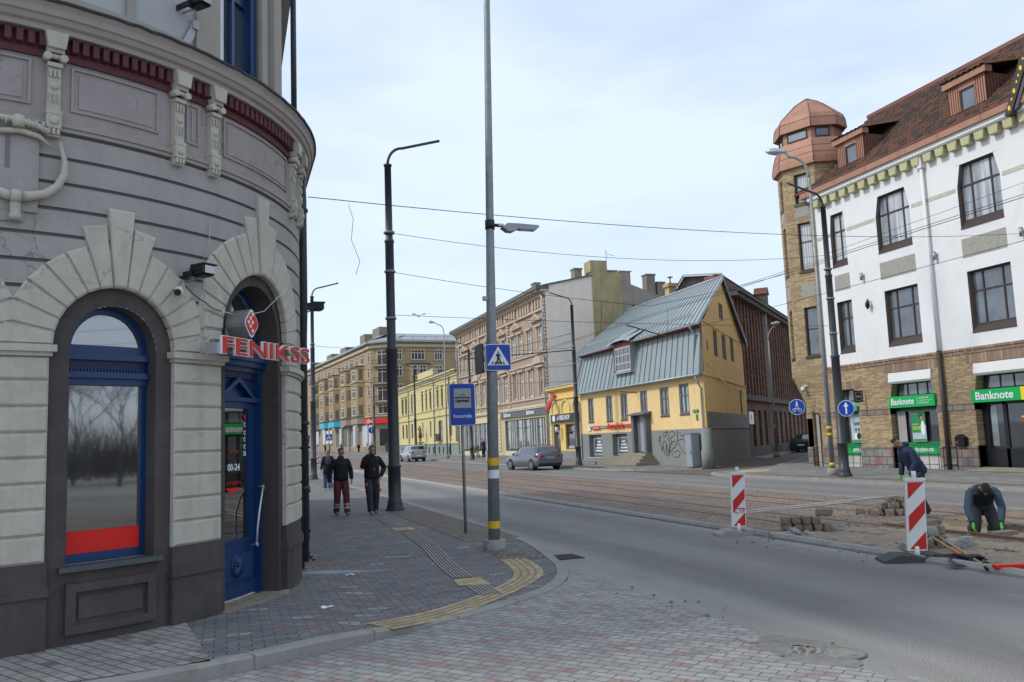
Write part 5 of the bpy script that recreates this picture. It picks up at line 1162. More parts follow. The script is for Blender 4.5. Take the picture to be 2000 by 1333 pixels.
for i, h in enumerate(sw):
    o = win(yh, M, h[1], h[0], h[2], h[3], 'shutter_grey', 'glass_street', (), (), -.26, .16, name='shop_window')
    s = MB(); a, b = h[0]+.25, h[1]-.3
    for c, d, e, f in ((a, b, h[2]+.18, h[2]+.22), (a, b, h[3]-.26, h[3]-.22), (b-.04, b, h[2]+.2, h[3]-.24)): s.box(M, c, d, e, f, -.26, -.24, 'sign_white')
    cx = (h[0]+h[1])/2-.05
    for k, wd in enumerate((.5, .8, 1.0, 1.25)): s.box(M, cx-wd/2, cx+wd/2, 1.5-.2*k, 1.6-.2*k, -.26, -.238, 'sign_white')
    s.build('window_lettering', o); s = MB(); s.box(M, h[0]-.05, h[1]+.1, h[2]-.06, h[2], -.2, .06, 'old_white'); s.build('sill', o)
SD = Vector((34.14-23.7, 51.5-39.6)).normalized(); SN = FP(23.7, 39.6, SD.x, SD.y); Q = lambda u, v, w: SN(u, v, w)
out_ = [(0.0, -.3), (15.8, -.3), (15.3, 4.93), (15.15, 8.1), (8.0, 11.3), (1.1, 8.0), (.42, 7.6), (.15, 5.0)]
s = MB(); L_ = 15.6
side_w = [(3.8, 5.15, 6.2, 7.75), (6.7, 8.2, 6.25, 7.75), (9.9, 11.3, 6.33, 7.85), (6.35, 7.9, 8.65, 9.65), (1.55, 2.1, 6.37, 6.9), (12.65, 13.5, 3.03, 4.65)]
s.wall(Q, 0.0, 15.7, 2.13, 4.95, [side_w[5]], 'house_yellow', 0, .12); s.wall(Q, .3, 15.2, 4.95, 7.9, side_w[:3]+[side_w[4]], 'house_yellow', 0, .12)
s.face([Q(0, 4.95, 0), Q(.3, 4.95, 0), Q(.3, 5.2, 0)], 'house_yellow')
g = side_w[3]; s.wall(Q, g[0], g[1], 7.9, 10.6, [g], 'house_yellow', 0, .12)
s.face([Q(.45, 7.9, 0), Q(g[0], 7.9, 0), Q(g[0], 10.55, 0), Q(1.2, 8.05, 0)], 'house_yellow'); s.face([Q(g[0], 10.55, 0), Q(g[0], 10.6, 0), Q(g[1], 10.6, 0), Q(8.0, 11.35, 0)], 'house_yellow')
s.face([Q(g[1], 7.9, 0), Q(15.2, 7.9, 0), Q(15.2, 8.1, 0), Q(8.0, 11.35, 0), Q(g[1], 10.6, 0)], 'house_yellow'); s.build('gable_wall', yh)
s = MB(); s.box(Q, -.02, 15.9, -.4, 2.13, -.1, .02, 'house_plinth'); s.box(Q, -.04, 15.9, 2.1, 2.17, -.1, .06, 'house_plinth'); s.box(Q, .5, 15.9, 2.17, 3.0, -.1, .03, 'fascia_grey'); s.build('side_plinth', yh)
s = MB(); s.box(Q, .0, 15.7, 4.92, 4.99, -.05, .06, 'house_yellow'); s.box(Q, .4, 15.2, 7.86, 7.92, -.05, .04, 'house_yellow'); s.build('string_band', yh)
for h in side_w: win(yh, Q, h[0], h[1], h[2], h[3], 'shutter_grey', 'glass_boarded', (.5,), (.35, .68), -.04, .1, .06, .07)
# roof: upper slope, lower mansard slope, seams
rf = MB()
A0, A1 = (23.35, 39.15, 7.7), (23.35, 56.2, 7.68); RG0, RG1 = (29.0, 45.35, 11.45), (29.0, 58.7, 11.45)
rf.face([A0, A1, RG1, RG0], 'zinc_roof')
B0, B1 = Q(15.6, 7.95, .35), (36.5, 60, 8.0)
rf.face([RG0, RG1, B1, B0], 'zinc_roof')
rf.face([A0, RG0, (RG0[0], RG0[1], RG0[2]-.18), (A0[0], A0[1], A0[2]-.18)], 'zinc_edge'); rf.face([RG0, B0, (B0[0], B0[1], B0[2]-.35), (RG0[0], RG0[1], RG0[2]-.35)], 'window_brown'); rf.face([A0, A1, (23.4, 56.2, 7.55), (23.4, 39.2, 7.57)], 'zinc_edge')
rf.build('roof', yh); roof = sc.objects[-1]
s = MB(); n = 34
for k in range(n+1):
    t = k/n; a = Vector(A0).lerp(Vector(A1), t); b = Vector(RG0).lerp(Vector(RG1), t); nrm = Vector((-.55, 0, .83))*.035; dy = Vector((0, .012, 0))
    s.face([a-dy, b-dy, b-dy+nrm, a-dy+nrm], 'zinc_seam'); s.face([a+dy, b+dy, b+dy+nrm, a+dy+nrm], 'zinc_seam'); s.face([a-dy+nrm, b-dy+nrm, b+dy+nrm, a+dy+nrm], 'zinc_seam')
a = Vector(A0).lerp(Vector(A1), .07).lerp(Vector(RG0).lerp(Vector(RG1), .07), .17); b = Vector(A0).lerp(Vector(A1), .98).lerp(Vector(RG0).lerp(Vector(RG1), .98), .17)
s.face([a, b, b+Vector((-.05, 0, .16)), a+Vector((-.05, 0, .16))], 'zinc_edge'); s.tube([Vector(RG0)+Vector((0, 0, .03)), Vector(RG1)+Vector((0, 0, .03))], .06, 'zinc_edge', 6); s.build('seams', roof)
s = MB(); C0, C1 = (23.33, 39.35, 4.95), (23.33, 56.6, 4.95); D0_, D1_ = (23.92, 39.9, 7.6), (23.92, 56.1, 7.6)
s.face([C0, C1, D1_, D0_], 'zinc_roof'); s.face([C0, D0_, (24.1, 40.05, 7.5), (23.75, 39.65, 4.95)], 'zinc_edge'); s.face([C0, C1, (23.7, 56.4, 4.87), (23.7, 39.6, 4.87)], 'zinc_edge'); s.tube([(23.28, 39.35, 4.93), (23.28, 56.6, 4.93)], .05, 'zinc_edge', 6)
s.face([C1, D1_, (24.4, 56.6, 7.6), (24.4, 57, 4.95)], 'zinc_edge')
n = 27
for k in range(n+1):
    t = k/n; a = Vector(C0).lerp(Vector(C1), t); b = Vector(D0_).lerp(Vector(D1_), t); nrm = Vector((-.035, 0, .01)); dy = Vector((0, .012, 0))
    if 47.3 < (a.y+b.y)/2 < 49.75: b = a.lerp(b, .3)
    s.face([a-dy, b-dy, b-dy+nrm, a-dy+nrm], 'zinc_seam'); s.face([a+dy, b+dy, b+dy+nrm, a+dy+nrm], 'zinc_seam'); s.face([a-dy+nrm, b-dy+nrm, b+dy+nrm, a+dy+nrm], 'zinc_seam')
s.build('mansard', yh)
s = MB(); s.face([(23.42, 39.3, 7.6), (23.42, 56.1, 7.58), (23.95, 56.1, 7.45), (23.95, 39.9, 7.45)], 'eave_red'); s.face([(23.9, 39.9, 7.2), (23.9, 56.1, 7.2), (23.95, 56.1, 7.62), (23.95, 39.9, 7.62)], 'eave_red'); s.face([(23.42, 39.3, 7.6), (23.95, 39.9, 7.1), (23.95, 39.9, 7.65)], 'eave_red'); s.build('eaves', yh)
D = FX(23.35); s = MB(); s.wall(D, 47.3, 49.7, 5.8, 7.7, [(47.38, 49.62, 5.88, 7.42)], 'eave_red', 0, .1)
s.face([(23.35, 47.3, 5.8), (24.1, 47.3, 5.8), (24.1, 47.3, 7.75), (23.35, 47.3, 7.75)], 'zinc_roof'); s.face([(23.35, 49.7, 5.8), (24.1, 49.7, 5.8), (24.1, 49.7, 7.75), (23.35, 49.7, 7.75)], 'zinc_roof')
s.face([(23.1, 46.9, 7.72), (23.1, 47.8, 7.86), (24.5, 47.8, 8.5), (24.5, 46.9, 8.5)], 'zinc_roof'); s.face([(23.1, 47.8, 7.86), (23.1, 49.1, 7.86), (24.5, 49.1, 8.6), (24.5, 47.8, 8.6)], 'zinc_roof'); s.face([(23.1, 49.1, 7.86), (23.1, 50.4, 7.66), (24.5, 50.4, 8.5), (24.5, 49.1, 8.6)], 'zinc_roof')
s.face([(23.1, 46.9, 7.72), (23.1, 47.8, 7.86), (23.1, 49.1, 7.86), (23.1, 50.4, 7.66), (23.1, 50.4, 7.58), (23.1, 49.1, 7.78), (23.1, 47.8, 7.78), (23.1, 46.9, 7.62)], 'zinc_edge'); s.box(D, 47.2, 49.8, 5.75, 5.82, -.3, .12, 'zinc_edge'); s.build('dormer', yh)
win(sc.objects[-1], D, 49.62, 47.38, 5.88, 7.42, 'old_white', 'glass_dark', (.25, .5, .75), (.33, .66), -.02, .1, .06, .05)
for y, z0, z1, lab in ((39.75, .15, 4.85, ''), (56.3, .3, 4.85, '')):
    s = MB(); s.tube([(23.3, y, z1), (23.45, y, z1-.35), (23.6, y, z1-.6), (23.6, y, z0+.2), (23.4, y, z0)], .055, 'galv', 8); s.build('downpipe', yh)
s = MB(); s.tube([(23.35, 40.1, 7.5), (23.75, 40.2, 7.1), (23.45, 40.1, 5.1)], .05, 'galv', 8); s.build('downpipe', yh)
s = MB(); s.tube([(23.35, 56.1, 7.5), (23.8, 56.0, 7.1), (23.4, 56.3, 5.1)], .05, 'galv', 8); s.build('downpipe', yh)
s = MB(); s.box(W0, 29.0, 29.6, 11.1, 11.78, 46.4, 47.6, 'brick_red'); s.build('chimney', yh)
# entrance: portal, door leaves, steps
s = MB(); s.box(M, 47.45, 47.75, .85, 3.1, 0, .35, 'old_wood'); s.box(M, 45.85, 46.1, .85, 3.1, 0, .35, 'old_wood'); s.box(M, 46.1, 47.45, .85, 3.1, .02, .04, 'shop_dark')
s.prism(lambda u, v, w: (23.7-u, w, v), [(0, 3.08), (.6, 3.08), (.6, 3.14), (0, 3.28)], 45.65, 47.9, 'old_wood', back=True); s.build('portal', yh); pt = sc.objects[-1]
s = MB(); s.box(M, 47.0, 47.42, .9, 3.05, .04, .09, 'shutter_grey'); s.box(M, 46.5, 46.98, .9, 3.05, .04, .12, 'light_metal' if False else 'cabinet_grey'); s.box(M, 46.12, 46.3, .9, 3.05, .04, .2, 'old_wood'); s.build('door', pt)
t = thing('stone_steps', 'four worn stone steps leading up to the yellow house door', 'steps', (23.0, 46.8, .15))
for k in range(4):
    s = MB(); s.box(M, 45.0+.25*k, 51.2-.75*k if k else 51.0, .16+.17*k, .33+.17*k, .02, 1.5-.33*k, 'step_stone'); s.build('step', t)
t = thing('shop_sign', 'red and grey Autoskola sign on the yellow house above its two low windows', 'shop sign', (23.65, 51.5, 2.5)); s = MB()
s.box(M, 48.0, 54.9, 2.42, 2.6, .0, .05, 'fascia_grey'); s.box(M, 48.0, 49.1, 2.38, 2.62, .05, .06, 'reflect_red'); s.prism(M, [(54.3, 2.35), (53.0, 2.35), (53.2, 2.62), (54.1, 2.64)], .05, .07, 'reflect_red'); s.prism(M, [(55.15, 2.33), (54.6, 2.33), (54.87, 2.72)], .05, .08, 'sign_white'); s.build('panel', t)
text('Autoskola', 'lettering', (23.62, 51.85, 2.35), rt, .42, 'red_letter', t, 2.5, .03, bold=.02); text('Apūtis', 'lettering', (23.6, 54.1, 2.42), rt, .16, 'sign_white', t, .9, .01); text('mācības', 'lettering', (23.63, 53.0, 2.46), rt, .1, 'sign_white', t, .95, .01)
# graffiti scrawl painted on the plinth
gf = thing('graffiti', 'black looping graffiti scrawl on the grey plinth beside the steps', 'graffiti', (23.66, 43.4, .5)); s = MB(); rg = random.Random(11)
def scr(pts, r=.018): s.tube([(23.672, 44.9-3.1*x, .55+1.5*y) for x, y in smooth2(pts, 3)], r, 'black_plastic', 4)
for p in ([(0, .6), (.05, .9), (.1, .7), (.03, .65), (.1, .35), (.14, .2)], [(.2, .95), (.4, 1), (.3, .9), (.22, .75), (.18, .9)], [(.12, .3), (.2, .7), (.3, .5), (.34, .1), (.4, .4), (.38, .9)], [(.42, .95), (.56, 1), (.64, .9), (.55, .8), (.44, .75), (.5, .5)], [(.36, .2), (.5, .65), (.7, .6), (.62, .4), (.45, .3), (.5, .1)], [(.72, 1), (.7, .6), (.85, .3), (1, .1)], [(.74, .65), (.9, .7), (.98, .6)], [(.56, .2), (.7, .3), (.8, .2), (.7, .0), (.55, .05)], [(.28, .55), (.26, .1), (.36, .05), (.42, .3)], [(.16, .45), (.22, .1)], [(.8, .95), (.88, .75), (.98, .9)]): scr(p)
s.build('scrawl', gf)
t = thing('utility_cabinet', 'tall pale grey utility cabinet at the corner of the yellow house', 'utility cabinet', (23.3, 40.3, .12)); s = MB(); K_ = FX(23.6); s.box(K_, 40.2, 40.85, .15, 1.85, .02, .5, 'cabinet_grey'); s.box(K_, 40.18, 40.87, 1.85, 1.89, 0, .54, 'grey_metal'); s.box(K_, 40.22, 40.83, .12, .2, .02, .48, 'concrete'); s.build('body', t)
s = MB(); s.box(K_, 40.24, 40.52, .25, 1.0, .5, .515, 'cabinet_grey'); s.box(K_, 40.24, 40.82, 1.05, 1.8, .5, .515, 'cabinet_grey'); s.box(K_, 40.3, 40.34, .8, .95, .515, .53, 'black_plastic'); s.build('door', t)
t = thing('stone_post', 'rounded grey concrete post guarding the corner of the yellow house', 'post', (23.55, 39.45, .05)); s = MB(); s.lathe((23.6, 39.5, .02), [(.33, 0), (.33, .9), (.27, 1.0), (.26, 2.1)], 'house_plinth', 16); s.build('shaft', t)
def plate(name, y, z, w, h, m, lab, x=23.68): 
    t = thing(name, lab, 'sign', (x, y, z)); s = MB(); s.box(FX(x), y-w/2, y+w/2, z-h/2, z+h/2, 0, .03, m); s.build('panel', t); return t
t = plate('street_sign', 40.55, 3.06, .55, .16, 'poster_green', 'small green street name plate on the yellow house beside its corner downpipe'); text('Sporta iela', 'lettering', (23.64, 40.75, 3.03), rt, .05, 'sign_white', t, .4, .004)
plate('number_plate', 40.45, 2.72, .16, .32, 'poster_green', 'small upright green number plate under the street name plate')
s = MB(); s.tube([(23.7, 47.5, 4.5), (22.2, 46.6, 4.5)], .03, 'black_iron', 6); tag(s.build('iron_bar'), 'black iron bar sticking out above the yellow house door', 'bar'); rebase(sc.objects[-1], (23.7, 47.5, 4.5))
pts = [Q(.7, 5.6, .08), Q(1.3, 5.45, .1), Q(5.6, 4.75, .12), Q(10, 4.5, .12), Q(14.5, 4.4, .1)]; t = thing('string_lights', 'string of small bulbs hanging on the side wall of the yellow house', 'string lights', pts[0]); s = MB(); s.tube(pts, .012, 'black_iron', 5); s.build('cord', t); s = MB()
for k in range(14): a = Vector(pts[1]).lerp(Vector(pts[3]), k/14); s.lathe((a.x, a.y, a.z-.22+.0*k), [(.01, 0), (.05, .04), (.05, .09), (.01, .13)], 'sign_white', 6)
s.build('bulbs', t)
# ---------------------------------------------------------------- old brick warehouse in the side street
wh = thing('warehouse', 'long dark red brick warehouse lining the narrow side street', 'building', (34.9, 53.4, .1))
WQ = FP(34.9, 53.4, .7115, .7027); WL = 46.0
s = MB(); hs = []; rr = random.Random(4)
bays = [1.2+2.3*k for k in range(19)]
for u in bays: hs += [(u, u+.95, 8.2, 10.6), (u, u+.95, 5.2, 7.4), (u, u+1.1, .6, 3.5)]
s.wall(WQ, -1.2, WL, -.4, 12, hs, 'brick_red', 0, .25); s.build('wall', wh)
s = MB()
for k in range(40): u = -.9+1.15*k; s.box(WQ, u, u+.3, 4.6, 11.6, 0, .14, 'brick_red', back=False)
s.build('pilasters', wh)
s = MB(); s.box(WQ, -1.3, WL, 4.15, 4.55, 0, .4, 'warehouse_trim'); s.box(WQ, -1.3, WL, 11.55, 12.0, 0, .55, 'warehouse_trim'); s.box(WQ, -1.3, WL, 11.85, 12.05, 0, .75, 'warehouse_trim'); s.box(WQ, -1.2, WL, -.4, .75, 0, .12, 'warehouse_trim')
s.box(WQ, -1.0, WL, 12.0, 13.1, -.8, -.5, 'brick_red'); s.build('cornice', wh)
for i, h in enumerate(hs):
    if h[0] < 34: win(wh, WQ, h[0], h[1], h[2], h[3], 'old_white' if (i*7) % 3 == 0 else 'warehouse_trim', 'glass_street', (.5,), (.6,), -.15, .06, .05)
s = MB(); s.face([WQ(-1.4, 13.1, -.4), WQ(WL, 13.1, -.4), WQ(WL, 13.3, -3.2), WQ(-1.4, 13.3, -3.2)], 'rust_tin'); s.face([WQ(-1.4, 13.3, -3.2), WQ(WL, 13.3, -3.2), WQ(WL, 11.6, -4.4), WQ(-1.4, 11.6, -4.4)], 'rust_tin')
s.face([WQ(-1.2, -.4, 0), WQ(-1.2, 12, 0), WQ(-1.2, 13.1, -.5), WQ(-1.2, 13.25, -3.2), WQ(-1.2, 12, -4.1), WQ(-1.2, -.4, -4.1)], 'plank_dark'); s.build('roof', wh)
s = MB()
for k in range(20): s.box(lambda a, b, c: WQ(-1.2-c, b, -a), .55+.18*k, .62+.18*k, 9, 13.1 if .55+.18*k < 3.1 else 12.2, 0, .03, 'plank_dark', back=False)
s.face([WQ(-1.45, 13.12, -.4), WQ(-1.45, 13.32, -3.2), WQ(-1.45, 13.45, -3.2), WQ(-1.45, 13.25, -.4)], 'old_white'); s.face([WQ(-1.45, 13.32, -3.2), WQ(-1.45, 11.5, -4.5), WQ(-1.45, 11.65, -4.6), WQ(-1.45, 13.45, -3.25)], 'old_wood'); s.build('planks', wh)
for u in (12.5,):
    s = MB(); s.box(WQ, u-.5, u+.5, 11.9, 13.5, -.9, .1, 'warehouse_trim'); s.prism(WQ, [(u-.65, 13.5), (u+.65, 13.5), (u+.15, 14.1), (u-.15, 14.1)], -.9, .2, 'rust_tin', back=True); s.build('dormer', wh)
s = MB(); s.box(WQ, 10.2, 10.5, .5, 11.6, .0, .3, 'grey_plaster'); s.build('downpipe', wh)
t = thing('wall_sign', 'small white sign on the dark brick warehouse in the side street', 'sign', WQ(1.6, 2.6, .1)); s = MB(); s.box(WQ, 1.0, 2.6, 2.4, 3.3, .25, .3, 'sign_white'); s.build('panel', t); s = MB(); s.prism(WQ, [(1.8+.2*math.cos(k*.63), 2.9+.2*math.sin(k*.63)) for k in range(10)], .3, .31, 'reflect_red'); s.build('emblem', t)
s = MB(); s.box(W0, 31.2, 31.85, 8, 13.0, 56.2, 56.85, 'brick_chimney'); s.box(W0, 31.1, 31.95, 12.85, 13.1, 56.1, 56.95, 'brick_chimney'); s.tube([(31.5, 56.5, 13.1), (31.5, 56.5, 13.6)], .06, 'grey_metal', 8); s.tube([(31.5, 56.5, 13.58), (31.5, 56.5, 13.64)], .22, 'grey_metal', 8); o = s.build('chimney'); tag(o, 'pale yellow brick chimney behind the ridge of the metal roof', 'chimney'); rebase(o, (31.5, 56.5, 8))
# ---------------------------------------------------------------- ornate brown tenement
bt = thing('tenement', 'ornate brown three storey tenement with pediments and a grey shop fascia', 'building', (24, 77, .5)); M = FX(24)
f3 = []; f2 = []
cy3 = [64.95+0, 67.45, 69.75, 71.65, 74.3, 76.9, 79.2, 81.4, 83.9, 86.1, 88.0, 89.7]
for y in cy3: f3.append((y-.42, y+.42, 9.1, 10.92)); f2.append((y-.42, y+.42, 5.4, 7.6))
s = MB(); s.wall(M, 63.3, 91.3, 4.55, 13.45, f3+f2, 'ochre_brown', 0, .22, 'ochre_light'); s.build('wall', bt)
for i, h in enumerate(f3+f2): win(bt, M, h[1], h[0], h[2], h[3], 'white_paint' if (i < 12 or i % 3) else 'ochre_light', 'glass_street', (.5,), (.66,), -.06, .1, .07)
s = MB()
for z0, z1, w, m in ((4.55, 4.7, .12, 'cream_yellow'), (4.7, 5.15, .06, 'ochre_brown'), (5.15, 5.3, .16, 'ochre_light'), (8.0, 8.2, .1, 'ochre_light'), (8.2, 8.75, .04, 'ochre_brown'), (8.75, 8.95, .18, 'ochre_light'), (12.2, 12.38, .2, 'ochre_light'), (13.3, 13.6, .15, 'ochre_light')): s.box(M, 63.3, 91.3, z0, z1, 0, w, m)
s.build('string_courses', bt)
s = MB(); s.box(M, 63.2, 91.6, 13.6, 13.78, -.3, .45, 'ochre_light'); s.box(M, 63.2, 91.7, 13.78, 14.08, -.3, .8, 'fascia_grey')
for k in range(56): y = 63.5+.5*k; s.box(M, y, y+.18, 13.62, 13.78, .45, .7, 'ochre_light', back=False)
s.build('cornice', bt)
s = MB()
for y in cy3:
    for sg in (-1, 1):
        for z0, z1 in ((8.95, 11.2), (5.3, 7.8)): s.box(M, y+sg*.6-.1, y+sg*.6+.1, z0, z1, 0, .07, 'ochre_light', back=False)
    s.box(M, y-.75, y+.75, 11.0, 11.15, 0, .22, 'ochre_light'); s.box(M, y-.75, y+.75, 7.68, 7.84, 0, .22, 'ochre_light'); s.box(M, y-.6, y+.6, 8.96, 9.08, 0, .2, 'ochre_light')
s.build('window_surrounds', bt)
s = MB()
for y in (65.4, 70.6, 74.8, 79.3, 84.0, 88.2):
    s = MB(); s.prism(M, [(y-1.25, 11.5), (y+1.25, 11.5), (y+1.25, 11.6), (y, 12.12), (y-1.25, 11.6)], 0, .25, 'ochre_light'); s.prism(M, [(y-.75, 11.6), (y+.75, 11.6), (y, 11.95)], .25, .27, 'ochre_brown'); s.build('pediment', bt)
for y in (65.4, 74.8, 84.0): s = MB(); s.prism(M, [(y+1.0*math.cos(k*math.pi/8), 8.0+.65*math.sin(k*math.pi/8)) for k in range(9)], .0, .22, 'ochre_light'); s.build('round_pediment', bt)
s = MB(); y = 63.9
while y < 91:
    s.box(M, y, y+.3, 12.45, 13.25, 0, .14, 'ochre_light', back=False); s.box(M, y+.38, y+.62, 12.55, 13.15, 0, .05, 'ochre_light', back=False); y += .68 if int(y*1.3) % 5 else 1.05
s.build('frieze', bt)
s = MB()
for y0 in (63.6, 73.1, 82.6, 90.4):
    for k in range(28): s.box(M, y0-.25, y0+.25, 4.75+.3*k, 4.98+.3*k, 0, .1 if k % 2 else .14, 'ochre_light', back=False)
s.build('quoins', bt)
# shop floor
pil = [75.0, 73.7, 73.1, 71.9, 70.55, 69.9, 68.95, 67.35, 66.8, 65.9, 64.6]
hs = [(64.45, 75.1, .95, 3.68), (78.3, 90.2, .95, 3.68)]
s = MB(); s.wall(M, 63.3, 91.3, -.3, 4.55, hs, 'cream_yellow', 0, .35); s.build('shop_wall', bt)
for a, b, rg2 in ((64.45, 75.1, (73.4, 72.35, 70.2, 68.2, 67.0, 65.3)), (78.3, 90.2, (89.3, 87.6, 85.9, 84.2, 82.6, 80.9, 79.5))):
    o = win(bt, M, b, a, .95, 3.68, 'shop_dark', 'glass_pale', (), (.72,), -.14, .08, name='shop_window')
    s = MB()
    for y in rg2:
        for dy in (-.28, .28): s.box(M, y+dy-.08, y+dy+.08, 1.0, 3.6, -.14, -.04, 'old_white'); s.box(M, y+dy-.1, y+dy+.1, .6, 1.15, -.14, -.02, 'fascia_grey')
    s.build('colonnettes', o)
s = MB(); s.box(M, 63.4, 75.9, 3.86, 4.42, -.02, .14, 'fascia_grey'); s.box(M, 63.35, 75.95, 4.42, 4.5, -.02, .2, 'old_white'); s.box(M, 77.5, 91.0, 4.42, 4.5, -.02, .2, 'old_white'); s.build('fascia', bt)
for y in (76.6, 91.0, 77.3):
    s = MB()
    for k in range(9): s.box(M, y-.35, y+.35, .9+.36*k, 1.2+.36*k, 0, .09, 'cream_yellow')
    s.build('pier', bt)
for y, lab in ((74.65, 'farther'), (68.4, 'nearer')):
    t = thing('shop_sign', 'white fathom lettering on the grey shop fascia, the %s of the two' % lab, 'shop sign', (23.8, y, 3.95)); text('fathom', 'lettering', (23.82, y, 3.97), rt, .38, 'sign_white', t, 1.95, .05, bold=.015)
s = MB(); s.tube([(23.7, 63.55, 13.5), (23.85, 63.6, 13.0), (23.85, 63.6, .8)], .1, 'light_metal', 10); s.build('downpipe', bt)
s = MB(); s.tube([(23.7, 91.1, 13.5), (23.85, 91.1, 13.0), (23.85, 91.1, .8)], .1, 'light_metal', 10); s.build('downpipe', bt)
FW = lambda u, v, w: (u, 63.3-w, v)
s = MB(); s.face([FW(24, -.3, 0), FW(28.12, -.3, 0), FW(28.12, 14.97, 0), FW(24, 14.08, 0)], 'firewall'); s.build('firewall', bt)
s = MB(); s.box(FW, 28.12, 30.75, -.3, 15.3, -6, .06, 'firewall_yellow'); s.box(FW, 28.0, 29.5, 15.3, 16.25, -1.2, .07, 'firewall_yellow'); s.build('firewall', bt)
s = MB(); s.box(FW, 30.75, 31.6, -.3, 15.38, -6, .03, 'firewall_grey'); s.face([FW(31.6, -.3, 0), FW(36, -.3, 0), FW(36, 12.6, 0), FW(34.3, 13.4, 0), FW(31.6, 14.35, 0)], 'firewall_grey'); s.box(FW, 31.7, 31.85, 11.9, 12.6, 0, .02, 'shop_dark'); s.box(FW, 32.6, 34, 12.2, 12.45, 0, .02, 'shop_dark'); s.build('firewall', bt)
s = MB(); s.face([(23.6, 63.2, 14.1), (28.1, 63.2, 15.05), (28.1, 91, 15.05), (23.6, 91, 14.1)], 'apart_roof'); s.face([(28.1, 63.2, 15.05), (31.6, 63.5, 14.4), (31.6, 91, 14.4), (28.1, 91, 15.05)], 'apart_roof'); s.face([(31.6, 63.3, 14.35), (36, 63.3, 12.6), (36, 91, 12.6), (31.6, 91, 14.35)], 'apart_roof'); s.box(FW, 30.6, 31.7, 15.38, 15.46, -6, .1, 'apart_roof')
s.face([(24, 63.15, 14.2), (28.12, 63.15, 15.07), (28.12, 63.15, 14.95), (24, 63.15, 14.05)], 'tin_dark'); s.face([(24, 91.3, -.3), (36, 91.3, -.3), (36, 91.3, 12.6), (24, 91.3, 14)], 'firewall'); s.build('roof', bt)
for (x0, x1, z0, z1, y) in ((26.75, 27.4, 14.8, 15.65, 63.6), (33.4, 34.2, 13, 15.4, 63.9), (34.4, 35.1, 13, 14.75, 63.9), (29.9, 30.9, 15.3, 15.7, 64.3), (24.3, 24.8, 14.2, 14.95, 66.5), (24.9, 26.2, 14.3, 14.8, 72)):
    s = MB(); s.box(W0, x0, x1, z0, z1, y, y+.8, 'chimney_stone'); s.box(W0, x0-.06, x1+.06, z1-.12, z1, y-.06, y+.86, 'chimney_stone'); s.build('chimney', bt)
s = MB(); s.tube([(29.6, 63.5, 15.2), (29.6, 63.5, 17.2)], .02, 'black_iron', 5); s.tube([(29.6, 63.5, 16.9), (30.3, 63.5, 16.75)], .015, 'black_iron', 5); s.build('antenna', bt)
# ---------------------------------------------------------------- barber shop
bs = thing('barber_shop', 'low yellow barber shop between the brown tenement and the mansard house', 'building', (24, 60, .4)); hs = [(58.3, 60.25, 1.05, 2.92), (61.3, 62.75, .45, 2.92)]
s = MB(); s.wall(M, 56.6, 63.2, .95, 5.55, hs, 'barber_yellow', 0, .2); s.build('wall', bs)
s = MB(); s.wall(M, 56.6, 63.2, -.3, .95, [(61.3, 62.75, .3, .951)], 'house_plinth', .03, .2); s.build('plinth', bs)
s = MB()
for z0, z1, w in ((5.5, 5.6, .2), (5.6, 5.85, .35), (4.85, 4.95, .12), (3.72, 3.8, .1), (3.0, 3.06, .08)): s.box(M, 56.5, 63.3, z0, z1, 0, w, 'barber_yellow')
for c in (57.7, 59.9, 62.0):
    for k in range(12): a0, a1 = math.pi*k/12, math.pi*(k+1)/12; s.prism(M, [(c+.75*math.cos(a0), 4.15+.55*math.sin(a0)), (c+.75*math.cos(a1), 4.15+.55*math.sin(a1)), (c+.88*math.cos(a1), 4.15+.66*math.sin(a1)), (c+.88*math.cos(a0), 4.15+.66*math.sin(a0))], 0, .09, 'cream_yellow')
    for sg in (-1, 1): s.box(M, c+sg*.81-.065, c+sg*.81+.065, 3.8, 4.15, 0, .09, 'cream_yellow')
s.build('mouldings', bs)
s = MB()
for y in (56.85, 63.1):
    s = MB()
    for k in range(12): s.box(M, y-.22, y+.22, .95+.38*k, 1.28+.38*k, 0, .08, 'cream_yellow')
    s.build('quoins', bs)
s = MB(); s.face([(23.6, 56.5, 5.87), (23.6, 63.3, 5.87), (27, 63.3, 6.5), (27, 56.5, 6.5)], 'zinc_roof'); s.box(W0, 23.58, 24.1, 5.8, 5.88, 56.5, 63.3, 'zinc_edge'); s.build('roof', bs)
win(bs, M, 60.25, 58.3, 1.05, 2.92, 'window_brown', 'glass_dark', (), (.7,), -.12, .1, name='shop_window'); text('BARBER', 'lettering', (23.98, 59.6, 1.12), rt, .2, 'sign_white', sc.objects[-2] if False else bs, 1.1, .01)
s = MB(); s.box(M, 61.3, 62.75, .45, 2.92, -.2, -.12, 'window_brown'); s.box(M, 61.5, 62.0, 1.0, 2.5, -.12, -.11, 'glass_dark'); s.build('door', bs)
t = thing('shop_sign', 'black BARBER SHOP sign on the low yellow building', 'shop sign', (23.9, 60, 3.1)); s = MB(); s.box(M, 57.2, 62.8, 3.08, 3.72, 0, .16, 'sign_black'); s.build('panel', t); text('BARBER SHOP', 'lettering', (23.83, 61.4, 3.26), rt, .36, 'sign_white', t, 2.55, .01, bold=.02)
s = MB(); s.prism(M, [(62.15+.3*math.cos(k*.7), 3.42+.26*math.sin(k*.7)) for k in range(9)], .16, .17, 'sign_white'); s.build('emblem', t)
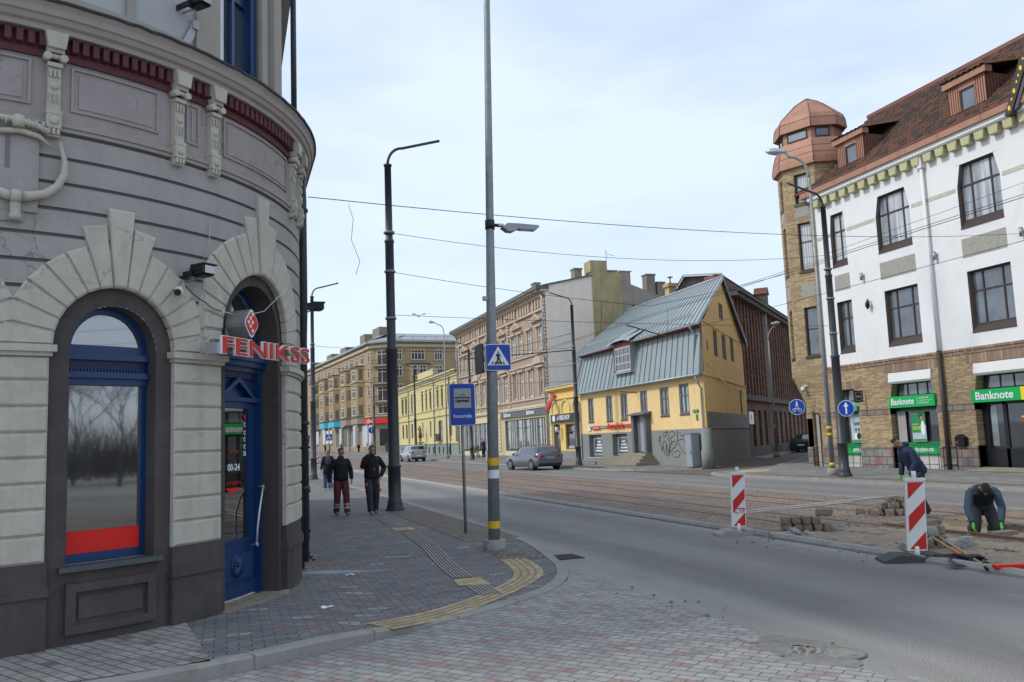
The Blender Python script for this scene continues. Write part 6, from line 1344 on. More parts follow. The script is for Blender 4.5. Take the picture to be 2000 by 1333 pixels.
t = thing('barber_pole', 'small striped lit barber pole box beside the black shop sign', 'barber pole', (23.8, 61.0, 2.5)); s = MB(); s.tube([(23.6, 61.0, 2.35), (23.6, 61.0, 2.8)], .12, 'sign_white', 10); s.build('tube', t); s = MB(); s.box(FX(23.7), 60.85, 61.15, 2.8, 2.95, 0, .25, 'sign_black'); s.box(FX(23.7), 60.85, 61.15, 2.2, 2.35, 0, .25, 'sign_black'); s.build('caps', t)
t = thing('flag', 'red and dark flag hanging from a pole above the barber shop', 'flag', (23.9, 62.4, 5.4)); s = MB(); s.tube([(24, 62.5, 5.45), (22.9, 61.4, 4.2)], .025, 'old_white', 6); s.build('pole', t)
s = MB(); P = []
for k in range(9):
    f = k/8; P.append([(23.9-1.0*f, 62.4-1.0*f-.1*j+.05*math.sin(j*2+k), 5.35-1.15*f-.06*j*(.3+f)) for j in range(7)])
s.grid([r[:5] for r in P], 'red_vinyl', True); s.grid([r[4:] for r in P], 'cloth_dark_grey', True); s.build('cloth', t)
# ---------------------------------------------------------------- pale yellow two storey building
yl = thing('low_building', 'pale yellow two storey building with dentil cornice beyond the brown tenement', 'building', (24, 109, .5))
upw = [(122.8, 124.4), (120.3, 121.8), (116.4, 117.5), (109.65, 110.65), (107.3, 108.2), (104.85, 105.9), (101.0, 102.0), (98.7, 99.7), (95.6, 96.6), (93.1, 94.1)]
lo = [(122.9, 124.1), (120.3, 121.5), (116.5, 117.6), (109.85, 110.5), (105.25, 106.0), (94.9, 95.6)]
hs = [(a, b, 6.2, 8.35) for a, b in upw]+[(a, b, 2.7, 4.65) for a, b in lo]+[(99.2, 101.4, 2.1, 4.55), (91.6, 93.2, .6, 4.2)]
s = MB(); s.wall(M, 91.35, 127.3, 1.8, 9.9, hs, 'lowhouse_yellow', 0, .2); s.build('wall', yl)
s = MB(); bh = [(y, y+.7, .65, 1.45) for y in (95.5, 98.5, 100.6, 103.6, 106, 108.6, 111, 114, 117, 120, 123.4)]; s.wall(M, 91.35, 127.3, -.3, 1.8, bh, 'lowhouse_plinth', .08, .2); s.build('plinth', yl)
for h in hs[:-1]: win(yl, M, h[1], h[0], h[2], h[3], 'window_brown', 'glass_street', (.5,), (.66,), -.14, .08, .06)
s = MB(); s.box(M, 91.6, 93.2, .6, 4.2, -.2, -.12, 'old_wood'); s.build('door', yl)
s = MB()
for h in bh: s.box(M, h[0], h[1], h[2], h[3], -.12, -.1, 'shop_dark')
s.build('basement_windows', yl)
s = MB()
for z0, z1, w in ((1.8, 1.98, .16), (5.1, 5.3, .14), (5.9, 6.0, .1), (9.35, 9.6, .15), (9.85, 10.1, .5)): s.box(M, 91.3, 127.4, z0, z1, 0, w, 'lowhouse_yellow')
for h in hs[:10]: s.box(M, h[0]-.2, h[1]+.2, 8.6, 8.75, 0, .2, 'lowhouse_yellow'); s.box(M, h[0]-.15, h[1]+.15, 6.05, 6.2, 0, .16, 'lowhouse_yellow')
s.build('string_courses', yl)
s = MB()
for k in range(58): y = 91.8+.6*k; s.box(M, y, y+.28, 9.6, 9.86, 0, .35, 'old_white', back=False)
s.build('dentils', yl)
s = MB(); s.face([(23.4, 91.4, 10.12), (23.4, 127.5, 10.12), (29, 127.5, 11.2), (29, 91.4, 11.2)], 'tin_dark'); s.box(M, 103.2, 112.3, 10.1, 11.1, -.5, .1, 'lowhouse_yellow'); s.face([(24, 127.3, -.3), (34, 127.3, -.3), (34, 127.3, 10), (24, 127.3, 10)], 'lowhouse_yellow'); s.build('roof', yl)
for y in (95.2, 118.6, 102.9): s = MB(); s.tube([(23.85, y, 9.8), (23.85, y, .5)], .07, 'tin_dark', 6); s.build('downpipe', yl)
s = MB()
for k in range(9): s.tube([(23.6, 99.3+.25*k, 2.1), (23.6, 99.3+.25*k, 3.0)], .025, 'black_iron', 4)
s.box(M, 99.2, 101.4, 2.95, 3.0, .35, .42, 'black_iron'); s.box(M, 99.2, 101.4, 2.05, 2.12, 0, .42, 'old_white'); s.build('balcony_railing', yl)
# ---------------------------------------------------------------- far apartment block
ab = thing('apartment_block', 'long tan five storey apartment block with bay windows and chamfered corner at the far end', 'building', (22.97, 145.5, .9))
Kp, Lp, Mp, Np = (22.97, 145.55), (17.4, 198), (26.55, 142.75), (60.0, 146.3)
LM0 = FP(Kp[0], Kp[1], 17.82-22.97, 194.22-145.55); LM = lambda u, v, w: LM0(u, v, -w); CHM0 = FP(Kp[0], Kp[1], Mp[0]-Kp[0], Mp[1]-Kp[1]); RM0 = FP(Mp[0], Mp[1], Np[0]-Mp[0], Np[1]-Mp[1])
CH = lambda u, v, w: CHM0(u, v, w); RM = lambda u, v, w: RM0(u, v, w); LL, CL, RL = 95.0, math.dist(Kp, Mp), 33.0
rows = [(16.12, 17.9), (13.35, 15.2), (10.35, 12.1), (7.25, 9.0)]
s = MB(); s.box(LM, 0, LL, 6.9, 19.3, -8, 0, 'apart_tan'); s.build('wall', ab)
s = MB(); s.box(CH, 0, CL, 6.9, 19.3, -8, 0, 'apart_tan'); s.build('wall', ab)
s = MB(); s.box(RM, 0, RL, 6.9, 19.3, -10, 0, 'apart_tan'); s.build('wall', ab)
for Mm, L__ in ((LM, LL), (CH, CL), (RM, RL)):
    s = MB(); s.box(Mm, 0, L__, 18.35, 18.8, 0, .35, 'apart_band'); s.box(Mm, 0, L__, 18.8, 19.15, 0, .2, 'apart_base'); s.box(Mm, -.2, L__+.2, 19.15, 19.5, 0, .8, 'apart_roof'); s.build('cornice', ab)
    s = MB(); s.box(Mm, 0, L__, -.5, 6.95, -7, -.12, 'apart_base'); s.box(Mm, 0, L__, -.5, 1.85, -.12, .05, 'apart_base'); s.box(Mm, 0, L__, 6.75, 6.95, -.1, .12, 'apart_band'); s.build('ground_floor', ab)
s = MB(); s.face([LM(-.2, 19.5, .8), LM(LL, 19.5, .8), LM(LL, 20.9, -5), LM(0, 20.9, -3)], 'rust_tin'); s.face([CH(-.2, 19.5, .8), CH(CL+.2, 19.5, .8), CH(CL, 20.9, -4), CH(0, 20.9, -3)], 'apart_roof'); s.face([RM(-.2, 19.5, .8), RM(RL, 19.5, .8), RM(RL, 21.3, -5), RM(1.5, 21.3, -5)], 'apart_roof'); s.face([LM(LL, 20.9, -5), LM(0, 20.9, -3), RM(1.5, 21.3, -5), RM(RL, 21.3, -5)], 'apart_roof'); s.build('roof', ab)
s = MB()
for k in range(16): s.tube([RM(1+2.1*k, 19.5, .6), RM(1+2.1*k, 20.1, .6)], .03, 'tin_dark', 4)
s.tube([RM(0, 20.1, .6), RM(RL, 20.1, .6)], .025, 'tin_dark', 4); s.build('roof_rail', ab)
for u, w_ in ((3.0, 4.5), (13, 3.5), (28, 5), (41, 5), (60, 4)):
    s = MB(); s.box(LM, u, u+w_, 20, 22.6 if u < 20 else 21.9, -5, -2.4, 'chimney_stone'); s.build('chimney', ab)
def fwin(Mm, a, b, z0, z1, cols=(), rows_=(.68,), n='window', f='white_paint', w=.03):
    s = MB(); g = 'glass_street'; fw = .09; W = b-a
    s.box(Mm, a, b, z0, z1, w-.05, w-.03, g, back=False)
    for c in (a, b-fw): s.box(Mm, c, c+fw, z0, z1, w-.04, w, f, back=False)
    for c in (z0, z1-fw): s.box(Mm, a, b, c, c+fw, w-.04, w, f, back=False)
    for c in cols: s.box(Mm, a+W*c-.04, a+W*c+.04, z0, z1, w-.04, w, f, back=False)
    for c in rows_: s.box(Mm, a, b, z0+(z1-z0)*c-.04, z0+(z1-z0)*c+.04, w-.04, w, f, back=False)
    s.box(Mm, a-.1, b+.1, z0-.15, z0-.02, 0, .12, 'apart_base', back=False); s.box(Mm, a-.02, b+.02, z0-.02, z1+.05, -.01, .005, 'window_brown', back=False); return s.build(n, ab)
nw = 0
for i, (a, b) in enumerate(((.8, 2.05), (4.4, 6.9), (9.0, 10.2), (12.4, 14.7), (16.35, 17.7), (19.8, 21.0), (22.5, 24.7), (27.9, 29.2), (31.4, 33.5), (35.4, 36.6), (39.2, 40.4), (42.2, 44.3), (46.9, 48.1), (51, 53), (57, 59))): fwin(LM, a, b, rows[0][0], rows[0][1], (.5,) if b-a > 2 else ())
bays = [(4.3, 10.6), (13.0, 19.0), (23.0, 29.0), (31.8, 38.2), (42, 48)]
for j, (a, b) in enumerate(bays):
    s = MB(); P = [(a, 0), (a+.9, 1.15), (b-.9, 1.15), (b, 0)]
    for (p, q) in zip(P, P[1:]):
        s.face([LM(p[0], 5.75, p[1]), LM(q[0], 5.75, q[1]), LM(q[0], 15.9, q[1]), LM(p[0], 15.9, p[1])], 'apart_tan')
        s.face([LM(p[0], 5.75, p[1]+.02), LM(q[0], 5.75, q[1]+.02), LM(q[0], 6.85, q[1]+.02), LM(p[0], 6.85, p[1]+.02)], 'cyan_sign' if j in (2, 3) else 'apart_base')
        for z in (15.7, 13.0, 6.9): s.face([LM(p[0]-.1, z, p[1]+.2), LM(q[0]+.1, z, q[1]+.2), LM(q[0]+.1, z+.18, q[1]+.2), LM(p[0]-.1, z+.18, p[1]+.2)], 'apart_band' if z == 13.0 else 'window_brown')
    for z in (5.75, 12.98, 15.88): s.face([LM(x, z, y+.15) for x, y in P], 'apart_base')
    s.build('bay', ab)
    FB = (lambda a: lambda u, v, w: LM(u, v, 1.15+w))(a)
    NM0 = (LM(a, 0, 0), LM(a+.9, 0, 1.15)); DD = FP(NM0[0][0], NM0[0][1], NM0[1][0]-NM0[0][0], NM0[1][1]-NM0[0][1]); ND = (lambda D_: lambda u, v, w: D_(u, v, w))(DD)
    mid_ = (a+b)/2
    for z0, z1 in rows[1:]:
        fwin(FB, mid_-1.15, mid_+1.15, z0, z1, (.5,)); fwin(ND, .4, 1.1, z0, z1)
for z0, z1 in rows[1:]: fwin(LM, 1.0, 2.2, z0, z1); fwin(LM, 20.4, 21.5, z0, z1)
for i, (z0, z1) in enumerate(((15.4, 17.9), (12.4, 14.9), (9.3, 11.8), (7.2, 8.9))):
    fwin(CH, 1.2, 3.1, z0, z1, (.5,), (.75,))
    if i < 3:
        s = MB(); s.box(CH, .5, 3.8, z0-.25, z0-.05, 0, 1.0, 'apart_base')
        for k in range(12): s.tube([CH(.6+.28*k, z0-.05, .95), CH(.6+.28*k, z0+.85, .95)], .02, 'black_iron', 4)
        s.tube([CH(.5, z0+.85, .95), CH(3.8, z0+.85, .95)], .03, 'black_iron', 4); s.build('balcony', ab)
for z0, z1 in rows:
    fwin(RM, -.0+.25, 1.3, z0, z1, (.5,)); fwin(RM, 7.1, 8.5, z0, z1, (.36, .64)); fwin(RM, 10.9, 12.3, z0, z1, (.36, .64)); fwin(RM, 15, 17, z0, z1, (.5,))
fwin(RM, 2.9, 5.3, 16.15, 17.9, (.25, .5, .75))
s = MB(); P = [(2.0, 0), (2.7, 1.1), (5.4, 1.1), (6.3, 0)]
for (p, q) in zip(P, P[1:]):
    s.face([RM(p[0], 6.95, p[1]), RM(q[0], 6.95, q[1]), RM(q[0], 15.4, q[1]), RM(p[0], 15.4, p[1])], 'apart_tan'); s.face([RM(p[0]-.1, 15.3, p[1]+.2), RM(q[0]+.1, 15.3, q[1]+.2), RM(q[0]+.1, 15.5, q[1]+.2), RM(p[0]-.1, 15.5, p[1]+.2)], 'window_brown')
s.face([RM(x, 15.5, y) for x, y in P], 'apart_base'); s.build('bay', ab)
RB = lambda u, v, w: RM(u, v, 1.1+w)
for z0, z1 in rows[1:]: fwin(RB, 2.8, 3.6, z0, z1); fwin(RB, 3.95, 5.2, z0, z1, (.5,))
for (a, b, z0, z1, m) in ((.0, 2.3, 1.9, 5.4, 'glass_pale'), (3.1, 6.6, 1.9, 5.4, 'glass_pale'), (8.5, 10.6, 1.0, 4.7, 'old_wood'), (11.8, 14.2, 1.9, 5.6, 'glass_pale'), (21.9, 24.5, 2.6, 5.4, 'glass_pale'), (25.5, 27.5, 1.3, 5.1, 'old_wood'), (30.8, 33.2, 2.7, 5.3, 'glass_pale'), (34.2, 36.7, 2.7, 5.3, 'glass_pale'), (37.5, 39.9, 2.7, 5.4, 'glass_pale'), (44, 47, 2.7, 5.4, 'glass_street')):
    s = MB(); s.box(LM, a, b, z0, z1, -.3, -.05, m); s.box(LM, a-.1, b+.1, z0-.2, z0, -.2, .1, 'apart_band'); s.build('shop_window' if m != 'old_wood' else 'door', ab)
s = MB(); s.box(LM, 15.4, 21.2, 5.6, 6.0, -.1, .4, 'cream_block'); s.box(LM, 15.4, 15.9, 1.0, 5.8, -.1, .4, 'cream_block'); s.box(LM, 20.8, 21.2, 1.0, 5.8, -.1, .4, 'cream_block'); s.box(LM, 15.9, 20.8, 1.0, 5.6, -.2, .0, 'old_wood'); s.build('portal', ab)
s = MB(); s.box(CH, 1.4, 2.9, .7, 4.7, -.2, -.05, 'shop_dark'); s.build('door', ab); s = MB(); s.box(RM, 1.5, 6, 2, 5.4, -.2, -.06, 'glass_dark'); s.build('shop_window', ab)
t = thing('shop_sign', 'long red sign wrapped round the corner of the far tan apartment block', 'shop sign', CH(0, 5.7, .3)); s = MB(); s.box(CH, -.2, CL+.1, 5.6, 6.4, 0, .4, 'red_vinyl'); s.box(LM, 0, 3.6, 5.6, 6.5, 0, .35, 'red_vinyl'); s.box(RM, 0, 9, 5.6, 6.4, 0, .4, 'red_vinyl'); s.build('panel', t)
text('Citro', 'lettering', CH(-.6, 5.78, .48), Vector(Mp+(0,))-Vector(Kp+(0,)), .45, 'sign_white', t, 1.5, .04, bold=.03)
# ---------------------------------------------------------------- poles, lamps
def tram_pole(x, y, z, side, h, label, sc_=1.0, base=.2):
    t = thing('tram_pole', label, 'tram pole', (x, y, z), 'dark steel tram wire poles'); s = MB()
    s.lathe((x, y, z), [(.26, 0), (.26, .05), (.235, .1), (.2, .22), (.2, .3), (.175, .32), (.172, 1.15), (.2, 1.17), (.2, 1.2), (.155, 1.23), (.15, 4.3), (.165, 4.32), (.165, 4.38), (.125, 4.42), (.12, 7.3), (.135, 7.32), (.135, 7.38), (.1, 7.42), (.095, h), (.115, h), (.115, h+.05)], 'pole_paint', 16); s.build('mast', t)
    s = MB(); P = []
    for k in range(9): a = math.pi/2*k/8; P.append((x+side*.42*(1-math.cos(a)), y, z+h+.05+.5*math.sin(a)))
    P.append((x+side*1.5, y, z+h+.85)); s.tube(P, .04, 'pole_paint', 8); s.build('curved_arm', t)
    s = MB()
    for zz in (5.2, 6.5, 7.6): s.tube([(x, y, z+zz-.03), (x, y, z+zz+.03)], .155, 'galv', 12)
    s.build('clamps', t)
    return t
tram_pole(4.22, 23.1, .1, 1, 9.5, 'dark tram pole on the near pavement behind the man talking on the phone')
tram_pole(4.5, 49.3, .1, 1, 10.3, 'dark tram pole at the left, farther along the near pavement by the woman')
tram_pole(21.1, 26.0, .12, -1, 9.95, 'dark tram pole with the round arrow sign in front of the white house')
tram_pole(21.1, 50.9, .12, -1, 10.25, 'dark tram pole behind the grey wagon in front of the yellow houses')
tram_pole(21.1, 76.2, .2, -1, 10.1, 'dark tram pole in front of the left half of the brown tenement')
tram_pole(21.1, 101, .5, -1, 10.1, 'dark tram pole in front of the pale yellow low building')
tram_pole(20.4, 127, .5, -1, 10.1, 'dark tram pole before the chamfered corner of the apartment block')
tram_pole(4.6, 160, .9, 1, 10.1, 'thin distant tram pole at the far left before the apartment block')
def lamp_post(x, y, z, dx, dy, h, label, r=.09, hang=1.3, bands=(), head=1.0, base='block'):
    t = thing('street_lamp', label, 'street lamp', (x, y, z), 'grey steel street lamps'); s = MB(); s.tube([(x, y, z), (x, y, z+h*.5), (x, y, z+h)], [r, r*.8, r*.55], 'galv', 12)
    P = []
    for k in range(8): a = math.pi/2*k/7; P.append((x+dx*.7*(1-math.cos(a)), y+dy*.7*(1-math.cos(a)), z+h+.9*math.sin(a)))
    P.append((x+dx*hang, y+dy*hang, z+h+1.15)); s.tube(P, r*.5, 'galv', 8); s.build('post', t)
    s = MB(); e = Vector(P[-1]); d = Vector((dx, dy, .12)); q = [e-d*.1, e+d*.1, e+d*.35, e+d*.6, e+d*.75]; s.tube(q, [.05, .1*head, .15*head, .12*head, .03], 'light_metal', 10); s.build('lamp_head', t)
    s = MB(); s.tube([e+d*.15-Vector((0, 0, .06)), e+d*.6-Vector((0, 0, .06))], .08*head, 'sign_white', 8); s.build('lamp_glass', t)
    for zb in bands:
        s = MB(); s.tube([(x, y, z+zb), (x, y, z+zb+.12)], r*.98+.008, 'yellow_band', 14); s.build('yellow_band', t)
    s = MB(); s.lathe((x, y, z-.05), [(.2, 0), (.2, .3), (.12, .32)] if base == 'block' else [(.12, 0), (.12, .1)], 'concrete', 12); s.build('base', t); return t
lamp_post(21.35, 26.95, .12, -.8, .5, 11.4, 'slim grey street lamp with yellow bands beside the tower, next to the dark pole', .1, .9, (.35, 1.45, 1.7))
lamp_post(35.6, 50.6, .12, .75, -.1, 8.0, 'slim grey street lamp in the narrow side street by the warehouse', .08, .5, (2.0,), .8)
lamp_post(21.1, 85.5, .4, -.8, .0, 12.7, 'grey street lamp with its head above the pale yellow building', .09, 1.3)
lamp_post(20.5, 128.6, .5, -.9, .0, 12.3, 'grey street lamp before the chamfered corner of the apartment block', .09, 1.3)
lamp_post(18.5, 190, 1.1, -.9, .0, 11.0, 'distant grey street lamp before the middle of the apartment block', .09, 1.3)
# tall galvanised mast with the crossing sign
t = thing('street_lamp', 'tall thick galvanised street lamp mast with yellow bands at the pavement corner', 'street lamp', (4.18, 13.9, .03)); x, y, z = 4.18, 13.9, .03
TL = lambda h: x+.022*h
s = MB(); s.tube([(TL(.2), y, z+.2), (TL(3.4), y, 3.4), (TL(5.4), y, 5.4), (TL(9.5), y, 9.5), (TL(12), y, 12)], [.098, .088, .07, .055, .045], 'galv', 20); s.build('mast', t)
s = MB(); s.tube([(x, y, z-.1), (x, y, z+.21)], .185, 'concrete', 24); s.build('base', t)
for zb, zc in ((.42, .54), (1.45, 1.58)): s = MB(); s.tube([(TL(zb), y, zb), (TL(zc), y, zc)], .1, 'yellow_band', 20, False); s.build('yellow_band', t)
s = MB(); s.tube([(TL(1.3), y, 1.24), (TL(1.3), y, 1.38)], .098, 'paper', 20, False); s.build('paper_notice', t)
x += .122
s = MB(); s.tube([(x, y, 5.5), (x, y, 5.66)], .085, 'black_plastic', 14); s.tube([(x+.08, y, 5.58), (x+.15, y, 5.58)], .03, 'black_plastic', 8); s.tube([(x+.14, y, 5.58), (x+.24, y-.01, 5.58)], .035, 'light_metal', 8)
s.build('clamp', t); s = MB(); Fh = lambda u, v, w: (x+.2+u, y+w, 5.52+v)
s.prism(Fh, [(.0, .02), (.1, -.05), (.2, -.055), (.3, .0), (.62, -.01), (.69, .05), (.66, .075), (.3, .09), (.1, .09)], -.09, .09, 'grey_metal', .012, back=True); s.build('lamp_head', t)
s = MB(); s.box(Fh, .34, .62, -.012, .0, -.06, .06, 'sign_white'); s.build('lamp_glass', t)
x -= .03
s = MB(); s.box(W0, x-.14, x-.07, 4.25, 4.32, y-.04, y+.04, 'grey_metal'); s.build('sensor_box', t)
def rrect(cx, cz, w, h, r, n=5):
    o = []
    for sx, sz, a0 in ((1, 1, 0), (-1, 1, 90), (-1, -1, 180), (1, -1, 270)):
        for k in range(n+1): a = R(a0+90*k/n); o.append((cx+sx*(w/2-r)+r*math.cos(a), cz+sz*(h/2-r)+r*math.sin(a)))
    return o
def crossing(t, F, cx, cz, w):
    s = MB(); s.prism(F, rrect(cx, cz, w, w, w*.08), -.03, .0, 'sign_white', side='sign_black', back=True); s.prism(F, rrect(cx, cz, w*.95, w*.95, w*.06), 0, .003, 'sign_blue'); k = w
    s.prism(F, [(cx-.43*k, cz-.3*k), (cx+.43*k, cz-.3*k), (cx, cz+.42*k)], .003, .006, 'sign_white')
    s.build('panel', t); s = MB(); B = lambda *p: s.prism(F, [(cx+a*k, cz+b*k) for a, b in p], .006, .009, 'sign_black')
    s.prism(F, [(cx+.035*k*math.cos(j*.63), cz+.19*k+.035*k*math.sin(j*.63)) for j in range(10)], .006, .009, 'sign_black')
    B((-.06, .14), (.05, .14), (.06, -.05), (-.05, -.05)); B((-.06, .14), (-.03, .14), (-.08, .02), (-.11, .02)); B((.04, .14), (.06, .12), (.13, .03), (.1, .01)); B((-.05, -.05), (.02, -.05), (-.05, -.27), (-.11, -.27)); B((0, -.05), (.06, -.05), (.14, -.27), (.08, -.27))
    for a in (-.27, -.14, .01, .12, .23): B((a-.03, -.27), (a+.03, -.27), (a+.03-.25*a, -.17), (a-.02-.25*a, -.17))
    s.build('pictogram', t)
F1 = lambda u, v, w: (u, 13.78-w+.0*u, v)
t = thing('crossing_sign', 'blue pedestrian crossing sign on the tall galvanised mast facing the viewer', 'road sign', (4.33, 13.78, 2.99)); crossing(t, F1, 4.33, 3.26, .45)
s = MB(); s.box(W0, 4.1, 4.26, 3.2, 3.24, 13.8, 13.9, 'grey_metal'); s.build('bracket', t)
t = thing('crossing_sign', 'second crossing sign on the same mast seen from its dark back', 'road sign', (4.02, 13.95, 3.0)); s = MB(); s.prism(lambda u, v, w: (4.07+w, 13.98-u, v), rrect(.0, 3.25, .46, .5, .05), -.03, .0, 'sign_black', back=True); s.build('panel', t)
t = thing('tram_stop_sign', 'blue tram stop sign reading Koncertzāle on its own thin post', 'tram stop sign', (4.33, 16.25, .1)); s = MB(); s.tube([(4.33, 16.27, .05), (4.33, 16.27, 3.02)], .032, 'galv', 12); s.build('post', t)
F2 = lambda u, v, w: (u, 16.2-w, v); s = MB(); s.prism(F2, rrect(4.325, 2.59, .52, .82, .05), -.035, .0, 'sign_white', side='sign_black', back=True); s.prism(F2, rrect(4.325, 2.59, .5, .8, .042), 0, .003, 'sign_blue'); s.box(F2, 4.155, 4.5, 2.52, 2.9, .003, .006, 'sign_grey'); s.build('panel', t)
s = MB(); B = lambda a, b, c, d, w=.008, m='sign_black': s.box(F2, 4.325+a, 4.325+b, c, d, .006, w, m, back=False)
B(-.155, .155, 2.64, 2.72); B(-.16, .16, 2.72, 2.735); 
for k in range(5): B(-.105+.043*k, -.07+.043*k, 2.675, 2.71, .01, 'sign_grey')
B(-.145, -.12, 2.65, 2.71, .01, 'sign_grey'); B(.12, .145, 2.65, 2.71, .01, 'sign_grey')
for a in (-.09, -.06, .06, .09): s.prism(F2, [(4.325+a+.013*math.cos(j*.8), 2.632+.013*math.sin(j*.8)) for j in range(8)], .006, .008, 'sign_black')
s.tube([F2(4.295, 2.74, .01), F2(4.28, 2.765, .01), F2(4.325, 2.79, .01), F2(4.37, 2.765, .01), F2(4.355, 2.74, .01)], .004, 'sign_black', 4); s.build('tram_pictogram', t)
text('Koncertzāle', 'lettering', (4.14, 16.197, 2.33), (1, 0, 0), .072, 'sign_white', t, .37, .002, bold=.01)
def round_sign(x, y, z, r, label, kind, F, back='pole_paint'):
    t = thing('round_sign', label, 'road sign', (x, y, z)); s = MB(); c = lambda k: [(r*k*math.cos(j*math.pi/14), r*k*math.sin(j*math.pi/14)) for j in range(28)]
    s.prism(F, c(1), -.03, 0, 'sign_white', side='grey_metal', back=True); s.prism(F, c(.94), 0, .004, 'sign_blue'); s.build('panel', t); s = MB()
    if kind == 'arrow': s.prism(F, [(-.09*r*2/2, -.7*r), (.09*r, -.7*r), (.09*r, .25*r), (.3*r, .2*r), (0, .78*r), (-.3*r, .2*r), (-.09*r, .25*r)], .004, .008, 'sign_white')
    elif kind == 'ped':
        s.prism(F, [(.07*r*math.cos(j), .72*r+.07*r*math.sin(j)) for j in range(6)], .004, .008, 'sign_white'); s.prism(F, [(-.1*r, .62*r), (.1*r, .62*r), (.1*r, .3*r), (.22*r, .05*r), (.12*r, .05*r), (0, .25*r), (-.12*r, .05*r), (-.22*r, .05*r), (-.1*r, .3*r)], .004, .008, 'sign_white')
        for cx in (-.35, .35): s.tube([F(cx*r+.19*r*math.cos(j*math.pi/8), -.4*r+.19*r*math.sin(j*math.pi/8), .01) for j in range(17)], .012, 'sign_white', 4, False)
        s.tube([F(-.35*r, -.4*r, .01), F(-.1*r, -.12*r, .01), F(.2*r, -.12*r, .01), F(.35*r, -.4*r, .01)], .012, 'sign_white', 4); s.tube([F(-.1*r, -.12*r, .01), F(.0, -.4*r, .01), F(.2*r, -.12*r, .01)], .012, 'sign_white', 4)
    else: s.prism(F, [(-.08*r, -.6*r), (.08*r, -.6*r), (.08*r, .25*r), (.25*r, .2*r), (0, .7*r), (-.25*r, .2*r), (-.08*r, .25*r)], .004, .008, 'sign_white')
    s.build('symbol', t); return t
da = Vector((.55, -.83)); round_sign(20.9, 25.45, 2.55, .29, 'round blue sign with a white upward arrow on the dark pole by the white house', 'arrow', lambda u, v, w: (20.92+u*da.x+w*da.y, 25.42+u*da.y-w*da.x, 2.55+v))
db = Vector((.8, -.6)); t = round_sign(24.4, 32.9, 2.88, .35, 'round blue footpath and bicycle sign at the mouth of the side street', 'ped', lambda u, v, w: (24.4+u*db.x+w*db.y, 32.9+u*db.y-w*db.x, 2.88+v)); s = MB(); s.tube([(24.75, 33.35, 3.0), (25.6, 34.2, 3.0)], .03, 'galv', 6); s.build('arm', t)
t = round_sign(20.2, 128.6, 4.2, .5, 'small distant round blue sign on a lamp post before the apartment block', 'far', lambda u, v, w: (20.2+u, 128.4-w, 4.2+v)); s = MB(); s.tube([(20.2, 128.5, .5), (20.2, 128.5, 4.6)], .05, 'galv', 6); s.build('post', t)
t = thing('crossing_sign', 'small distant blue crossing sign on a white post before the apartment block', 'road sign', (16.6, 150, .8)); crossing(t, lambda u, v, w: (16.3+u, 150-w, 3.6+v), 0, 0, 1.1); s = MB(); s.tube([(16.3, 150.1, .7), (16.3, 150.1, 6)], .06, 'old_white', 6); s.build('post', t)
# ---------------------------------------------------------------- overhead wires
wg = 'overhead wires'
def ow(label, *p, r=.011, sag=0): return wire('overhead_wire', list(p), r*.75, label, sag=sag, n=16, cat='wire', group=wg)
ow('tram contact wire over the near rails running along the street', (10.97, -20, 5.08), (10.97, 60, 5.1), (10.97, 200, 6.0), r=.008)
ow('tram contact wire over the far rails running along the street', (13.62, -20, 5.08), (13.62, 60, 5.1), (13.62, 200, 6.0), r=.008)
ow('upper carrier wire over the far rails above the contact wire', (13.62, -20, 5.9), (13.62, 60, 5.95), (13.62, 200, 6.8), r=.008)
ow('long span wire from the rounded building cornice to the white house', (1.25, 14.2, 6.0), (26.25, 22.15, 8.35), r=.01, sag=.35)
ow('upper cross span wire between the two nearest dark tram poles', (4.22, 23.1, 7.7), (21.1, 26.0, 8.25), r=.01, sag=.45)
ow('middle cross span wire between the two nearest dark tram poles', (4.22, 23.1, 6.6), (12.9, 24.6, 6.0), (21.1, 26.0, 8.0), r=.01, sag=.08)
ow('lower cross span wire between the two nearest dark tram poles', (4.22, 23.1, 5.4), (21.1, 26.0, 5.6), r=.009, sag=.08)
ow('upper cross span wire between the second pair of dark tram poles', (4.5, 49.3, 7.6), (21.1, 50.9, 7.65), r=.014, sag=.3)
ow('middle cross span wire between the second pair of dark tram poles', (4.5, 49.3, 6.4), (21.1, 50.9, 6.5), r=.014, sag=.25)
ow('lower cross span wire between the second pair of dark tram poles', (4.5, 49.3, 5.3), (21.1, 50.9, 5.5), r=.014, sag=.1)
ow('cross span wire to the third dark tram pole before the brown tenement', (4.55, 74, 7.6), (21.1, 76.2, 7.8), r=.02, sag=.3)
ow('wire from the dark pole by the tower slanting to the white house edge', (21.1, 26.0, 8.3), (26.28, 21.9, 10.1), r=.01)
t = thing('bracket_arm', 'dark bracket arm holding the tram wire from the pole behind the grey wagon', 'bracket', (21.1, 50.9, 7.3)); s = MB(); s.tube([(21.1, 50.9, 7.5), (13.6, 50.4, 6.9)], .035, 'black_iron', 6); s.tube([(21.1, 50.9, 8.6), (14.5, 50.5, 7.05)], .015, 'black_iron', 5); s.build('arm', t)
t = thing('bracket_arm', 'short dark bracket hanging on the span wire in front of the metal roof', 'bracket', (13.6, 25.5, 5.3)); s = MB(); s.tube([(12.2, 24.9, 5.42), (14.2, 26.0, 5.2)], .02, 'black_iron', 6); s.tube([(13.62, 24.7, 5.95), (13.62, 24.8, 5.1)], .006, 'black_iron', 4); s.tube([(10.97, 24.0, 6.1), (10.97, 24.2, 5.1)], .006, 'black_iron', 4); s.build('arm', t)
ow('loose thin wire end dangling from the span wire near the rounded building', (1.95, 14.45, 5.98), (2.02, 14.4, 5.7), (1.98, 14.4, 5.35), (2.12, 14.4, 4.98), (2.05, 14.4, 4.75), r=.006)
